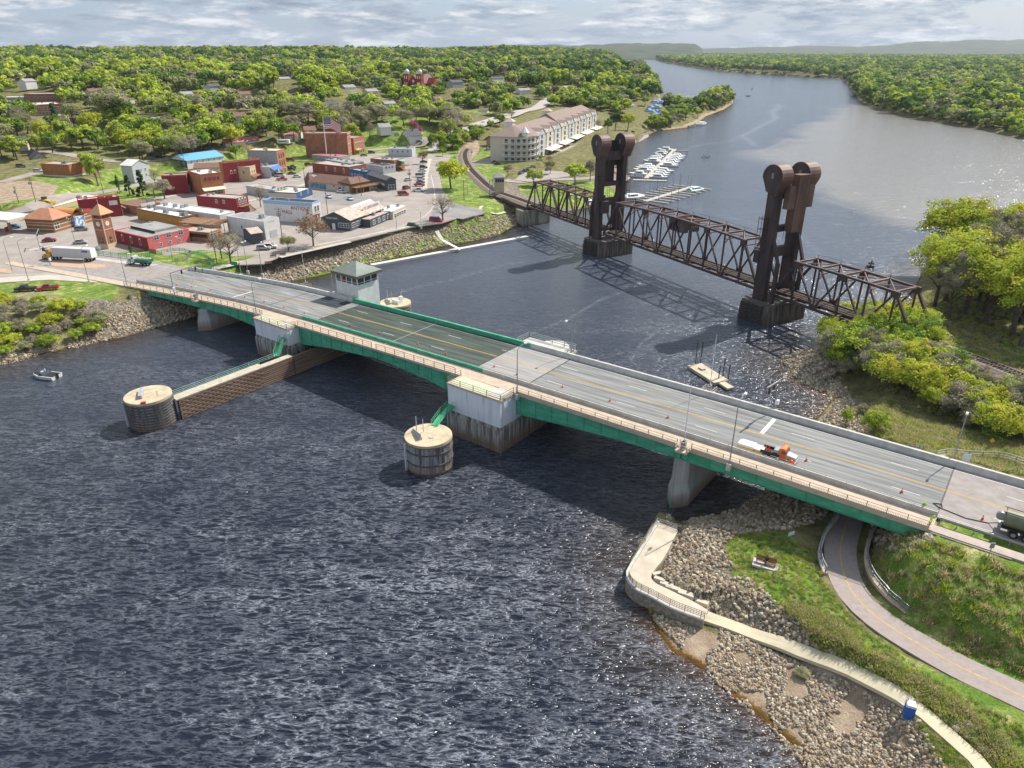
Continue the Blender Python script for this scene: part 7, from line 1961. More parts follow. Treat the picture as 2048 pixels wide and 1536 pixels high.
can=flag_part('canton',0,.4,0,7/13,mbl,0,14,6)
mb=MB()
for r_ in range(9):
 for c_ in range(6 if r_%2==0 else 5):
  u=(.4/12)*(2*c_+1+(0 if r_%2==0 else 1)); v=(7/13/10)*(r_+1); p=flag_pt(u,v)
  for dy in(-.03,.03):
   pts=[(p[0]+(.2 if q%2==0 else .08)*math.sin(q*math.pi/5),p[1]+dy,p[2]+(.2 if q%2==0 else .08)*math.cos(q*math.pi/5)) for q in range(10)]
   mb.add(pts,[tuple(range(10))])
mb.build('stars',mw_,can)
# green curved ramp railing by the bridge end, benches, poles
def rail_px(label,pts,z,h=1.2,m=M_galv,every=2,w=.1,rails=3,name='ramp_railing'):
 P=smooth_px(pts,z,5); o=thing(name,label,'railing',(P[0].x,P[0].y,z)); railing_along(o,P,z,h,every,m,w,rails,2)
rail_px('green railing beside the clock tower lawn',[(197,509),(230,513),(270,517),(300,512)],7.1,1.3,M_green_l)
rail_px('green railing curving round the ramp at the bridge end',[(382,508),(400,512),(418,520),(427,530),(420,540),(405,545)],7.6,1.2,M_green_l)
rail_px('green railing on the outer edge of the curved ramp',[(300,512),(330,506),(360,503),(382,508)],7.2,1.2,M_green_l)
rail_px('grey railing of the inner ramp around the small lawn',[(350,524),(370,520),(382,512),(380,506)],7.2,1.1,M_galv)
rail_px('grey railing at the foot of the ramp beside the bridge',[(405,546),(440,553),(480,562)],7.3,1.1,M_galv)
def pole(label,p,h,z=7.0,top=None,wood=True):
 o=thing('utility_pole',label,'utility pole',(*gpt(*p,z),z),random.uniform(0,3),'wooden utility poles in the town')
 mb=MB(); mb.cyl((0,0,0),(0,0,h),.16,.11,7); mb.build('pole',mat('pole_wood',(.16,.12,.09),.9),o)
 mb=MB(); mb.beam((-1.3,0,h-.6),(1.3,0,h-.6),.14,.16); mb.beam((-1.0,0,h-1.5),(1.0,0,h-1.5),.12,.14) if top else None
 mb.build('crossarm',MATS['pole_wood'],o)
 if top:
  for sx in(-.5,.5):mb=MB(); mb.cyl((sx,.3,h-3.0),(sx,.3,h-1.9),.3,n=10); mb.build('transformer',M_galv,o)
for lb,p,h,z,t in[('utility pole with transformers beside the antique mall',c4(945,1415),11,7,1),('utility pole in front of the cream hall parking',c4(1410,1165),9,7,0),('utility pole at the timber terrace',c4(1755,985),11,7,1),('utility pole with transformers above the fuel station',c1(440,350),11,10,1),('utility pole at the picture edge above the fuel station',c1(245,400),9,9,1),('utility pole between the spruces and the red western building',c3(1060,1210),11,8,0),('utility pole in front of the tan annex',c4(520,845),11,7,0),('utility pole beside the blue roofed hall',c3(1905,990),9,7.5,0),('utility pole on the lawn by the small bare tree beyond the row of cars',c5(1680,870),9,7,0),('utility pole with transformers in front of the low dark restaurant',c2(690,770),11,7,1),('utility pole beside the parked row of cars',c5(1130,770),10,7,1),('utility pole on the hillside street above the flat brick building',c3(1355,855),9,10,1),('utility pole beside the leafy round tree near the red roofed hall',c4(375,570),9,7.5,0),('utility pole close to the mural turret',c4(1183,880),9,7,0)]:
 pole(lb,p,h,z,t)
for lb,p,h,b_ in[('street lamp at the curb by the long semi trailer',c1(345,1270),12,c1(245,905)),('street lamp leaning over the road by the intersection island',c1(150,1160),10,c1(85,905)),('street lamp on the grass strip before the bridge',c1(1070,1285),10,0),('street lamp behind the semi trailer beside the clock tower',c1(915,850),9,0),('street lamp by the curved ramp lawn',c2(240,750),8,0),('street lamp near the white parked vans',c2(1150,860),9,0),('street lamp on the river footpath below the red leaved tree',c2(1000,830),8.5,0),('street lamp on the promenade near the slate store',c5(990,1170),6,0),('street lamp on the promenade by the dark minivan',c5(1240,1140),6,0),('street lamp beside the railway tower',c6(180,1085),9,0),('street lamp behind the railway tower junction',c6(445,715),8,0)]:
 street_lamp(lb,0,0,h,1,'street lamps in the town',gpt(*p,7),7,rz=R(random.uniform(-60,60)))
signal_mast('traffic signal mast at the intersection in front of the fuel station',0,0,7,5.5,6,1,R(20),gpt(*c1(490,905),7))
signal_mast('traffic signal on the island beside the cab of the semi trailer',0,0,7,5.5,2,1,R(60),gpt(*c1(610,1085),7))
sign('green river name board beside the red leaved trees at the footpath',(*gpt(470,537,7),7),2.2,2.6,1.2,(.02,.30,.14),R(-20))
sign('large brown park sign beside the curved ramp',(*gpt(*c1(1855,1000),7),7),3.0,3.2,1.6,(.25,.10,.05),R(-25))
sign('white storefront sign on the clock tower lawn',(*gpt(*c1(1200,925),7),7),2.0,2.0,1.1,(.7,.7,.68),R(-20))
bn=[(c2(1210,760),'bench on the river footpath below the red leaved trees'),(c2(1265,690),'bench on the promenade verge near the vans'),(c2(1360,675),'bench on the promenade verge near the small yellow tree'),(c5(925,1225),'bench on the grass tip of the promenade')]
for p,lb in bn:
 o=thing('park_bench',lb,'bench',(*gpt(*p,7),6.9),R(15),'benches on the promenade')
 mb=MB(); mb.box(-1,1,-.25,.25,.42,.5); mb.build('seat',BR['wood'],o)
 mb=MB(); mb.box(-1,1,.25,.32,.55,.95); mb.build('backrest',BR['wood'],o)
 for s_ in(-.8,.8):mb=MB(); mb.box(s_-.06,s_+.06,-.25,.3,0,.42); mb.build('leg',M_black,o)
for lb,p in[('railway crossing signal on the town side of the track curve',c6(48,740)),('railway crossing signal on the river side of the track curve',c6(222,680))]:
 o=thing('crossing_signal',lb,'railway signal',(*gpt(*p,7),7),R(30))
 mb=MB(); mb.cyl((0,0,0),(0,0,4),.1,n=6); mb.build('post',M_galv,o)
 mb=MB(); mb.beam((-.7,0,3.2),(.7,0,4.2),.08,.22); mb.beam((-.7,0,4.2),(.7,0,3.2),.08,.22); mb.build('crossbuck',M_white,o)
 mb=MB(); mb.cyl((-.5,-.1,2.6),(-.5,.1,2.6),.3,n=10); mb.cyl((.5,-.1,2.6),(.5,.1,2.6),.3,n=10); mb.build('light',M_black,o)
for lb,p,h in[('slender grey radio mast rising from the wooded point',(1267,193),44),('slender radio mast on the ridge beyond the church',(990,150),34)]:
 x,y,z=at(*p); o=thing('radio_mast',lb,'mast',(x,y,z),0); mb=MB()
 for k in range(3):a=k*2.1; mb.cyl((math.cos(a)*1,math.sin(a)*1,-2),(math.cos(a)*.5,math.sin(a)*.5,h),.16,n=5)
 mb.build('lattice',M_galv,o); mb=MB()
 for k in range(16):mb.beam((-.8,0,k*h/16),(.8,.2,(k+1)*h/16),.12)
 mb.build('bracing',M_galv,o)
 # PLANTS AND ROCKS
def leaf_mat(name,c1_,c2_,trans=.38,obj=.25):
 m=bpy.data.materials.new(name); m.use_nodes=True
 t=m.node_tree; b=t.nodes['Principled BSDF']; b.inputs['Roughness'].default_value=.75; b.inputs['Specular IOR Level'].default_value=.12
 a=N(t,'ShaderNodeAttribute',attribute_name='tone'); oi=N(t,'ShaderNodeObjectInfo')
 ad=N(t,'ShaderNodeMath',operation='MULTIPLY_ADD'); ad.inputs[1].default_value=obj; t.links.new(oi.outputs['Random'],ad.inputs[0]); t.links.new(a.outputs['Fac'],ad.inputs[2])
 c=ramp(t,ad.outputs[0],[(.1,c1_),(.95,c2_)])
 t.links.new(c,b.inputs['Base Color'])
 tr=N(t,'ShaderNodeBsdfTranslucent'); t.links.new(c,tr.inputs[0])
 mx_=N(t,'ShaderNodeMixShader'); mx_.inputs[0].default_value=trans
 t.links.new(b.outputs[0],mx_.inputs[1]); t.links.new(tr.outputs[0],mx_.inputs[2])
 t.links.new(mx_.outputs[0],t.nodes['Material Output'].inputs[0])
 return m
LM={'lime':leaf_mat('leaves_lime',(0.293,0.378,0.037),(0.610,0.683,0.098)),'green':leaf_mat('leaves_green',(0.104,0.183,0.037),(0.256,0.390,0.073)),'olive':leaf_mat('leaves_olive',(0.232,0.268,0.091),(0.512,0.537,0.232)),'dark':leaf_mat('leaves_dark',(0.037,0.073,0.024),(0.110,0.183,0.055),.15),'grey':leaf_mat('twigs_grey',(0.207,0.183,0.122),(0.439,0.390,0.268),.1),'yellow':leaf_mat('leaves_yellow',(0.390,0.390,0.037),(0.708,0.683,0.098)),'pink':leaf_mat('blossom_pink',(0.366,0.061,0.171),(0.708,0.244,0.439)),'rust':leaf_mat('buds_rust',(0.207,0.085,0.037),(0.403,0.195,0.098),.2),'white':leaf_mat('blossom_white',(0.427,0.427,0.342),(0.732,0.732,0.610))}
M_bark=mat('bark',(.12,.095,.07),.95,var=.3,vscale=3); M_barkd=mat('dark_bark',(.06,.048,.038),.95,var=.3,vscale=3)
def crown_data(seed,rx,rz,zc,n,leaf,k=26,twig=False,cone=False):
 r=np.random.default_rng(seed)
 u=r.normal(size=(k,3)); u/=np.linalg.norm(u,axis=1,keepdims=True); u[:,2]=np.where(u[:,2]<-.35,-u[:,2]*.6,u[:,2])
 rad=r.uniform(.45,.95,(k,1))**.8
 c=u*rad*np.array([rx,rx,rz])*r.uniform(.8,1.12,(k,1)); c[:,2]+=zc
 cr=r.uniform(.20,.40,k)*rx*(26/max(26,k))**.42; tone=r.uniform(0,.65,k)
 if cone:
  f=r.uniform(0,1,k)**.8; c[:,2]=zc-rz+f*2*rz; rr_=rx*(1-f)*.85; a=r.uniform(0,6.28,k); c[:,0]=np.cos(a)*rr_; c[:,1]=np.sin(a)*rr_; cr=np.full(k,.22)*rx+.1*rx*(1-f)
 i=r.integers(0,k,n)
 d=r.normal(size=(n,3)); d/=np.linalg.norm(d,axis=1,keepdims=True)
 p=c[i]+d*(cr[i]*r.uniform(.35,1.05,n)**.6)[:,None]*np.array([1,1,.72])
 out=p-np.array([0,0,zc-rz*.4]); out/=np.linalg.norm(out,axis=1,keepdims=True)
 nn=d*.6+out*.5+r.normal(size=(n,3))*.55+np.array([0,0,.25]); nn/=np.linalg.norm(nn,axis=1,keepdims=True)
 t=np.cross(nn,r.normal(size=(n,3))); t/=np.linalg.norm(t,axis=1,keepdims=True); b=np.cross(nn,t)
 s=leaf*r.uniform(.6,1.3,n)[:,None]
 if twig:t,b=t*s*1.9,b*s*.10
 else:t,b=t*s*.62,b*s*.42
 V=np.stack([p-t*.9-b*.4,p+b-t*.1,p+t,p-b+t*.15],1).reshape(-1,3)
 F=np.arange(4*n).reshape(-1,4)
 to=np.repeat(tone[i]+r.uniform(-.12,.3,n),4)
 return V,F,to
def crown_obj(name,parts,mats,parent=None):
 V,F,T,MI=[],[],[],[]; o=0
 for(v,f,t),mi in parts:V.append(v); F.append(f+o); T.append(t); MI+=[mi]*len(f); o+=len(v)
 ob=fast_mesh(name,np.concatenate(V),np.concatenate(F),mats,parent,False)
 a=ob.data.attributes.new('tone','FLOAT','POINT'); a.data.foreach_set('value',np.concatenate(T).astype(np.float32))
 ob.data.polygons.foreach_set('material_index',np.array(MI,np.int32)); return ob
def trunk_mb(seed,h,r0,crown_r,lean=0.1,limbs=8):
 r_=random.Random(seed); mb=MB(); top=Vector((r_.uniform(-lean,lean)*h,r_.uniform(-lean,lean)*h,h)); mid=top*.5+Vector((r_.uniform(-.3,.3),r_.uniform(-.3,.3),0))
 mb.cyl((0,0,-.6),mid,r0,r0*.65,7); mb.cyl(mid,top,r0*.65,r0*.2,6)
 for k in range(limbs):
  f=r_.uniform(.3,.85); s=mid*(f*2) if f<.5 else mid+(top-mid)*(f*2-1); a=r_.uniform(0,6.28)
  e=s+Vector((math.cos(a)*crown_r*r_.uniform(.5,.85),math.sin(a)*crown_r*r_.uniform(.5,.85),h*r_.uniform(.12,.35))); m_=(s+e)/2+Vector((0,0,.3))
  mb.cyl(s,m_,r0*.38,r0*.24,5,caps=False); mb.cyl(m_,e,r0*.24,r0*.07,5,caps=False)
  for j in range(2):a2=a+r_.uniform(-.9,.9); mb.cyl(m_,m_+Vector((math.cos(a2),math.sin(a2),.7))*crown_r*.38,r0*.16,r0*.04,4,caps=False)
 return mb
TREE={}
NEARP={}
def proto(key,kind,h,rx,seed,n,leaf,mix=None,cone=False,zc=.62,rz=.40,limbs=8,name=None,k=26):
 """a tree prototype, kept out of sight until its first use"""
 name=name or('conifer_tree' if cone else 'deciduous_tree')
 o=thing(name,'x','tree'); twig=kind in('grey','rust')
 trunk_mb(seed,h*(.95 if cone else .74),h*.024+.05,rx*.8,limbs=(0 if cone else limbs)).build('trunk',M_barkd if kind in('dark','green') else M_bark,o)
 pr_=[(crown_data(seed,rx,h*rz,h*zc,n,leaf,cone=cone,k=40 if cone else k,twig=False),0)]
 ms=[LM[kind]]
 if mix:pr_.append((crown_data(seed+50,rx*1.02,h*rz,h*zc,int(n*mix[1]),leaf*mix[2],k=k,twig=mix[0]=='grey'),1)); ms.append(LM[mix[0]])
 crown_obj('crown',pr_,ms,o)
 TREE[key]=[o,h,False]
for i,(k,kind,n,leaf,mix) in enumerate([('lime1','lime',2400,.62,('green',.2,1)),('lime2','lime',2100,.6,('olive',.4,1)),('green1','green',2500,.62,('lime',.25,1)),('green2','green',2300,.6,None),('olive1','olive',1700,.5,('grey',1.0,.9)),('olive2','olive',2100,.55,('lime',.4,1)),('grey1','grey',900,.4,('grey',2.4,.9)),('grey2','grey',500,.35,('grey',3.6,.8)),('yellow1','yellow',1900,.55,('lime',.5,1)),('dark1','dark',2600,.6,None)]):
 proto(k,kind,10,3.6+(i%3)*.5,100+i*7,n,leaf,mix)
proto('spruce','dark',10,2.4,301,3000,.5,None,True,.52,.5); proto('spruce2','green',10,2.0,302,2600,.45,('dark',.6,1),True,.52,.5)
proto('pink','pink',10,4.4,303,2600,.5,None,zc=.55,rz=.42); proto('rust','rust',10,4.2,304,1700,.32,('grey',1.4,.7),zc=.62,rz=.36,limbs=14); proto('bare','grey',10,4.0,305,350,.28,('grey',7.0,.75),zc=.62,rz=.36,limbs=16)
for i,(k,kind,mix) in enumerate([('n_lime','lime',('yellow',.35,1)),('n_green','green',('lime',.5,1)),('n_olive','olive',('grey',1.6,1.4)),('n_grey','grey',('grey',3.5,1.4)),('n_yellow','yellow',('lime',.6,1))]):
 proto(k,kind,10,4.0,400+i*5,8500 if kind!='grey' else 2200,.21,mix,limbs=18,k=75)
for i,(k,kind,mix) in enumerate([('b_lime','lime',('green',.3,1)),('b_olive','olive',('grey',1.3,1.3)),('b_grey','grey',('grey',3,1.3)),('b_green','green',('lime',.3,1)),('b_yellow','yellow',('lime',.7,1))]):
 proto(k,kind,4,2.3,500+i*5,4600 if kind!='grey' else 1500,.16,mix,zc=.5,rz=.46,limbs=12,name='bush',k=60)
proto('s_rust','yellow',1,.7,560,300,.16,None,zc=.5,rz=.5,limbs=3,name='bush')
index_children()
def plant(key,pos,h,label,group=None,rz=None,wide=1.0,name=None,cat=None):
 o,H_,used=TREE[key]
 if used:o=copy_tree(o)
 TREE[key][2]=True
 s=h/H_; o.location=(pos[0],pos[1],pos[2]-.15); o.scale=(s*wide,s*wide,s); o.rotation_euler=(0,0,random.uniform(0,6.28) if rz is None else rz)
 o['label']=label; o['category']=cat or('bush' if key[:2] in('b_','s_') else 'tree')
 if group:o['group']=group
 elif 'group' in o:del o['group']
 return o
TW={'lime':'lime green leafy','green':'fresh green leafy','olive':'dull olive budding','grey':'grey bare twigged','yellow':'yellow green','dark':'deep green dense','spruce':'dark spruce','rust':'rusty budding','pink':'pink blossoming'}
for key,p,h,lab,wd in[('rust',(628,502),12.5,'round rust leaved tree beside the slate gabled store',1),('bare',(462,530),11,'wide bare brown tree on the verge by the green river board',1.2),('rust',(444,517),9,'smaller brown budding tree behind the wide bare one',1),('olive1',(578,508),6.5,'small olive tree on the promenade behind the white van',1),('bare',(886,446),12,'large bare tree on the grass by the river steps car park',1.15),('yellow1',(902,378),14,'wide yellow green tree on the lawn inside the railway curve',1.25),('bare',(522,415),10,'bare grey tree behind the antique mall',.8),('green1',(472,318),8.5,'round deep green tree between the blue and the red roofs',1),('lime2',(197,372),15,'tall lime tree beside the flat brick building',.8),('lime1',(180,350),11,'lime tree behind the flat brick building',.9),('spruce2',(239,387),8.5,'narrow clipped evergreen first of the dark row behind the red western building',.55),('spruce',(260,391),9.5,'spruce second in the dark row behind the red western building',1),('spruce',(287,392),12,'tallest spruce of the dark row behind the red western building',1),('grey1',(330,398),9,'bare brown tree beside the dark spruce row',1.3),('grey2',(308,396),7.5,'greyish shrubby tree next to the tallest spruce',1.2),('bare',(312,372),9,'bare tree in front of the white two storey house',.8),('spruce',(262,505),3.2,'tiny spruce on the lawn by the clock tower',1),('pink',(838,270),6.5,'bright pink blossom tree at the white gabled house',1),('pink',(828,262),8.5,'paler pink blossom tree behind the bright pink one',.9),('pink',(722,250),9,'mauve blossoming tree behind the tall brick blocks',.8),('spruce',(672,262),9,'dark spruce behind the flag',.8),('lime1',(700,282),14,'tall lime tree behind the tall brick blocks',1),('lime2',(712,290),11,'lime tree at the corner of the arched brick block',1),('grey2',(742,288),14,'slender bare tree beside the terrace house',.6),('rust',(846,328),8,'brownish bare tree on the grass beside the parked cars',.9),('dark1',(852,316),3.5,'low round evergreen under the brownish bare tree',1),('green1',(885,312),5,'low green shrub tree at the start of the alley',1.2),('lime1',(880,303),13,'tall lime tree at the town end of the railway thicket',.9),('green1',(905,300),11,'green tree in the thicket by the railway curve',1.1),('lime2',(925,288),9,'lime tree in the thicket by the railway curve',1.1),('green1',(868,296),10,'green tree behind the alley beside the pink blossom',1),('lime1',(1150,370),10.5,'bright lime tree right behind the end of the railway truss',1.35),('lime2',(1068,372),8.5,'open lime tree behind the first truss panel',1.2),('white' if 0 else 'olive1',(1016,352),6.5,'small round budding tree beside the railway tower',1),('grey1',(1180,362),11,'grey budding tree beside the lift tower',.9),('olive1',(1100,348),8,'pale budding tree between the two lime trees',.9),('rust',(1098,325),4,'rusty shrub at the foot of the apartment building',1.3),('green1',(1082,320),2.8,'low green shrub at the apartment corner',1.6),('dark1',(1012,318),2.6,'dark clipped shrub in front of the apartment corner',2.2),('green2',(1216,268),12,'bright green cone shaped tree on the marina lawn',.8),('dark1',(1230,262),15,'dark green tree behind the bright cone shaped one',.9),('yellow1',(1255,262),14,'big yellow green willow on the marina lawn',1.1),('lime1',(1000,232),8,'pale round tree by the highway',.9),('grey2',(1022,240),8,'grey tree between the highway and the railway',1.2),('grey2',(1196,262),9,'bare tree at the far end of the apartments',.8),('spruce',(112,248),13,'blue grey spruce beside the white gabled hillside house',1.2),('spruce',(608,132),14,'dark spruce standing out in the far woods',.8),('olive1',(235,250),22,'huge grey green tree on the hillside lawn',1.25),('olive1',(150,260),17,'tall olive tree in front of the ranch house',.8),('olive2',(355,250),20,'large pale green tree beyond the garden shed',1.2),('lime1',(548,178),17,'very bright lime tree on the upper hillside',1.0),('lime1',(640,175),20,'tall fresh lime tree on the upper hillside before the church',.9),('grey1',(735,170),16,'grey bare tree standing before the church',.9),('lime2',(1290,212),11,'single leafy tree at the root of the marina spit',1)]:
 plant(key,at(*p),h,lab,None,wide=wd)
def in_px(x,y,poly):
 c=False; n=len(poly)
 for i in range(n):
  (x0,y0),(x1,y1)=poly[i],poly[(i+1)%n]
  if(y0>y)!=(y1>y) and x<(x1-x0)*(y-y0)/(y1-y0)+x0:c=not c
 return c
def scatter_px(poly,n,mind,seed):
 r_=random.Random(seed); out=[]; xs=[p[0] for p in poly]; ys=[p[1] for p in poly]; k=0
 while len(out)<n and k<n*60:
  k+=1; x,y=r_.uniform(min(xs),max(xs)),r_.uniform(min(ys),max(ys))
  if not in_px(x,y,poly):continue
  q=at(x,y)
  if all(math.hypot(q[0]-a[0],q[1]-a[1])>mind*(.7+.6*r_.random()) for a in out):out.append(q)
 return out
def row(poly,n,mind,keys,h,where,group,seed,wd=(.9,1.3)):
 r_=random.Random(seed)
 for q in scatter_px(poly,n,mind,seed):
  k=r_.choice(keys); base=k.split('_')[-1].rstrip('12'); nm='bush' if k[:2]=='b_' else 'tree'
  hh=r_.uniform(*h); sz='taller ' if hh>(h[0]+h[1])/2 else 'lower '
  plant(k,q,hh,sz+TW[base]+' '+nm+' '+where,group+', '+sz+base,wide=r_.uniform(*wd))
NE='in the wood behind the near bank railway'
row([(1835,590),(1850,530),(1960,520),(2080,540),(2080,705),(2020,690),(1900,640)],34,4.6,['n_green','n_lime','n_lime','n_yellow','n_olive','n_lime','n_grey'],(15,24),NE,'trees behind the railway',1)
row([(1670,668),(1700,655),(1790,650),(1835,680),(1865,745),(1990,805),(2080,850),(2080,895),(1960,868),(1850,830),(1760,770),(1700,730)],46,2.9,['b_lime','b_olive','b_lime','b_yellow','b_olive','b_green','b_grey','n_lime','n_olive','n_yellow','n_grey'],(5.5,9.6),'in the scrub between the railway and the road','bushes between railway and road',2)
row([(1690,662),(1750,650),(1825,652),(1845,690),(1760,695)],11,2.6,['b_lime','b_olive','n_lime','b_yellow'],(6,9.5),'around the shore end of the railway truss','bushes at the shore end of the truss',12)
row([(1640,700),(1670,665),(1720,660),(1730,720),(1700,760),(1650,740)],12,2.6,['b_lime','b_olive','b_grey','n_lime'],(5.0,8.5),'at the rubble tip beside the railway bridge','bushes at the rubble tip',3)
for key,p,h,lab,wd in[('b_lime',(1750,862),4.5,'round lime bush beside the dirt track',1),('b_lime',(1690,850),4.2,'slender lime bush in the rubble behind the far barrier',.5),('b_olive',(1725,830),2.6,'low olive bush behind the round lime one',1),('b_green',(1985,880),2.6,'low bright green bush in the dry grass by the fence',1.4),('s_rust',(1730,1360),.7,'small tuft of reddish shoots beside the footpath',1.2),('b_olive',(1605,1350),1.1,'low olive shrub in the beach rubble below the footpath',1.6),('b_green',(1525,1092),1.0,'small green shrub at the foot of the notice board',1)]:
 plant(key,at(*p),h,lab,None,wide=wd)
row([(-10,640),(0,605),(70,612),(130,612),(165,625),(215,660),(190,680),(120,690),(60,708),(0,718)],46,3.3,['b_olive','b_grey','b_lime','b_olive','b_grey','b_yellow'],(2.6,4.8),'on the bank below the pickup trucks','bushes on the town bank',4)
row([(1025,425),(1045,408),(1065,425),(1040,440)],5,2.5,['b_lime','b_olive'],(2.2,3.2),'at the abutment of the railway bridge','bushes at the railway abutment',5)
row([(880,300),(905,278),(950,262),(1010,250),(1010,258),(960,275),(925,300),(905,320)],16,4,['green1','lime1','olive2','b_green'],(5,9),'in the thicket between the highway and the railway','trees between highway and railway',6)
row([(1290,262),(1340,256),(1400,246),(1400,232),(1350,236),(1300,245)],13,8,['green1','olive1','lime1','grey1'],(8,12),'on the marina shore','trees on the marina shore',7)
row([(1412,230),(1462,207),(1462,200),(1430,208)],13,8,['green1','green2','olive1'],(9,13),'on the tip of the marina spit','trees on the marina spit',8)
row([(1255,300),(1250,345),(1235,355),(1235,320)],4,6,['grey1','olive1'],(5,8),'on the bank beside the lift tower','trees beside the lift tower',9)
def clear(x,y):
 for a,b_ in HS:
  if-16<x-a<38 and-9<y-b_<24:return True
 for q in CLEAR:
  if in_px(x,y,q):return True
 return False
CLEAR=[[(-50,345),(40,322),(150,300),(250,318),(300,335),(300,350),(180,375),(120,410),(-50,440)],[(1250,206),(1300,199),(1330,197),(1337,246),(1300,252),(1250,244)],[(1320,192),(1420,192),(1412,210),(1330,214)],[(930,335),(1000,235),(1060,225),(1100,213),(1200,222),(1290,245),(1310,262),(1270,300),(1250,430),(1000,440)],[(60,262),(60,222),(130,210),(215,228),(215,262)],[(0,238),(0,185),(125,185),(135,235)],[(268,266),(268,232),(345,238),(345,262)],[(-50,330),(-50,320),(65,330),(100,340),(60,366),(-50,366)],[(515,225),(515,202),(580,203),(580,222)],[(580,216),(580,190),(632,194),(632,214)],[(740,300),(740,258),(885,255),(880,290),(820,300)],[(905,250),(905,222),(990,215),(990,240),(940,250)],[(795,192),(795,170),(860,172),(860,190)],[(855,315),(905,272),(985,240),(1060,214),(1100,195),(1130,178),(1155,172),(1110,208),(1060,235),(1020,262),(950,290),(930,420),(1020,430),(1100,420),(1280,300),(1300,260),(1480,200),(1480,440),(0,700),(0,440)],[(290,200),(290,192),(400,192),(400,200)],[(230,200),(230,195),(560,190),(560,195)]]
cand=[]
r_=np.random.default_rng(5)
for r0,r1,sp in((360,950,10.8),(950,2200,17),(2200,7000,30)):
 n=int(r1/sp)+2
 gx,gy=np.meshgrid(np.arange(-n,n)*sp,np.arange(0,n)*sp); gx=gx+r_.uniform(-.42,.42,gx.shape)*sp; gy=gy+r_.uniform(-.42,.42,gy.shape)*sp
 rr2=np.hypot(gx,gy); k=(rr2>=r0)&(rr2<r1)&(np.abs(gx)<gy*.80+20)
 cand.append(np.stack([gx[k],gy[k],np.full(k.sum(),sp)],1))
cand=np.concatenate(cand)
dW=sdist(cand[:,0],cand[:,1],POLYS[0][0])[0]; dF=sdist(cand[:,0],cand[:,1],POLYS[2][0])[0]; dT=sdist(cand[:,0],cand[:,1],TOWN)[0]; dE=sdist(cand[:,0],cand[:,1],POLYS[1][0])[0]
keep=((dW>4)&(dT<-3))|(dF>2)
cand=cand[keep]; dF=dF[keep]
cz=ground_arr(cand[:,0],cand[:,1]); cp=np.array([pix(x,y,z) for(x,y,s),z in zip(cand,cz)])
ok=[(-120<p[0]<2170) and not(f<0 and p[1]>150 and clear(*p)) for p,f in zip(cp,dF)]
ok=np.array(ok)&(cz>.3)
cand,cz,cp,dF=cand[ok],cz[ok],cp[ok],dF[ok]
hue=vnoise(cand[:,0],cand[:,1],60,31)+.35*vnoise(cand[:,0],cand[:,1],14,32)+r_.uniform(-.28,.28,len(cand))
order=np.argsort(np.hypot(cand[:,0],cand[:,1])+np.where(dF>0,1e6,0))
single=set(order[:150].tolist())
R2=random.Random(3)
for i in order[:150]:
 x,y,sp=cand[i]; h_=hue[i]
 k=R2.choice(['lime1','lime2','green1','yellow1']) if h_>.16 else R2.choice(['olive1','olive2','olive2','grey1','green1','lime2']) if h_>-.1 else R2.choice(['grey1','olive1','green2','grey2','olive2'])
 hh=R2.uniform(10,18.5); px_=cp[i][0]; hh*=.82 if cp[i][1]>264 and px_<420 else 1
 where='on the slope above the fuel station' if px_<260 else 'behind the blue and red roofed halls' if px_<600 else 'on the slope behind the tall brick blocks' if px_<900 else 'on the wooded bluff above the highway'
 sz='tall ' if hh>14 else 'medium '; b_=k.rstrip('12')
 plant(k,(x,y,cz[i]),hh,sz+TW[b_]+' tree '+where,sz+b_+' trees '+where,wide=R2.uniform(.9,1.3))
def hidden(parts,mats,nm):
 ob=crown_obj(nm,parts,mats); COL.objects.unlink(ob); return ob
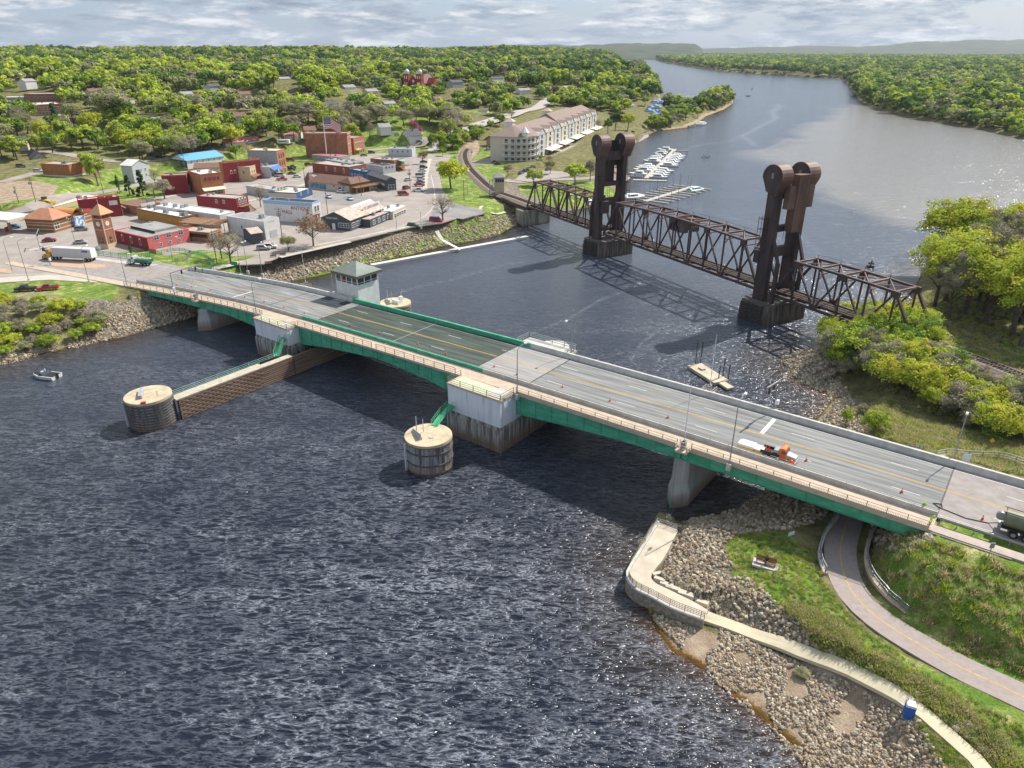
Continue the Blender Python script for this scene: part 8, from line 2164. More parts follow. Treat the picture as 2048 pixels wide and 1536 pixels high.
def scatter(name,label,pts,sc,idx,protos,rot3=False,cat=None):
 c=bpy.data.collections.new(name+'_sources')
 for k,p in enumerate(protos):
  p.name='%s_source_%02d'%(name,k); c.objects.link(p)
 me=bpy.data.meshes.new(name); P_=np.asarray(pts,np.float32); me.vertices.add(len(P_)); me.vertices.foreach_set('co',P_.ravel())
 for nme,tp,arr in(('sc','FLOAT',sc),('id','INT',idx)):
  a=me.attributes.new(nme,tp,'POINT'); a.data.foreach_set('value',np.asarray(arr,np.int32 if tp=='INT' else np.float32))
 rv=np.random.default_rng(len(P_)).uniform(0,6.28,(len(P_),3));
 if not rot3:rv[:,:2]=0
 a=me.attributes.new('ro','FLOAT_VECTOR','POINT'); a.data.foreach_set('vector',rv.astype(np.float32).ravel())
 me.update(); ob=bpy.data.objects.new(name,me); COL.objects.link(ob)
 ng=bpy.data.node_groups.new(name+'_nodes','GeometryNodeTree')
 ng.interface.new_socket('Geometry',in_out='INPUT',socket_type='NodeSocketGeometry'); ng.interface.new_socket('Geometry',in_out='OUTPUT',socket_type='NodeSocketGeometry')
 gi,go=ng.nodes.new('NodeGroupInput'),ng.nodes.new('NodeGroupOutput'); ip=ng.nodes.new('GeometryNodeInstanceOnPoints'); ci=ng.nodes.new('GeometryNodeCollectionInfo')
 ci.inputs['Collection'].default_value=c; ci.inputs['Separate Children'].default_value=True; ci.inputs['Reset Children'].default_value=True
 def na(nm,tp):n=ng.nodes.new('GeometryNodeInputNamedAttribute'); n.data_type=tp; n.inputs[0].default_value=nm; return n.outputs[0]
 ng.links.new(gi.outputs[0],ip.inputs['Points']); ng.links.new(ci.outputs[0],ip.inputs['Instance']); ip.inputs['Pick Instance'].default_value=True
 ng.links.new(na('id','INT'),ip.inputs['Instance Index']); ng.links.new(na('sc','FLOAT'),ip.inputs['Scale']); ng.links.new(na('ro','FLOAT_VECTOR'),ip.inputs['Rotation']); ng.links.new(ip.outputs[0],go.inputs[0])
 md=ob.modifiers.new('scatter','NODES'); md.node_group=ng
 return tag(ob,label,cat,None,'stuff')
far_p=[]
for j,(kind,mixk) in enumerate([('lime','green'),('lime','olive'),('green','lime'),('green','dark'),('olive','lime'),('olive','grey'),('grey','olive'),('dark','green')]):
 far_p.append(hidden([(crown_data(700+j,5.8,4.6,6.4,520,1.7,k=20),0),(crown_data(740+j,5.8,4.6,6.2,200,1.7,k=14),1)],[LM[kind],LM[mixk]],'c'))
rest=np.array([i for i in range(len(cand)) if i not in single])
def pick(h,far_east):
 q=np.where(h>.27,0,np.where(h>.16,1,np.where(h>.09,2,np.where(h>-.04,4,np.where(h>-.17,5,np.where(h>-.3,6,3))))))
 return q
for nm,sel,lb in(('woods',dF[rest]<=0,'mixed spring woods covering the hills behind the town'),('floodplain_woods',dF[rest]>0,'flat riverside forest on the opposite bank')):
 ii=rest[sel]; hh=hue[ii]; q=pick(hh,0)
 farr=np.hypot(cand[ii,0],cand[ii,1])
 deep=((cp[ii,0]>880)&(sel[sel] if nm=='woods' else True)) if nm=='woods' else(farr<1e9)&(vnoise(cand[ii,0],cand[ii,1],500,9)<.12)
 q=np.where((farr>1300)&(RNG.random(len(ii))<np.clip(farr/3200,.3,.9)),RNG.choice([3,7,7,3,5],len(ii)),q)
 q=np.where(deep&(RNG.random(len(ii))<.78),RNG.choice([3,2,7,4,5,3],len(ii)),q)
 sc=cand[ii,2]/10.8*RNG.uniform(.7,1.35,len(ii)); sc=np.where(cand[ii,2]>20,cand[ii,2]/14*RNG.uniform(.8,1.2,len(ii)),sc)
 scatter(nm,lb,np.stack([cand[ii,0],cand[ii,1],cz[ii]-.8],1),sc,q,[p.copy() for p in far_p])
edge_pts=[]
for seq,f in((FARE,1),(WEST[48:62],.8)):
 P_=[Vector(gpt(x,y,0)) for x,y,s in seq]
 for a,b_ in zip(P_[:-1],P_[1:]):
  n=int((b_-a).length/(7 if a.length<1500 else 16)); t_=(b_-a).normalized(); nn=Vector((t_.y,-t_.x))
  for k in range(n):
   c=a+(b_-a)*(k+random.random())/n+nn*random.uniform(-9,9)
   if ground(c.x,c.y)>.4:edge_pts.append((c.x,c.y,.2,random.uniform(.35,.7)*(1 if a.length<1500 else 1.6)))
E_=np.array(edge_pts); scatter('shore_undergrowth','undergrowth at the foot of the far riverside forest',E_[:,:3],E_[:,3],RNG.choice([4,5,3,6],len(E_)),[p.copy() for p in far_p])
# distant ridges beyond the woods
def ridge(name,ptsn,base_r,depth):
 V=[]; n=len(ptsn); cols=40
 xs=np.linspace(ptsn[0][0],ptsn[-1][0],160); top=np.interp(xs,[p[0] for p in ptsn],[p[1] for p in ptsn])
 nz=vnoise(xs*1.0,xs*0,22,5)*.14+vnoise(xs,xs*0,6,6)*.06
 X=np.zeros((cols,160)); Y=X.copy(); Z=X.copy()
 for j in range(cols):
  f=j/(cols-1); rr_=base_r+depth*f
  az=(xs-1024)/FPX; Xd=az*rr_; Yd=np.full(160,rr_)
  hgt=(HC+(96-top)/FPX*rr_*.96)
  X[j],Y[j]=Xd,Yd
  Z[j]=np.maximum(2,(hgt*(1+nz))*np.minimum(1,f*3.2)**.7*(1-.0*f)+vnoise(Xd,Yd,500,7)*14*min(1,f*3))
 o=grid_mesh(name,X,Y,Z,mat('hill_woods',(.025,.042,.022),.95,col2=(.07,.09,.04),vscale=.006,coord='World',detail=8),None)
 return tag(o,kind='structure')
ridge('hills',[(300,97),(470,95),(560,93.5),(640,95),(850,96.5),(930,95),(1000,92),(1100,91),(1140,92),(1200,90),(1270,90),(1340,88.5),(1355,91),(1368,98)],5200,2600)
ridge('hills',[(1360,98),(1460,95.5),(1560,93),(1640,94),(1700,92),(1740,87),(1800,84.5),(1840,83),(1900,84),(1960,82),(2060,81),(2300,82)],9500,4000)
# rocks
def rock_obj(seed,m_):
 v,f=rock_mesh(seed); me=bpy.data.meshes.new('rock'); me.from_pydata([tuple(p) for p in v],[],f); me.materials.append(m_); return bpy.data.objects.new('rock',me)
def rock_mat(nm,c):
 return mat(nm,tuple(k*.72 for k in c),.95,col2=c,vscale=2.2,bump=.5,bscale=6)
rmat=[rock_mat('rock_tan',(.47,.37,.25)),rock_mat('rock_pale',(.60,.51,.38)),rock_mat('rock_brown',(.35,.25,.165)),rock_mat('rock_grey',(.36,.31,.25))]
rocks=[rock_obj(k,rmat[k%4]) for k in range(8)]
def rock_field(name,label,poly,n,s0,s1,seed,z=None,zmin=-.2):
 r=np.random.default_rng(seed); P_=[]
 W_=np.array([at(x,y)[:2] for x,y in poly]); lo,hi=W_.min(0),W_.max(0)
 q=r.uniform(lo,hi,(n*4,2)); q=q[sdist(q[:,0],q[:,1],W_)[0]>-.3][:n]
 if name!='riprap':
  dm=vnoise(q[:,0],q[:,1],2.6,seed); q=q[dm>(-.24 if 'beach' in name else-.3)]
 zz=ground_arr(q[:,0],q[:,1]); k=zz>zmin; q,zz=q[k],zz[k]
 dt=np.minimum(polyz(q[:,0],q[:,1],TRAIL3)[0]-.6,polyz(q[:,0],q[:,1],[(a,b_,0) for a,b_ in wp_])[0]+1.4); wd_=sdist(q[:,0],q[:,1],np.array([(p.x,p.y) for p in WO]+[(p.x,p.y) for p in WI[::-1]]))[0]
 k=(dt>2.4)&(wd_<-.35); q,zz=q[k],zz[k]
 s=s0+(s1-s0)*r.random(len(q))**3
 scatter(name,label,np.stack([q[:,0],q[:,1],zz+s*.12],1),s,r.integers(0,8,len(q)),[p.copy() for p in rocks],True)
rock_field('rubble','loose pale rubble between the walkway and the lawn',[(1322,1044),(1360,1062),(1320,1150),(1345,1172),(1420,1212),(1560,1282),(1640,1315),(1620,1275),(1560,1220),(1500,1165),(1455,1125),(1440,1090),(1470,1065),(1580,1055),(1640,1040),(1668,1005),(1540,968),(1480,1018),(1400,1036)],8000,.22,1.05,1)
rock_field('beach_rubble','stones scattered over the beach below the footpath',[(1300,1230),(1420,1256),(1560,1302),(1760,1385),(1830,1430),(1900,1560),(1640,1560),(1545,1455),(1500,1420),(1400,1330)],15000,.12,.85,2)
rock_field('path_rubble','stones in the scrub between the two paths',[(1640,1290),(1740,1310),(1850,1370),(1960,1455),(2010,1530),(1900,1450),(1760,1365)],700,.3,1.0,3)
rock_field('upstream_rubble','pale rubble tip on the bank upstream of the road bridge',[(1560,722),(1597,702),(1645,692),(1690,740),(1700,800),(1740,850),(1700,880),(1640,850),(1672,815),(1660,790),(1600,765)],4200,.35,1.2,4,zmin=-.4)
rock_field('underbridge_rubble','brown boulders around the cycle path under the bridge',[(1745,1010),(1850,1020),(1860,1090),(1800,1105),(1742,1080)],420,.6,1.5,5)
rock_field('riprap','pale riprap slope along the town shore',[(480,598),(571,563),(700,535),(889,491),(990,472),(1030,452),(1040,430),(960,436),(870,462),(700,500),(560,535),(470,560)],7500,.6,1.5,6,zmin=-.4)
rock_field('revetment','pale stones under and beside the town end of the bridge',[(387,633),(295,660),(182,688),(60,720),(0,735),(0,712),(120,688),(180,655),(235,620),(330,600),(420,600)],3200,.4,1.2,7,zmin=-.4)
rock_field('marina_riprap','pale riprap on the shore beyond the lift tower',[(1255,296),(1290,270),(1316,262),(1305,258),(1280,265),(1262,285)],900,.8,1.6,8)
def tuft(seed,kind):
 r=np.random.default_rng(seed); n=46; p=np.zeros((n,3)); p[:,:2]=r.normal(size=(n,2))*.22; d=r.normal(size=(n,3))*.45; d[:,2]=1; L_=r.uniform(.35,.8,(n,1)); w_=np.cross(d,r.normal(size=(n,3))); w_/=np.linalg.norm(w_,axis=1,keepdims=True)
 w_*=.035; t=p+d*L_
 return np.stack([p-w_,p+w_,t+w_*.4,t-w_*.4],1).reshape(-1,3),np.arange(4*n).reshape(-1,4),np.repeat(r.uniform(0,1,n),4)
LM['straw']=leaf_mat('straw',(.32,.28,.12),(.66,.58,.33),.55)
tf=[hidden([(tuft(k,'x'),0)],[LM[m_]],'t') for k,m_ in enumerate(('straw','straw','olive','lime','green','straw'))]
def tufts(name,label,polys,seed,weights):
 r=np.random.default_rng(seed); A=[]
 for poly,n in polys:
  W_=np.array([at(x,y)[:2] for x,y in poly]); q=r.uniform(W_.min(0),W_.max(0),(n*4,2)); q=q[sdist(q[:,0],q[:,1],W_)[0]>0][:n]; A.append(q)
 q=np.concatenate(A); dt=np.minimum(polyz(q[:,0],q[:,1],TRAIL3)[0]-.4,polyz(q[:,0],q[:,1],[(a,b_,0) for a,b_ in wp_])[0]+1.2); q=q[dt>2.3]; zz=ground_arr(q[:,0],q[:,1])
 bx_,by_=bloc(q[:,0],q[:,1]); k=(zz>.5)&~((bx_>-3)&(np.abs(by_+.8)<12.6)); q,zz=q[k],zz[k]
 scatter(name,label,np.stack([q[:,0],q[:,1],zz-.03],1),r.uniform(.5,1.35,len(q))*(.45 if 'lawn' in name else .9),r.choice(6,len(q),p=weights),[p.copy() for p in tf])
tufts('dry_grass','dry and green grass clumps over the near bank',[([(1740,1100),(1960,1095),(2100,1130),(2100,1400),(1990,1370),(1850,1250),(1770,1180)],600),([(1590,1235),(1700,1290),(1850,1360),(2000,1470),(2060,1540),(2000,1540),(1900,1450),(1750,1370),(1640,1310)],1000),([(1780,880),(1800,820),(1870,850),(2060,900),(2100,990),(1980,940)],2600),([(1560,1210),(1640,1290),(1720,1310),(1700,1270),(1620,1220)],700),([(1700,820),(1790,800),(1830,880),(1760,880)],600),([(1840,600),(1960,560),(2080,600),(2080,880),(1950,860),(1800,800),(1700,730),(1690,680)],3000)],3,[.22,.2,.2,.14,.1,.14])
tufts('lawn_grass','short green grass of the lawn by the bench',[([(1460,1075),(1530,1062),(1625,1100),(1650,1170),(1840,1340),(2060,1460),(2060,1500),(1850,1370),(1640,1260),(1530,1190),(1450,1130)],1500),([(1820,1430),(1850,1400),(2000,1540),(1900,1560)],900)],4,[.12,.1,.28,.25,.2,.05])
for sq in list(LM):pass
# VEHICLES
M_tyre=mat('tyre',(.02,.02,.02),.9); M_rim=mat('rim',(.45,.45,.46),.4,metal=.5)
def wheels(o,xs,hw,r,w=.24):
 for x in xs:
  for s in(-1,1):
   mb=MB(); mb.cyl((x,s*hw,r),(x,s*(hw-w),r),r,n=14); wh=mb.build('wheel',M_tyre,o)
   mb=MB(); mb.cyl((x,s*(hw+.015),r),(x,s*(hw-.05),r),r*.55,n=10); mb.build('rim',M_rim,wh)
PROF={'sedan':([(-2.25,.35),(-2.3,.75),(-2.1,.95),(-1.3,1.0),(1.0,.98),(2.1,.85),(2.3,.6),(2.25,.35)],[(-1.75,.95),(-1.1,1.42),(.25,1.45),(1.15,.95)],4),'suv':([(-2.3,.4),(-2.35,.95),(-2.25,1.1),(1.1,1.1),(2.2,1.0),(2.35,.7),(2.3,.4)],[(-2.25,1.08),(-2.0,1.72),(.45,1.75),(1.25,1.08)],4),'van':([(-2.7,.4),(-2.75,1.1),(1.9,1.15),(2.6,.95),(2.7,.4)],[(-2.72,1.08),(-2.6,2.1),(1.0,2.1),(1.9,1.12)],4),'pickup':([(-2.8,.5),(-2.85,1.1),(-.7,1.12),(-.65,1.05),(1.3,1.12),(2.6,1.02),(2.75,.7),(2.7,.45)],[(-.75,1.08),(-.55,1.78),(.85,1.8),(1.5,1.08)],4)}
def car(label,pos,c,az,kind='sedan',group=None,z=None,L=1.0):
 """az: heading in degrees from the x axis"""
 p=gpt(*pos,z or 7.08) if len(pos)==2 else pos
 o=thing({'sedan':'parked_car','suv':'parked_suv','van':'parked_van','pickup':'pickup_truck'}[kind],label,{'sedan':'car','suv':'car','van':'van','pickup':'pickup truck'}[kind],(p[0],p[1],(z or 7.08)),R(az),group)
 bd,cb,_=PROF[kind]; m_=mat('car_%02d%02d%02d'%tuple(int(k*99) for k in c),c,.25,spec=.7)
 mb=MB(); n=len(bd)
 mb.loft([[(x,-.90+i_,z_) for x,z_ in bd] if 0 else[(x*s,y,.35+(z_-.35)*s) for x,z_ in bd] for y,s,i_ in((-.92,.95,0),(-.84,1,0),(.84,1,0),(.92,.95,0))]); mb.build('body',m_,o)
 mb=MB(); mb.loft([[(x*s,y,1.0+(z_-1.0)*s) for x,z_ in cb] for y,s in((-.82,.93),(-.68,1.0),(.68,1.0),(.82,.93))]); mb.build('glasshouse',M_glass,o)
 mb=MB(); x0,x1,zt=cb[1][0],cb[2][0],max(cb[1][1],cb[2][1]); mb.box(x0+.02,x1-.02,-.68,.68,zt-.01,zt+.04); mb.build('roof',m_,o)
 if kind=='pickup':mb=MB(); mb.box(-2.7,-.85,-.72,.72,1.1,1.135); mb.build('bed',M_black,o)
 wheels(o,(-1.45 if kind!='pickup' else-1.75,1.45 if kind!='pickup' else 1.7),.93,.36)
 for s in(-.62,.62):mb=MB(); xx=bd[-2][0]; mb.box(xx-.15,xx+.02,s-.16,s+.16,.62,.78); mb.build('headlight',M_white,o)
 return o
WH,BK,RD_,GY,DB,SV,BL=(.62,.62,.62),(.02,.02,.025),(.35,.02,.03),(.12,.12,.13),(.03,.05,.12),(.38,.38,.39),(.05,.18,.40)
for lab,p,c,az,k in[('white minivan parked behind the silver one by the garage',(541,497),WH,5,'suv'),('silver minivan parked on the street below the white garage',(528,500),SV,5,'suv'),('dark green minivan parked at the kerb near the river steps',c5(1160,1160),(.03,.05,.05),-12,'suv'),('red van parked under the large bare tree at the river',c5(1395,1095),(.5,.02,.06),-18,'van'),('white pickup at the near end of the long row of cars',c5(1210,785),WH,0,'pickup'),('red pickup second in the long row of cars',c5(1225,730),(.45,.02,.03),0,'pickup'),('dark blue car between the red pickup and the white suv',c5(1235,700),DB,0,'sedan'),('white suv third from the red pickup in the long row',c5(1240,665),WH,0,'suv'),('white van in the middle of the long row of cars',c5(1235,635),WH,0,'van'),('pale silver car above the white van in the long row',c5(1245,608),SV,0,'sedan'),('white sedan just below the dark suv in the long row',c5(1255,580),WH,0,'sedan'),('dark suv near the far end of the long row',c5(1265,548),BK,0,'suv'),('black car alone at the far end of the row of cars',c5(1268,490),BK,0,'sedan'),('long red van by the trailer on the gravel lot',c5(1060,825),(.5,.02,.04),8,'van'),('maroon car behind the long red van',c5(1090,760),(.2,.02,.03),60,'suv'),('white car parked below the cream mural hall',c5(430,800),WH,-4,'sedan'),('white car facing the camera in the parking bays',c5(300,850),WH,-60,'sedan'),('white car second in the parking bays beside the grass',c5(515,870),WH,-62,'sedan'),('silver car on the path to the railway tower lot',c5(1105,675),SV,60,'sedan'),('white van parked in front of the orange three storey building',c4(925,785),WH,0,'van'),('red pickup parked nose to the crossing in the upper street',c4(945,825),(.4,.02,.03),10,'pickup'),('white car behind the red pickup in the upper street',c4(1095,795),WH,20,'sedan'),('dark green car parked in the upper street',c4(1045,762),(.03,.06,.05),5,'sedan'),('dark suv parked above the dark green car',c4(1045,720),BK,-5,'suv'),('black pickup parked at the side of the maroon building',c4(455,830),BK,-8,'pickup'),('blue grey car parked at the corner of the orange shop',c4(355,820),(.08,.11,.18),-30,'sedan'),('dark suv on the hill street in front of the arched brick block',c4(1860,548),BK,12,'suv'),('grey car near the arched brick block',c4(1780,575),GY,5,'sedan'),('dark red suv parked at the top of the long brick building street',c4(1215,672),(.25,.02,.04),5,'suv'),('bright red fire rescue van beside the narrow three storey building',c4(1030,628),(.45,.02,.03),8,'van'),('black truck parked on the upper street beyond the red pickup',c4(1045,700),BK,0,'pickup'),('white car parked under the maroon outside stair',c2(215,165),WH,-5,'sedan'),('silver car parked on the lot beside the clock tower',c1(975,830),SV,10,'sedan'),('grey suv turning into the street beside the fuel station',c1(985,672),(.2,.21,.22),18,'suv'),('dark red sedan waiting behind the traffic signal',c1(600,805),(.25,.01,.03),18,'sedan'),('white car parked beside the railway curve lot',c6(395,612),WH,5,'sedan'),('dark red car next to the white car at the railway lot',c6(455,598),(.25,.03,.04),5,'sedan'),('black car in front of the apartment corner',c6(485,768),BK,10,'sedan'),('brown car behind the black one near the apartments',c6(460,748),(.25,.13,.06),10,'sedan'),('white car parked on the street above the fuel station mound',c3(395,998),WH,10,'suv'),('dark car parked beside the blue roofed hall',c3(1640,850),BK,10,'suv'),('grey car parked near the blue roofed hall',c3(1550,870),GY,12,'sedan'),('black car parked behind the blue roofed hall',c3(1555,822),BK,12,'sedan'),('dark car parked on the drive under the lime trees',c3(220,945),GY,15,'suv'),('white car driving on the highway below the white cottages',c6(340,345),WH,28,'sedan'),('dark blue car driving up the highway',c6(465,308),DB,30,'sedan'),('grey car parked on the lane beside the pink blossom',c5(1220,262),GY,10,'suv'),('dark blue car under the fuel canopy',c1(180,640),BL,5,'sedan'),('dark car on the marina lawn by the willow',c6(1870,435),BK,-5,'sedan'),('dark car parked at the flag pole street',c4(940,488),GY,0,'sedan')]:
 q=at(*p); car(lab,q,c,az,k,'cars in the long row by the alley' if 'long row' in lab else None,q[2]+.09)
for x,y in((1042,348),(1050,344),(1058,340),(1066,336),(1096,340)):q=at(x,y); car('dark parked car in the small lot behind the lime trees',q,random.choice([GY,BK]),60,'sedan','dark cars in the small lot behind the lime trees',q[2]+.1)
q=at(52,582); car('black crew cab pickup on the gravel above the bank',q,BK,185,'pickup',None,q[2]+.05)
q=at(97,580); car('old red pickup half hidden by the bushes on the bank',q,(.5,.02,.03),200,'pickup',None,q[2]+.05)
q=at(190,330)
def truck_cab(o,x,c,h=2.9,L=2.2,m2=None):
 m_=mat('cab_%02d%02d%02d'%tuple(int(k*99) for k in c),c,.35,spec=.6)
 mb=MB(); mb.box(x-L*.55,x+.0,-1.12,1.12,.9,1.9); mb.loft([[(x-L*.55,y,1.9),(x,y,1.9),(x-.25,y*.93,h),(x-L*.55,y*.93,h)] for y in(-1.12,1.12)]); mb.build('cab',m_,o)
 mb=MB(); mb.loft([[(x,y,.8),(x+1.7,y*.8,.8),(x+1.7,y*.8,1.55),(x,y,1.85)] for y in(-.85,.85)]); mb.build('hood',m2 or m_,o)
 mb=MB(); mb.box(x-.1,x+.03,-.95,.95,1.95,h-.25); mb.box(x-L*.42,x-.15,-1.15,-1.1,1.95,h-.3); mb.box(x-L*.42,x-.15,1.1,1.15,1.95,h-.3); mb.build('window',M_glass,o)
 for s in(-1,1):mb=MB(); mb.loft([[(x+.25+.75*(1+math.cos(a)),s*1.0+e,.55+.75*math.sin(a)) for a in[math.pi*k/6 for k in range(7)]] for e in(-.22,.22)]); mb.build('fender',m_,o)
 mb=MB(); mb.box(x+1.7,x+1.85,-1.1,1.1,.4,.75); mb.build('bumper',M_galv,o)
o=thing('orange_truck','orange flat bed truck with a grey hood standing in the closed lane','truck',(*bworld(-24.3,-5.95),zd(-25)),BRZ); o.scale=(.82,.82,.82)
mb=MB(); mb.box(-3.2,3.2,-.4,.4,.55,.85); mb.build('chassis',M_black,o)
truck_cab(o,1.5,(.72,.12,.02),2.75,2.3,mat('grey_hood',(.42,.42,.43),.5)); wheels(o,(2.5,-2.1),1.15,.5,.4)
mb=MB(); mb.box(-3.3,-.1,-1.15,1.15,.95,1.15); mb.box(-3.3,-.2,-1.15,-1.05,1.15,1.55); mb.box(-3.3,-.2,1.05,1.15,1.15,1.55); mb.build('flat_bed',M_black,o)
mb=MB(); mb.box(-.9,-.1,-.9,.7,1.15,2.2); mb.build('tool_box',M_galv,o)
for k in range(5):mb=MB(); x,y=-2.6+(k%3)*.5,-.5+(k//3)*.7; mb.cyl((x,y,1.15),(x,y,1.85),.2,.05,8); mb.build('stacked_cone',paint((.8,.08,.03)),o)
mb=MB(); mb.box(.45,1.2,-.9,.9,2.76,2.9); mb.cyl((.5,.3,2.9),(.5,.3,3.6),.04,n=5); mb.build('light_bar',mat('amber',(.7,.25,.05),.4),o)
o=thing('crash_cushion','white and yellow crash cushion trailing behind the orange truck','crash cushion',(*bworld(-28.9,-5.95),zd(-29)),BRZ); o.scale=(.78,.8,.8)
mb=MB(); mb.box(-2.2,1.0,-1.2,1.2,.4,1.0); mb.box(1.15,2.9,-1.05,1.05,.45,1.0); mb.build('yellow_side',paint((.68,.40,.03)),o)
mb=MB(); mb.loft([[(-2.4,-.9,1.0),(-2.0,-1.2,1.0),(1.05,-1.2,1.0),(1.05,1.2,1.0),(-2.0,1.2,1.0),(-2.4,.9,1.0)],[(-2.3,-.85,1.35),(-1.9,-1.1,1.4),(1.0,-1.1,1.4),(1.0,1.1,1.4),(-1.9,1.1,1.4),(-2.3,.85,1.35)]]); mb.box(1.15,2.9,-1.0,1.0,1.0,1.2); mb.build('white_top',M_white,o)
for s in(-.8,.8):mb=MB(); mb.cyl((2.2,s,.3),(2.2,s+.2,.3),.3,n=10); mb.build('wheel',M_tyre,o)
o=thing('tanker_truck','olive green tanker truck standing beyond the end of the bridge','tanker truck',(*bworld(10.2,-6.3),11.12),BRZ)
M_ol=mat('olive_paint',(.14,.15,.09),.5,var=.15,vscale=1)
mb=MB(); mb.cyl((-5.0,0,2.15),(4.5,0,2.15),1.15,n=20); mb.build('tank',M_ol,o)
mb=MB(); mb.box(-5.2,6.5,-.5,.5,.7,1.05); mb.box(-5.0,4.4,-1.2,-.95,1.1,1.3); mb.box(-5,4.4,.95,1.2,1.1,1.3); mb.build('frame',M_black,o)
mb=MB()
for s in(-.7,.7):mb.beam((-5.3,s,3.3),(4.4,s,3.3),.09)
for k in range(5):mb.beam((-5+k*2.3,-.7,2.9),(-5+k*2.3,-.7,3.3),.08); mb.beam((-5+k*2.3,.7,2.9),(-5+k*2.3,.7,3.3),.08)
mb.build('top_rail',M_black,o)
mb=MB(); mb.cyl((-5.4,-.2,2.2),(-5.4,.3,2.2),.6,n=14); mb.box(-5.5,-5.1,-1.1,1.1,.7,1.2); mb.build('hose_reel',M_galv,o)
wheels(o,(-3.6,-2.2,6.4),1.2,.52,.45); truck_cab(o,6.2,(.4,.4,.38),2.8,2.2)
mb=MB(); P=[Vector((-5.3,.2,1.0)),Vector((-6.4,.9,.06)),Vector((-9.0,.3,.06)),Vector((-12.4,.9,.06)),Vector((-13.2,1.6,.06)),Vector((-12.2,2.0,.06)),Vector((-12.0,1.2,.06))]
for a,b_ in zip(P[:-1],P[1:]):mb.cyl(a,b_,.06,n=6)
mb.build('hose',M_black,o)
a,b_=gpt(97,517,7.1),gpt(190,522,7.1); rz=math.atan2(b_[1]-a[1],b_[0]-a[0])+math.pi
o=thing('semi_trailer_truck','long white semi trailer truck with a yellow cab turning at the junction','semi truck',((a[0]+b_[0])/2,(a[1]+b_[1])/2,7.1),rz)
mb=MB(); mb.box(-8.6,5.6,-1.28,1.28,1.15,4.05); tr=mb.build('trailer',mat('trailer_white',(.55,.56,.58),.5,var=.04,vscale=3,stretch=(3,1,.1)),o)
mb=MB()
for k in range(28):mb.box(-8.5+k*.5,-8.46+k*.5,-1.3,1.3,1.2,4.0)
mb.build('side_ribs',M_galv,tr); mb=MB(); mb.box(-7.6,-5.6,1.29,1.31,3.0,3.6); mb.build('blue_mark',paint((.03,.12,.3)),tr); mb=MB(); mb.box(-8.66,-8.6,-1.2,1.2,1.2,3.95); mb.build('rear_door',M_white,tr)
mb=MB(); mb.box(-8.4,8.2,-.5,.5,.8,1.1); mb.build('frame',M_black,o); wheels(o,(-7.4,-6.1,4.6,5.9,9.2),1.22,.5,.5); truck_cab(o,8.0,(.65,.32,.03),3.3,2.6)
a,b_=gpt(258,527,7.2),gpt(303,531,7.2); rz=math.atan2(b_[1]-a[1],b_[0]-a[0])+math.pi
o=thing('dump_truck','green dump truck with a white cab following the semi trailer','dump truck',((a[0]+b_[0])/2,(a[1]+b_[1])/2,7.15),rz)
mb=MB(); mb.box(-4.2,2.6,-.45,.45,.6,1.0); mb.build('frame',M_black,o); truck_cab(o,2.2,(.6,.6,.6),2.8,2.0,paint((.03,.2,.12))); wheels(o,(3.1,-1.4,-2.8),1.15,.5,.45)
mb=MB(); mb.loft([[(-4.2,-1.2,1.1),(.6,-1.2,1.1),(.6,1.2,1.1),(-4.2,1.2,1.1)],[(-4.4,-1.3,2.1),(.8,-1.3,2.1),(.8,1.3,2.1),(-4.4,1.3,2.1)]]); mb.build('dump_body',paint((.02,.16,.10)),o)
mb=MB()
for k in range(9):mb.dome((-3.8+k*.5,random.uniform(-.5,.5),2.0),.55,.45,7,3)
mb.build('load',rmat[1],o)
q=at(*c4(960,440)); o=thing('camper','white camper trailer between the cream shed and the red roofed shed','camper',(q[0],q[1],q[2]),R(-5)); mb=MB(); mb.box(-4,4,-1.2,1.2,.6,3.0); mb.build('body',M_white,o); mb=MB(); mb.box(-3,2.5,-1.23,-1.2,1.6,2.1); mb.build('stripe',M_glass,o); wheels(o,(-.5,.4),1.2,.35)
q=at(*c1(560,350)); o=thing('loader','yellow wheel loader parked behind the fuel station shop','loader',(q[0],q[1],q[2]),R(-10)); mb=MB(); mb.box(-2.8,.4,-1.1,1.1,.9,2.0); mb.loft([[(.4,y,.9),(2.6,y*.5,.9),(2.6,y*.5,1.2),(.4,y,1.8)] for y in(-.8,.8)]); mb.build('body',paint((.65,.38,.02)),o)
mb=MB(); mb.box(-1.2,.3,-.8,.8,2.0,3.1); mb.build('cab',M_glass,o); mb=MB(); mb.box(2.6,3.5,-1.4,1.4,.3,1.2); mb.build('bucket',paint((.5,.3,.03)),o); wheels(o,(-1.9,1.4),1.2,.7,.5)
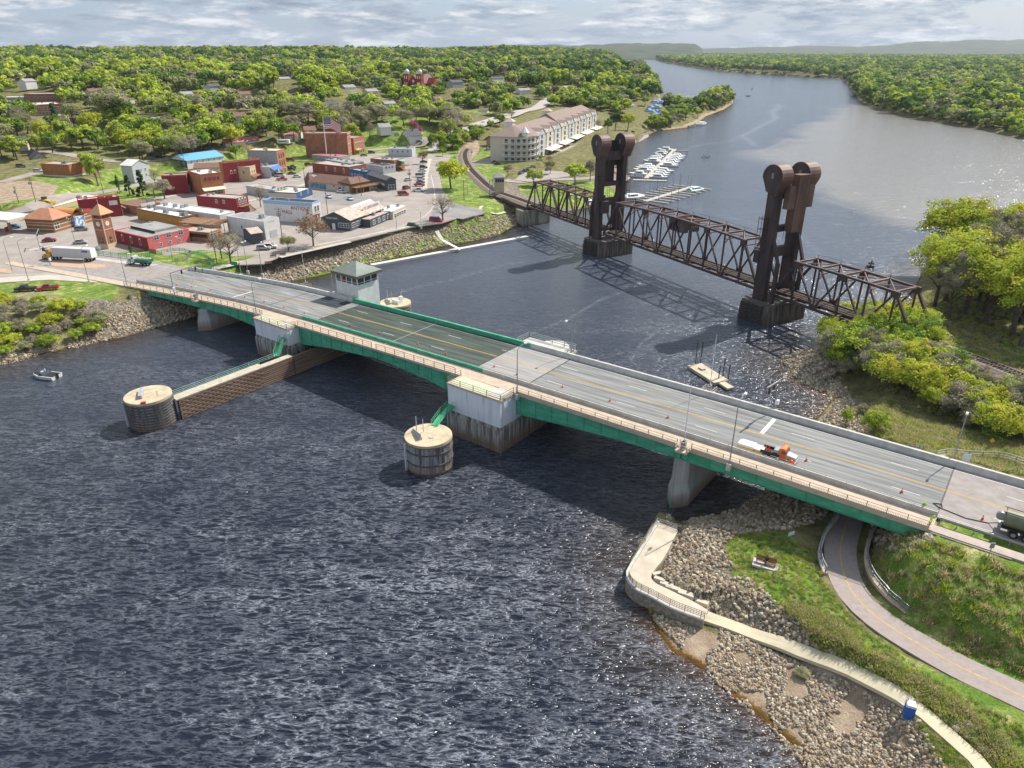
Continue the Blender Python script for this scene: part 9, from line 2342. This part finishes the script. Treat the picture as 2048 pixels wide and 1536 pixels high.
# BOATS AND MARINA
def boat(label,p,rz,L=6.5,c=(.62,.63,.64),kind='open',group=None,name='motor_boat',cat='boat',mast=0,cover=None):
 X,Y=gpt(*p,.3) if len(p)==2 else p[:2]
 o=thing(name,label,cat,(X,Y,0),R(rz),group); W_=L*.17+.5
 def ring(f,z):return[(-L/2,-W_*f,z),(L*.1,-W_*f,z),(L*.36,-W_*.62*f,z+.05),(L/2+(z-.3)*.4,0,z+.15),(L*.36,W_*.62*f,z+.05),(L*.1,W_*f,z),(-L/2,W_*f,z)]
 h_=.55+L*.05
 mb=MB(); mb.loft([ring(.72,-.3),ring(.92,.15),ring(1,h_)]); mb.build('hull',mat('hull_%02d%02d%02d'%tuple(int(k*99) for k in c),c,.3),o)
 mb=MB(); mb.loft([ring(.86,h_+.005),ring(.84,h_+.03)]); mb.build('deck',M_black if cover is None and kind=='open' else M_white,o)
 if kind=='open':
  mb=MB(); mb.loft([[(-.1*L,y,h_),(.12*L,y*.9,h_),(.04*L,y*.9,h_+.55),(-.0*L,y*.9,h_+.55)] for y in(-W_*.8,W_*.8)]); mb.build('windscreen',M_glass,o)
  mb=MB(); mb.box(-L/2-.35,-L/2,-.2,.2,.1,h_+.55); mb.build('outboard_motor',M_black,o)
 elif kind=='cabin':
  mb=MB(); mb.loft([[(-L*.3,y,h_),(L*.22,y*.8,h_),(L*.12,y*.8,h_+1.3),(-L*.3,y,h_+1.4)] for y in(-W_*.75,W_*.75)]); cb=mb.build('cabin',M_white,o)
  mb=MB(); mb.box(-L*.24,L*.1,-W_*.77,-W_*.74,h_+.5,h_+1.0); mb.box(-L*.24,L*.1,W_*.74,W_*.77,h_+.5,h_+1.0); mb.build('cabin_window',M_glass,cb)
 if cover is not None:
  mb=MB(); mb.loft([[(-L*.48,-W_,h_),(-L*.48,0,h_+1.1),(-L*.48,W_,h_)],[(L*.1,-W_,h_),(L*.1,0,h_+1.5),(L*.1,W_,h_)],[(L*.46,-.3,h_+.1),(L*.46,0,h_+.4),(L*.46,.3,h_+.1)]]); mb.build('cover',paint(cover),o)
 if mast:mb=MB(); mb.cyl((0,0,h_),(0,0,mast),.1,.06,5); mb.build('mast',M_galv,o)
 return o
def rider(label,b,x,y,c,stand=True):
 """person aboard boat b at its local x, y"""
 M_=Matrix.Translation(b.location)@Matrix.Rotation(b.rotation_euler[2],4,'Z')@Vector((x,y,.55)); j=mat('jacket_%02d%02d%02d'%tuple(int(k*99) for k in c),c,.8)
 zz=.9 if stand else .5
 J=[(0,0,zz),(0,.02,zz+.25),(0,.02,zz+.5),(0,0,zz+.62),(0,-.01,zz+.72),(0,-.01,zz+.79),(.19,0,zz+.47),(.25,-.1,zz+.2),(.12,-.33,zz+.2),(-.19,0,zz+.47),(-.25,-.1,zz+.2),(-.12,-.33,zz+.2)]
 J+=[(.1,0,zz-.04),(.12,-.05,.48),(.12,.02,.07),(.12,-.12,.05),(-.1,0,zz-.04),(-.12,-.05,.48),(-.12,.02,.07),(-.12,-.12,.05)] if stand else[(.1,0,zz-.02),(.12,-.42,.5),(.12,-.4,.07),(.12,-.52,.05),(-.1,0,zz-.02),(-.12,-.42,.5),(-.12,-.4,.07),(-.12,-.52,.05)]
 E=[(0,1),(1,2),(2,3),(3,4),(4,5),(2,6),(6,7),(7,8),(2,9),(9,10),(10,11),(0,12),(12,13),(13,14),(14,15),(0,16),(16,17),(17,18),(18,19)]
 Rr=[(.16,.12),(.16,.12),(.17,.11),.055,(.085,.095),(.075,.085),.065,.05,.034,.065,.05,.034,.09,.065,.045,.035,.09,.065,.045,.035]
 hand_edges(J,E,Rr,8,(-.3,-.9,0),(0,0,1)); hand_edges(J,E,Rr,11,(.3,-.9,0),(0,0,1))
 return skin_person('person',label,tuple(M_),b.rotation_euler[2]+R(90),J,E,Rr,[(j,lambda c_:True),(je,lambda c_:c_.z<zz),(SKIN,lambda c_:c_.z>zz+.62 or c_.y<-.3 and abs(c_.z-zz-.2)<.1)],head_parts((0,-.01,zz+.74),hair=M_black))
b=boat('small white motor boat crossing the river near the bushy town bank',(92,752),166,6.3); rider('person in a pale blue shirt driving the small white motor boat',b,.1,-.2,(.35,.45,.55)); mb=MB(); mb.box(.3,.9,-.35,.35,.8,1.4); mb.build('console',M_white,b)
b=boat('little dark fishing boat beyond the right hand lift tower',(1742,531),60,4.6,(.08,.08,.09)); rider('dark figure standing in the little dark fishing boat',b,0,0,(.03,.03,.04))
b=boat('small white fishing boat between the marina and the open river',(1410,314),150,5.5); rider('person standing at the bow of the small white fishing boat',b,1.2,0,(.05,.05,.06)); rider('person seated at the stern of the small white fishing boat',b,-1.2,0,(.1,.1,.15),False)
boat('tiny dark boat far up the river',(1496,192),170,7,(.06,.07,.08))
for lb,p in(('channel buoy far up the river above the tiny dark boat',(1504,179)),('most distant channel buoy on the river',(1484,160))):
 o=thing('channel_buoy',lb,'buoy',(*gpt(*p,0),0),0); mb=MB(); mb.cyl((0,0,-.5),(0,0,.8),1,n=10); mb.build('float',M_black,o); mb=MB(); mb.cyl((0,0,.8),(0,0,4),.4,.15,6); mb.build('post',M_black,o)
def dock(label,p0,p1,w,fingers,fl,z=.45,side=(1,-1),m=None):
 a,b_=Vector(gpt(*p0,z)),Vector(gpt(*p1,z)); t=(b_-a).normalized(); L=(b_-a).length
 o=thing('floating_dock',label,'dock',(a.x,a.y,0),math.atan2(t.y,t.x)); m_=m or mat('dock_boards',(.46,.42,.36),.9,var=.1,vscale=1)
 mb=MB(); mb.box(0,L,-w/2,w/2,-.2,z); mb.build('walkway',m_,o)
 for k in range(fingers):
  for s in side:
   x=L*(k+.5)/fingers; mb=MB(); mb.box(x-.5,x+.5,min(s*w/2,s*(w/2+fl)),max(s*w/2,s*(w/2+fl)),-.2,z-.05); mb.build('finger_pier',m_,o)
 return o,a,t,L
dock('long pale floating dock along the town riprap',(742,529),(1055,472),2.2,0,0,.7,m=mat('white_dock',(.62,.60,.55),.9,var=.08,vscale=.5))
o=thing('gangway','concrete steps and gangway down the riprap to the long floating dock','gangway',(*gpt(887,470,4),0),0)
P=[Vector((*gpt(873,462,7.1),7.1)),Vector((*gpt(884,480,4.2),4.2)),Vector((*gpt(920,499,.9),.9))]; L0=Vector(o.location)
mb=MB(); mb.beam(P[0]-L0,P[1]-L0,1.8,.25); mb.build('steps',M_conc_l,o); mb=MB(); mb.beam(P[1]-L0,P[2]-L0,1.8,.2); mb.build('ramp',M_white,o)
d1,a1,t1,L1=dock('marina dock crowded with white boats',(1292,356),(1350,298),2.6,9,10); dock('twin end docks in front of the crowded marina dock',(1266,359),(1333,361),3.0,0,0)
d2,a2,t2,L2_=dock('marina dock with mostly empty finger piers and tall posts',(1290,402),(1388,372),2.6,9,10)
def on(d,a,t,x,y):n_=Vector((-t.y,t.x)); q=a+t*x+n_*y; return(q.x,q.y,0)
ang1=math.degrees(math.atan2(t1.y,t1.x)); RB=random.Random(9)
for k in range(17):
 x=L1*(k+.6)/17.5
 for s in(1,-1):
  if RB.random()<.12:continue
  kd=RB.choice(['cabin','open','cabin']); c=RB.choice([(.66,.66,.66),(.6,.62,.66),(.66,.64,.6)])
  boat('white %s boat moored in a slip of the crowded marina dock'%('cabin' if kd=='cabin' else 'open'),on(d1,a1,t1,x,s*6.8),ang1+90*s,RB.uniform(8.5,12),c,kd,'white %s boats at the crowded marina dock'%kd)
boat('white boat with a green cover on the emptier marina dock',on(d2,a2,t2,L2_*.78,-7),math.degrees(math.atan2(t2.y,t2.x))-20,11,WH,'cabin',cover=(.05,.3,.2))
boat('houseboat under a long white awning at the root of the emptier dock',(1268,396),20,12,WH,'cabin',cover=(.65,.65,.65)); boat('blue covered boat seen through the truss below the lift tower',(1192,383),80,8,WH,cover=(.04,.25,.5)); boat('white cruiser seen through the truss beside the blue covered boat',(1186,408),75,11,WH,'cabin')
for k in range(14):
 q=on(d2,a2,t2,L2_*RB.uniform(.1,1.0),RB.choice([-11,11,3,-3])); o=thing('mooring_post','tall thin mooring post beside the emptier marina dock','post',q,0,'tall mooring posts at the emptier dock'); mb=MB(); mb.cyl((0,0,-1),(0,0,RB.uniform(5,9)),.13,n=5); mb.build('pile',M_galv,o); mb=MB(); mb.cyl((0,0,.3),(0,0,.5),.3,n=6); mb.build('collar',M_black,o)
boat('white double deck tour boat at the marina spit',(1404,249),60,20,WH,'cabin',name='tour_boat'); boat('smaller white boat tied beside the tour boat',(1384,253),30,9,WH,'open'); boat('white cruiser moored on the spit above the tour boat',(1417,223),60,14,WH,'cabin')
for x,y in[(1309+5*k,205+(k%2)) for k in range(5)]+[(1303,216),(1311,213),(1318,216),(1298,222),(1306,226),(1315,224),(1312,231),(1320,229),(1307,233),(1262,213),(1306,241),(1326,241),(1405,216)]:
 q=at(x,y); boat('boat under a bright blue cover in the boatyard',q,65+RB.uniform(-6,6),15,WH,'none','blue covered boats in the boatyard',cover=(.03,.20,.55)).location[2]=q[2]+.3
for k in range(20):boat('white boat moored along the distant marina breakwater',(1325+k*4.6,196-(k%3)*.8),75,9,WH,'cabin','white boats along the distant breakwater')
for k in range(9):boat('pale boat in the inner basin of the distant marina',(1338+(k%5)*11,203+(k//5)*5),70,9,WH,'cabin','pale boats in the inner marina basin')
dock('distant breakwater dock of the upper marina',(1322,198),(1412,195),3,0,0)
# AIR
mb=MB(); mb.box(-11000,11000,-300,13700,-4.2,300)
hz=mb.build('haze',MATS['black'])
hm=bpy.data.materials.new('haze'); hm.use_nodes=True
ht=hm.node_tree; ht.nodes.remove(ht.nodes['Principled BSDF'])
pv=N(ht,'ShaderNodeVolumePrincipled'); pv.inputs['Color'].default_value=(.80,.88,1,1); pv.inputs['Density'].default_value=.00003; pv.inputs['Anisotropy'].default_value=.2
ht.links.new(pv.outputs[0],ht.nodes['Material Output'].inputs['Volume'])
hz.data.materials.clear(); hz.data.materials.append(hm)
tag(hz,'thin spring haze over the far hills',None,None,'stuff')
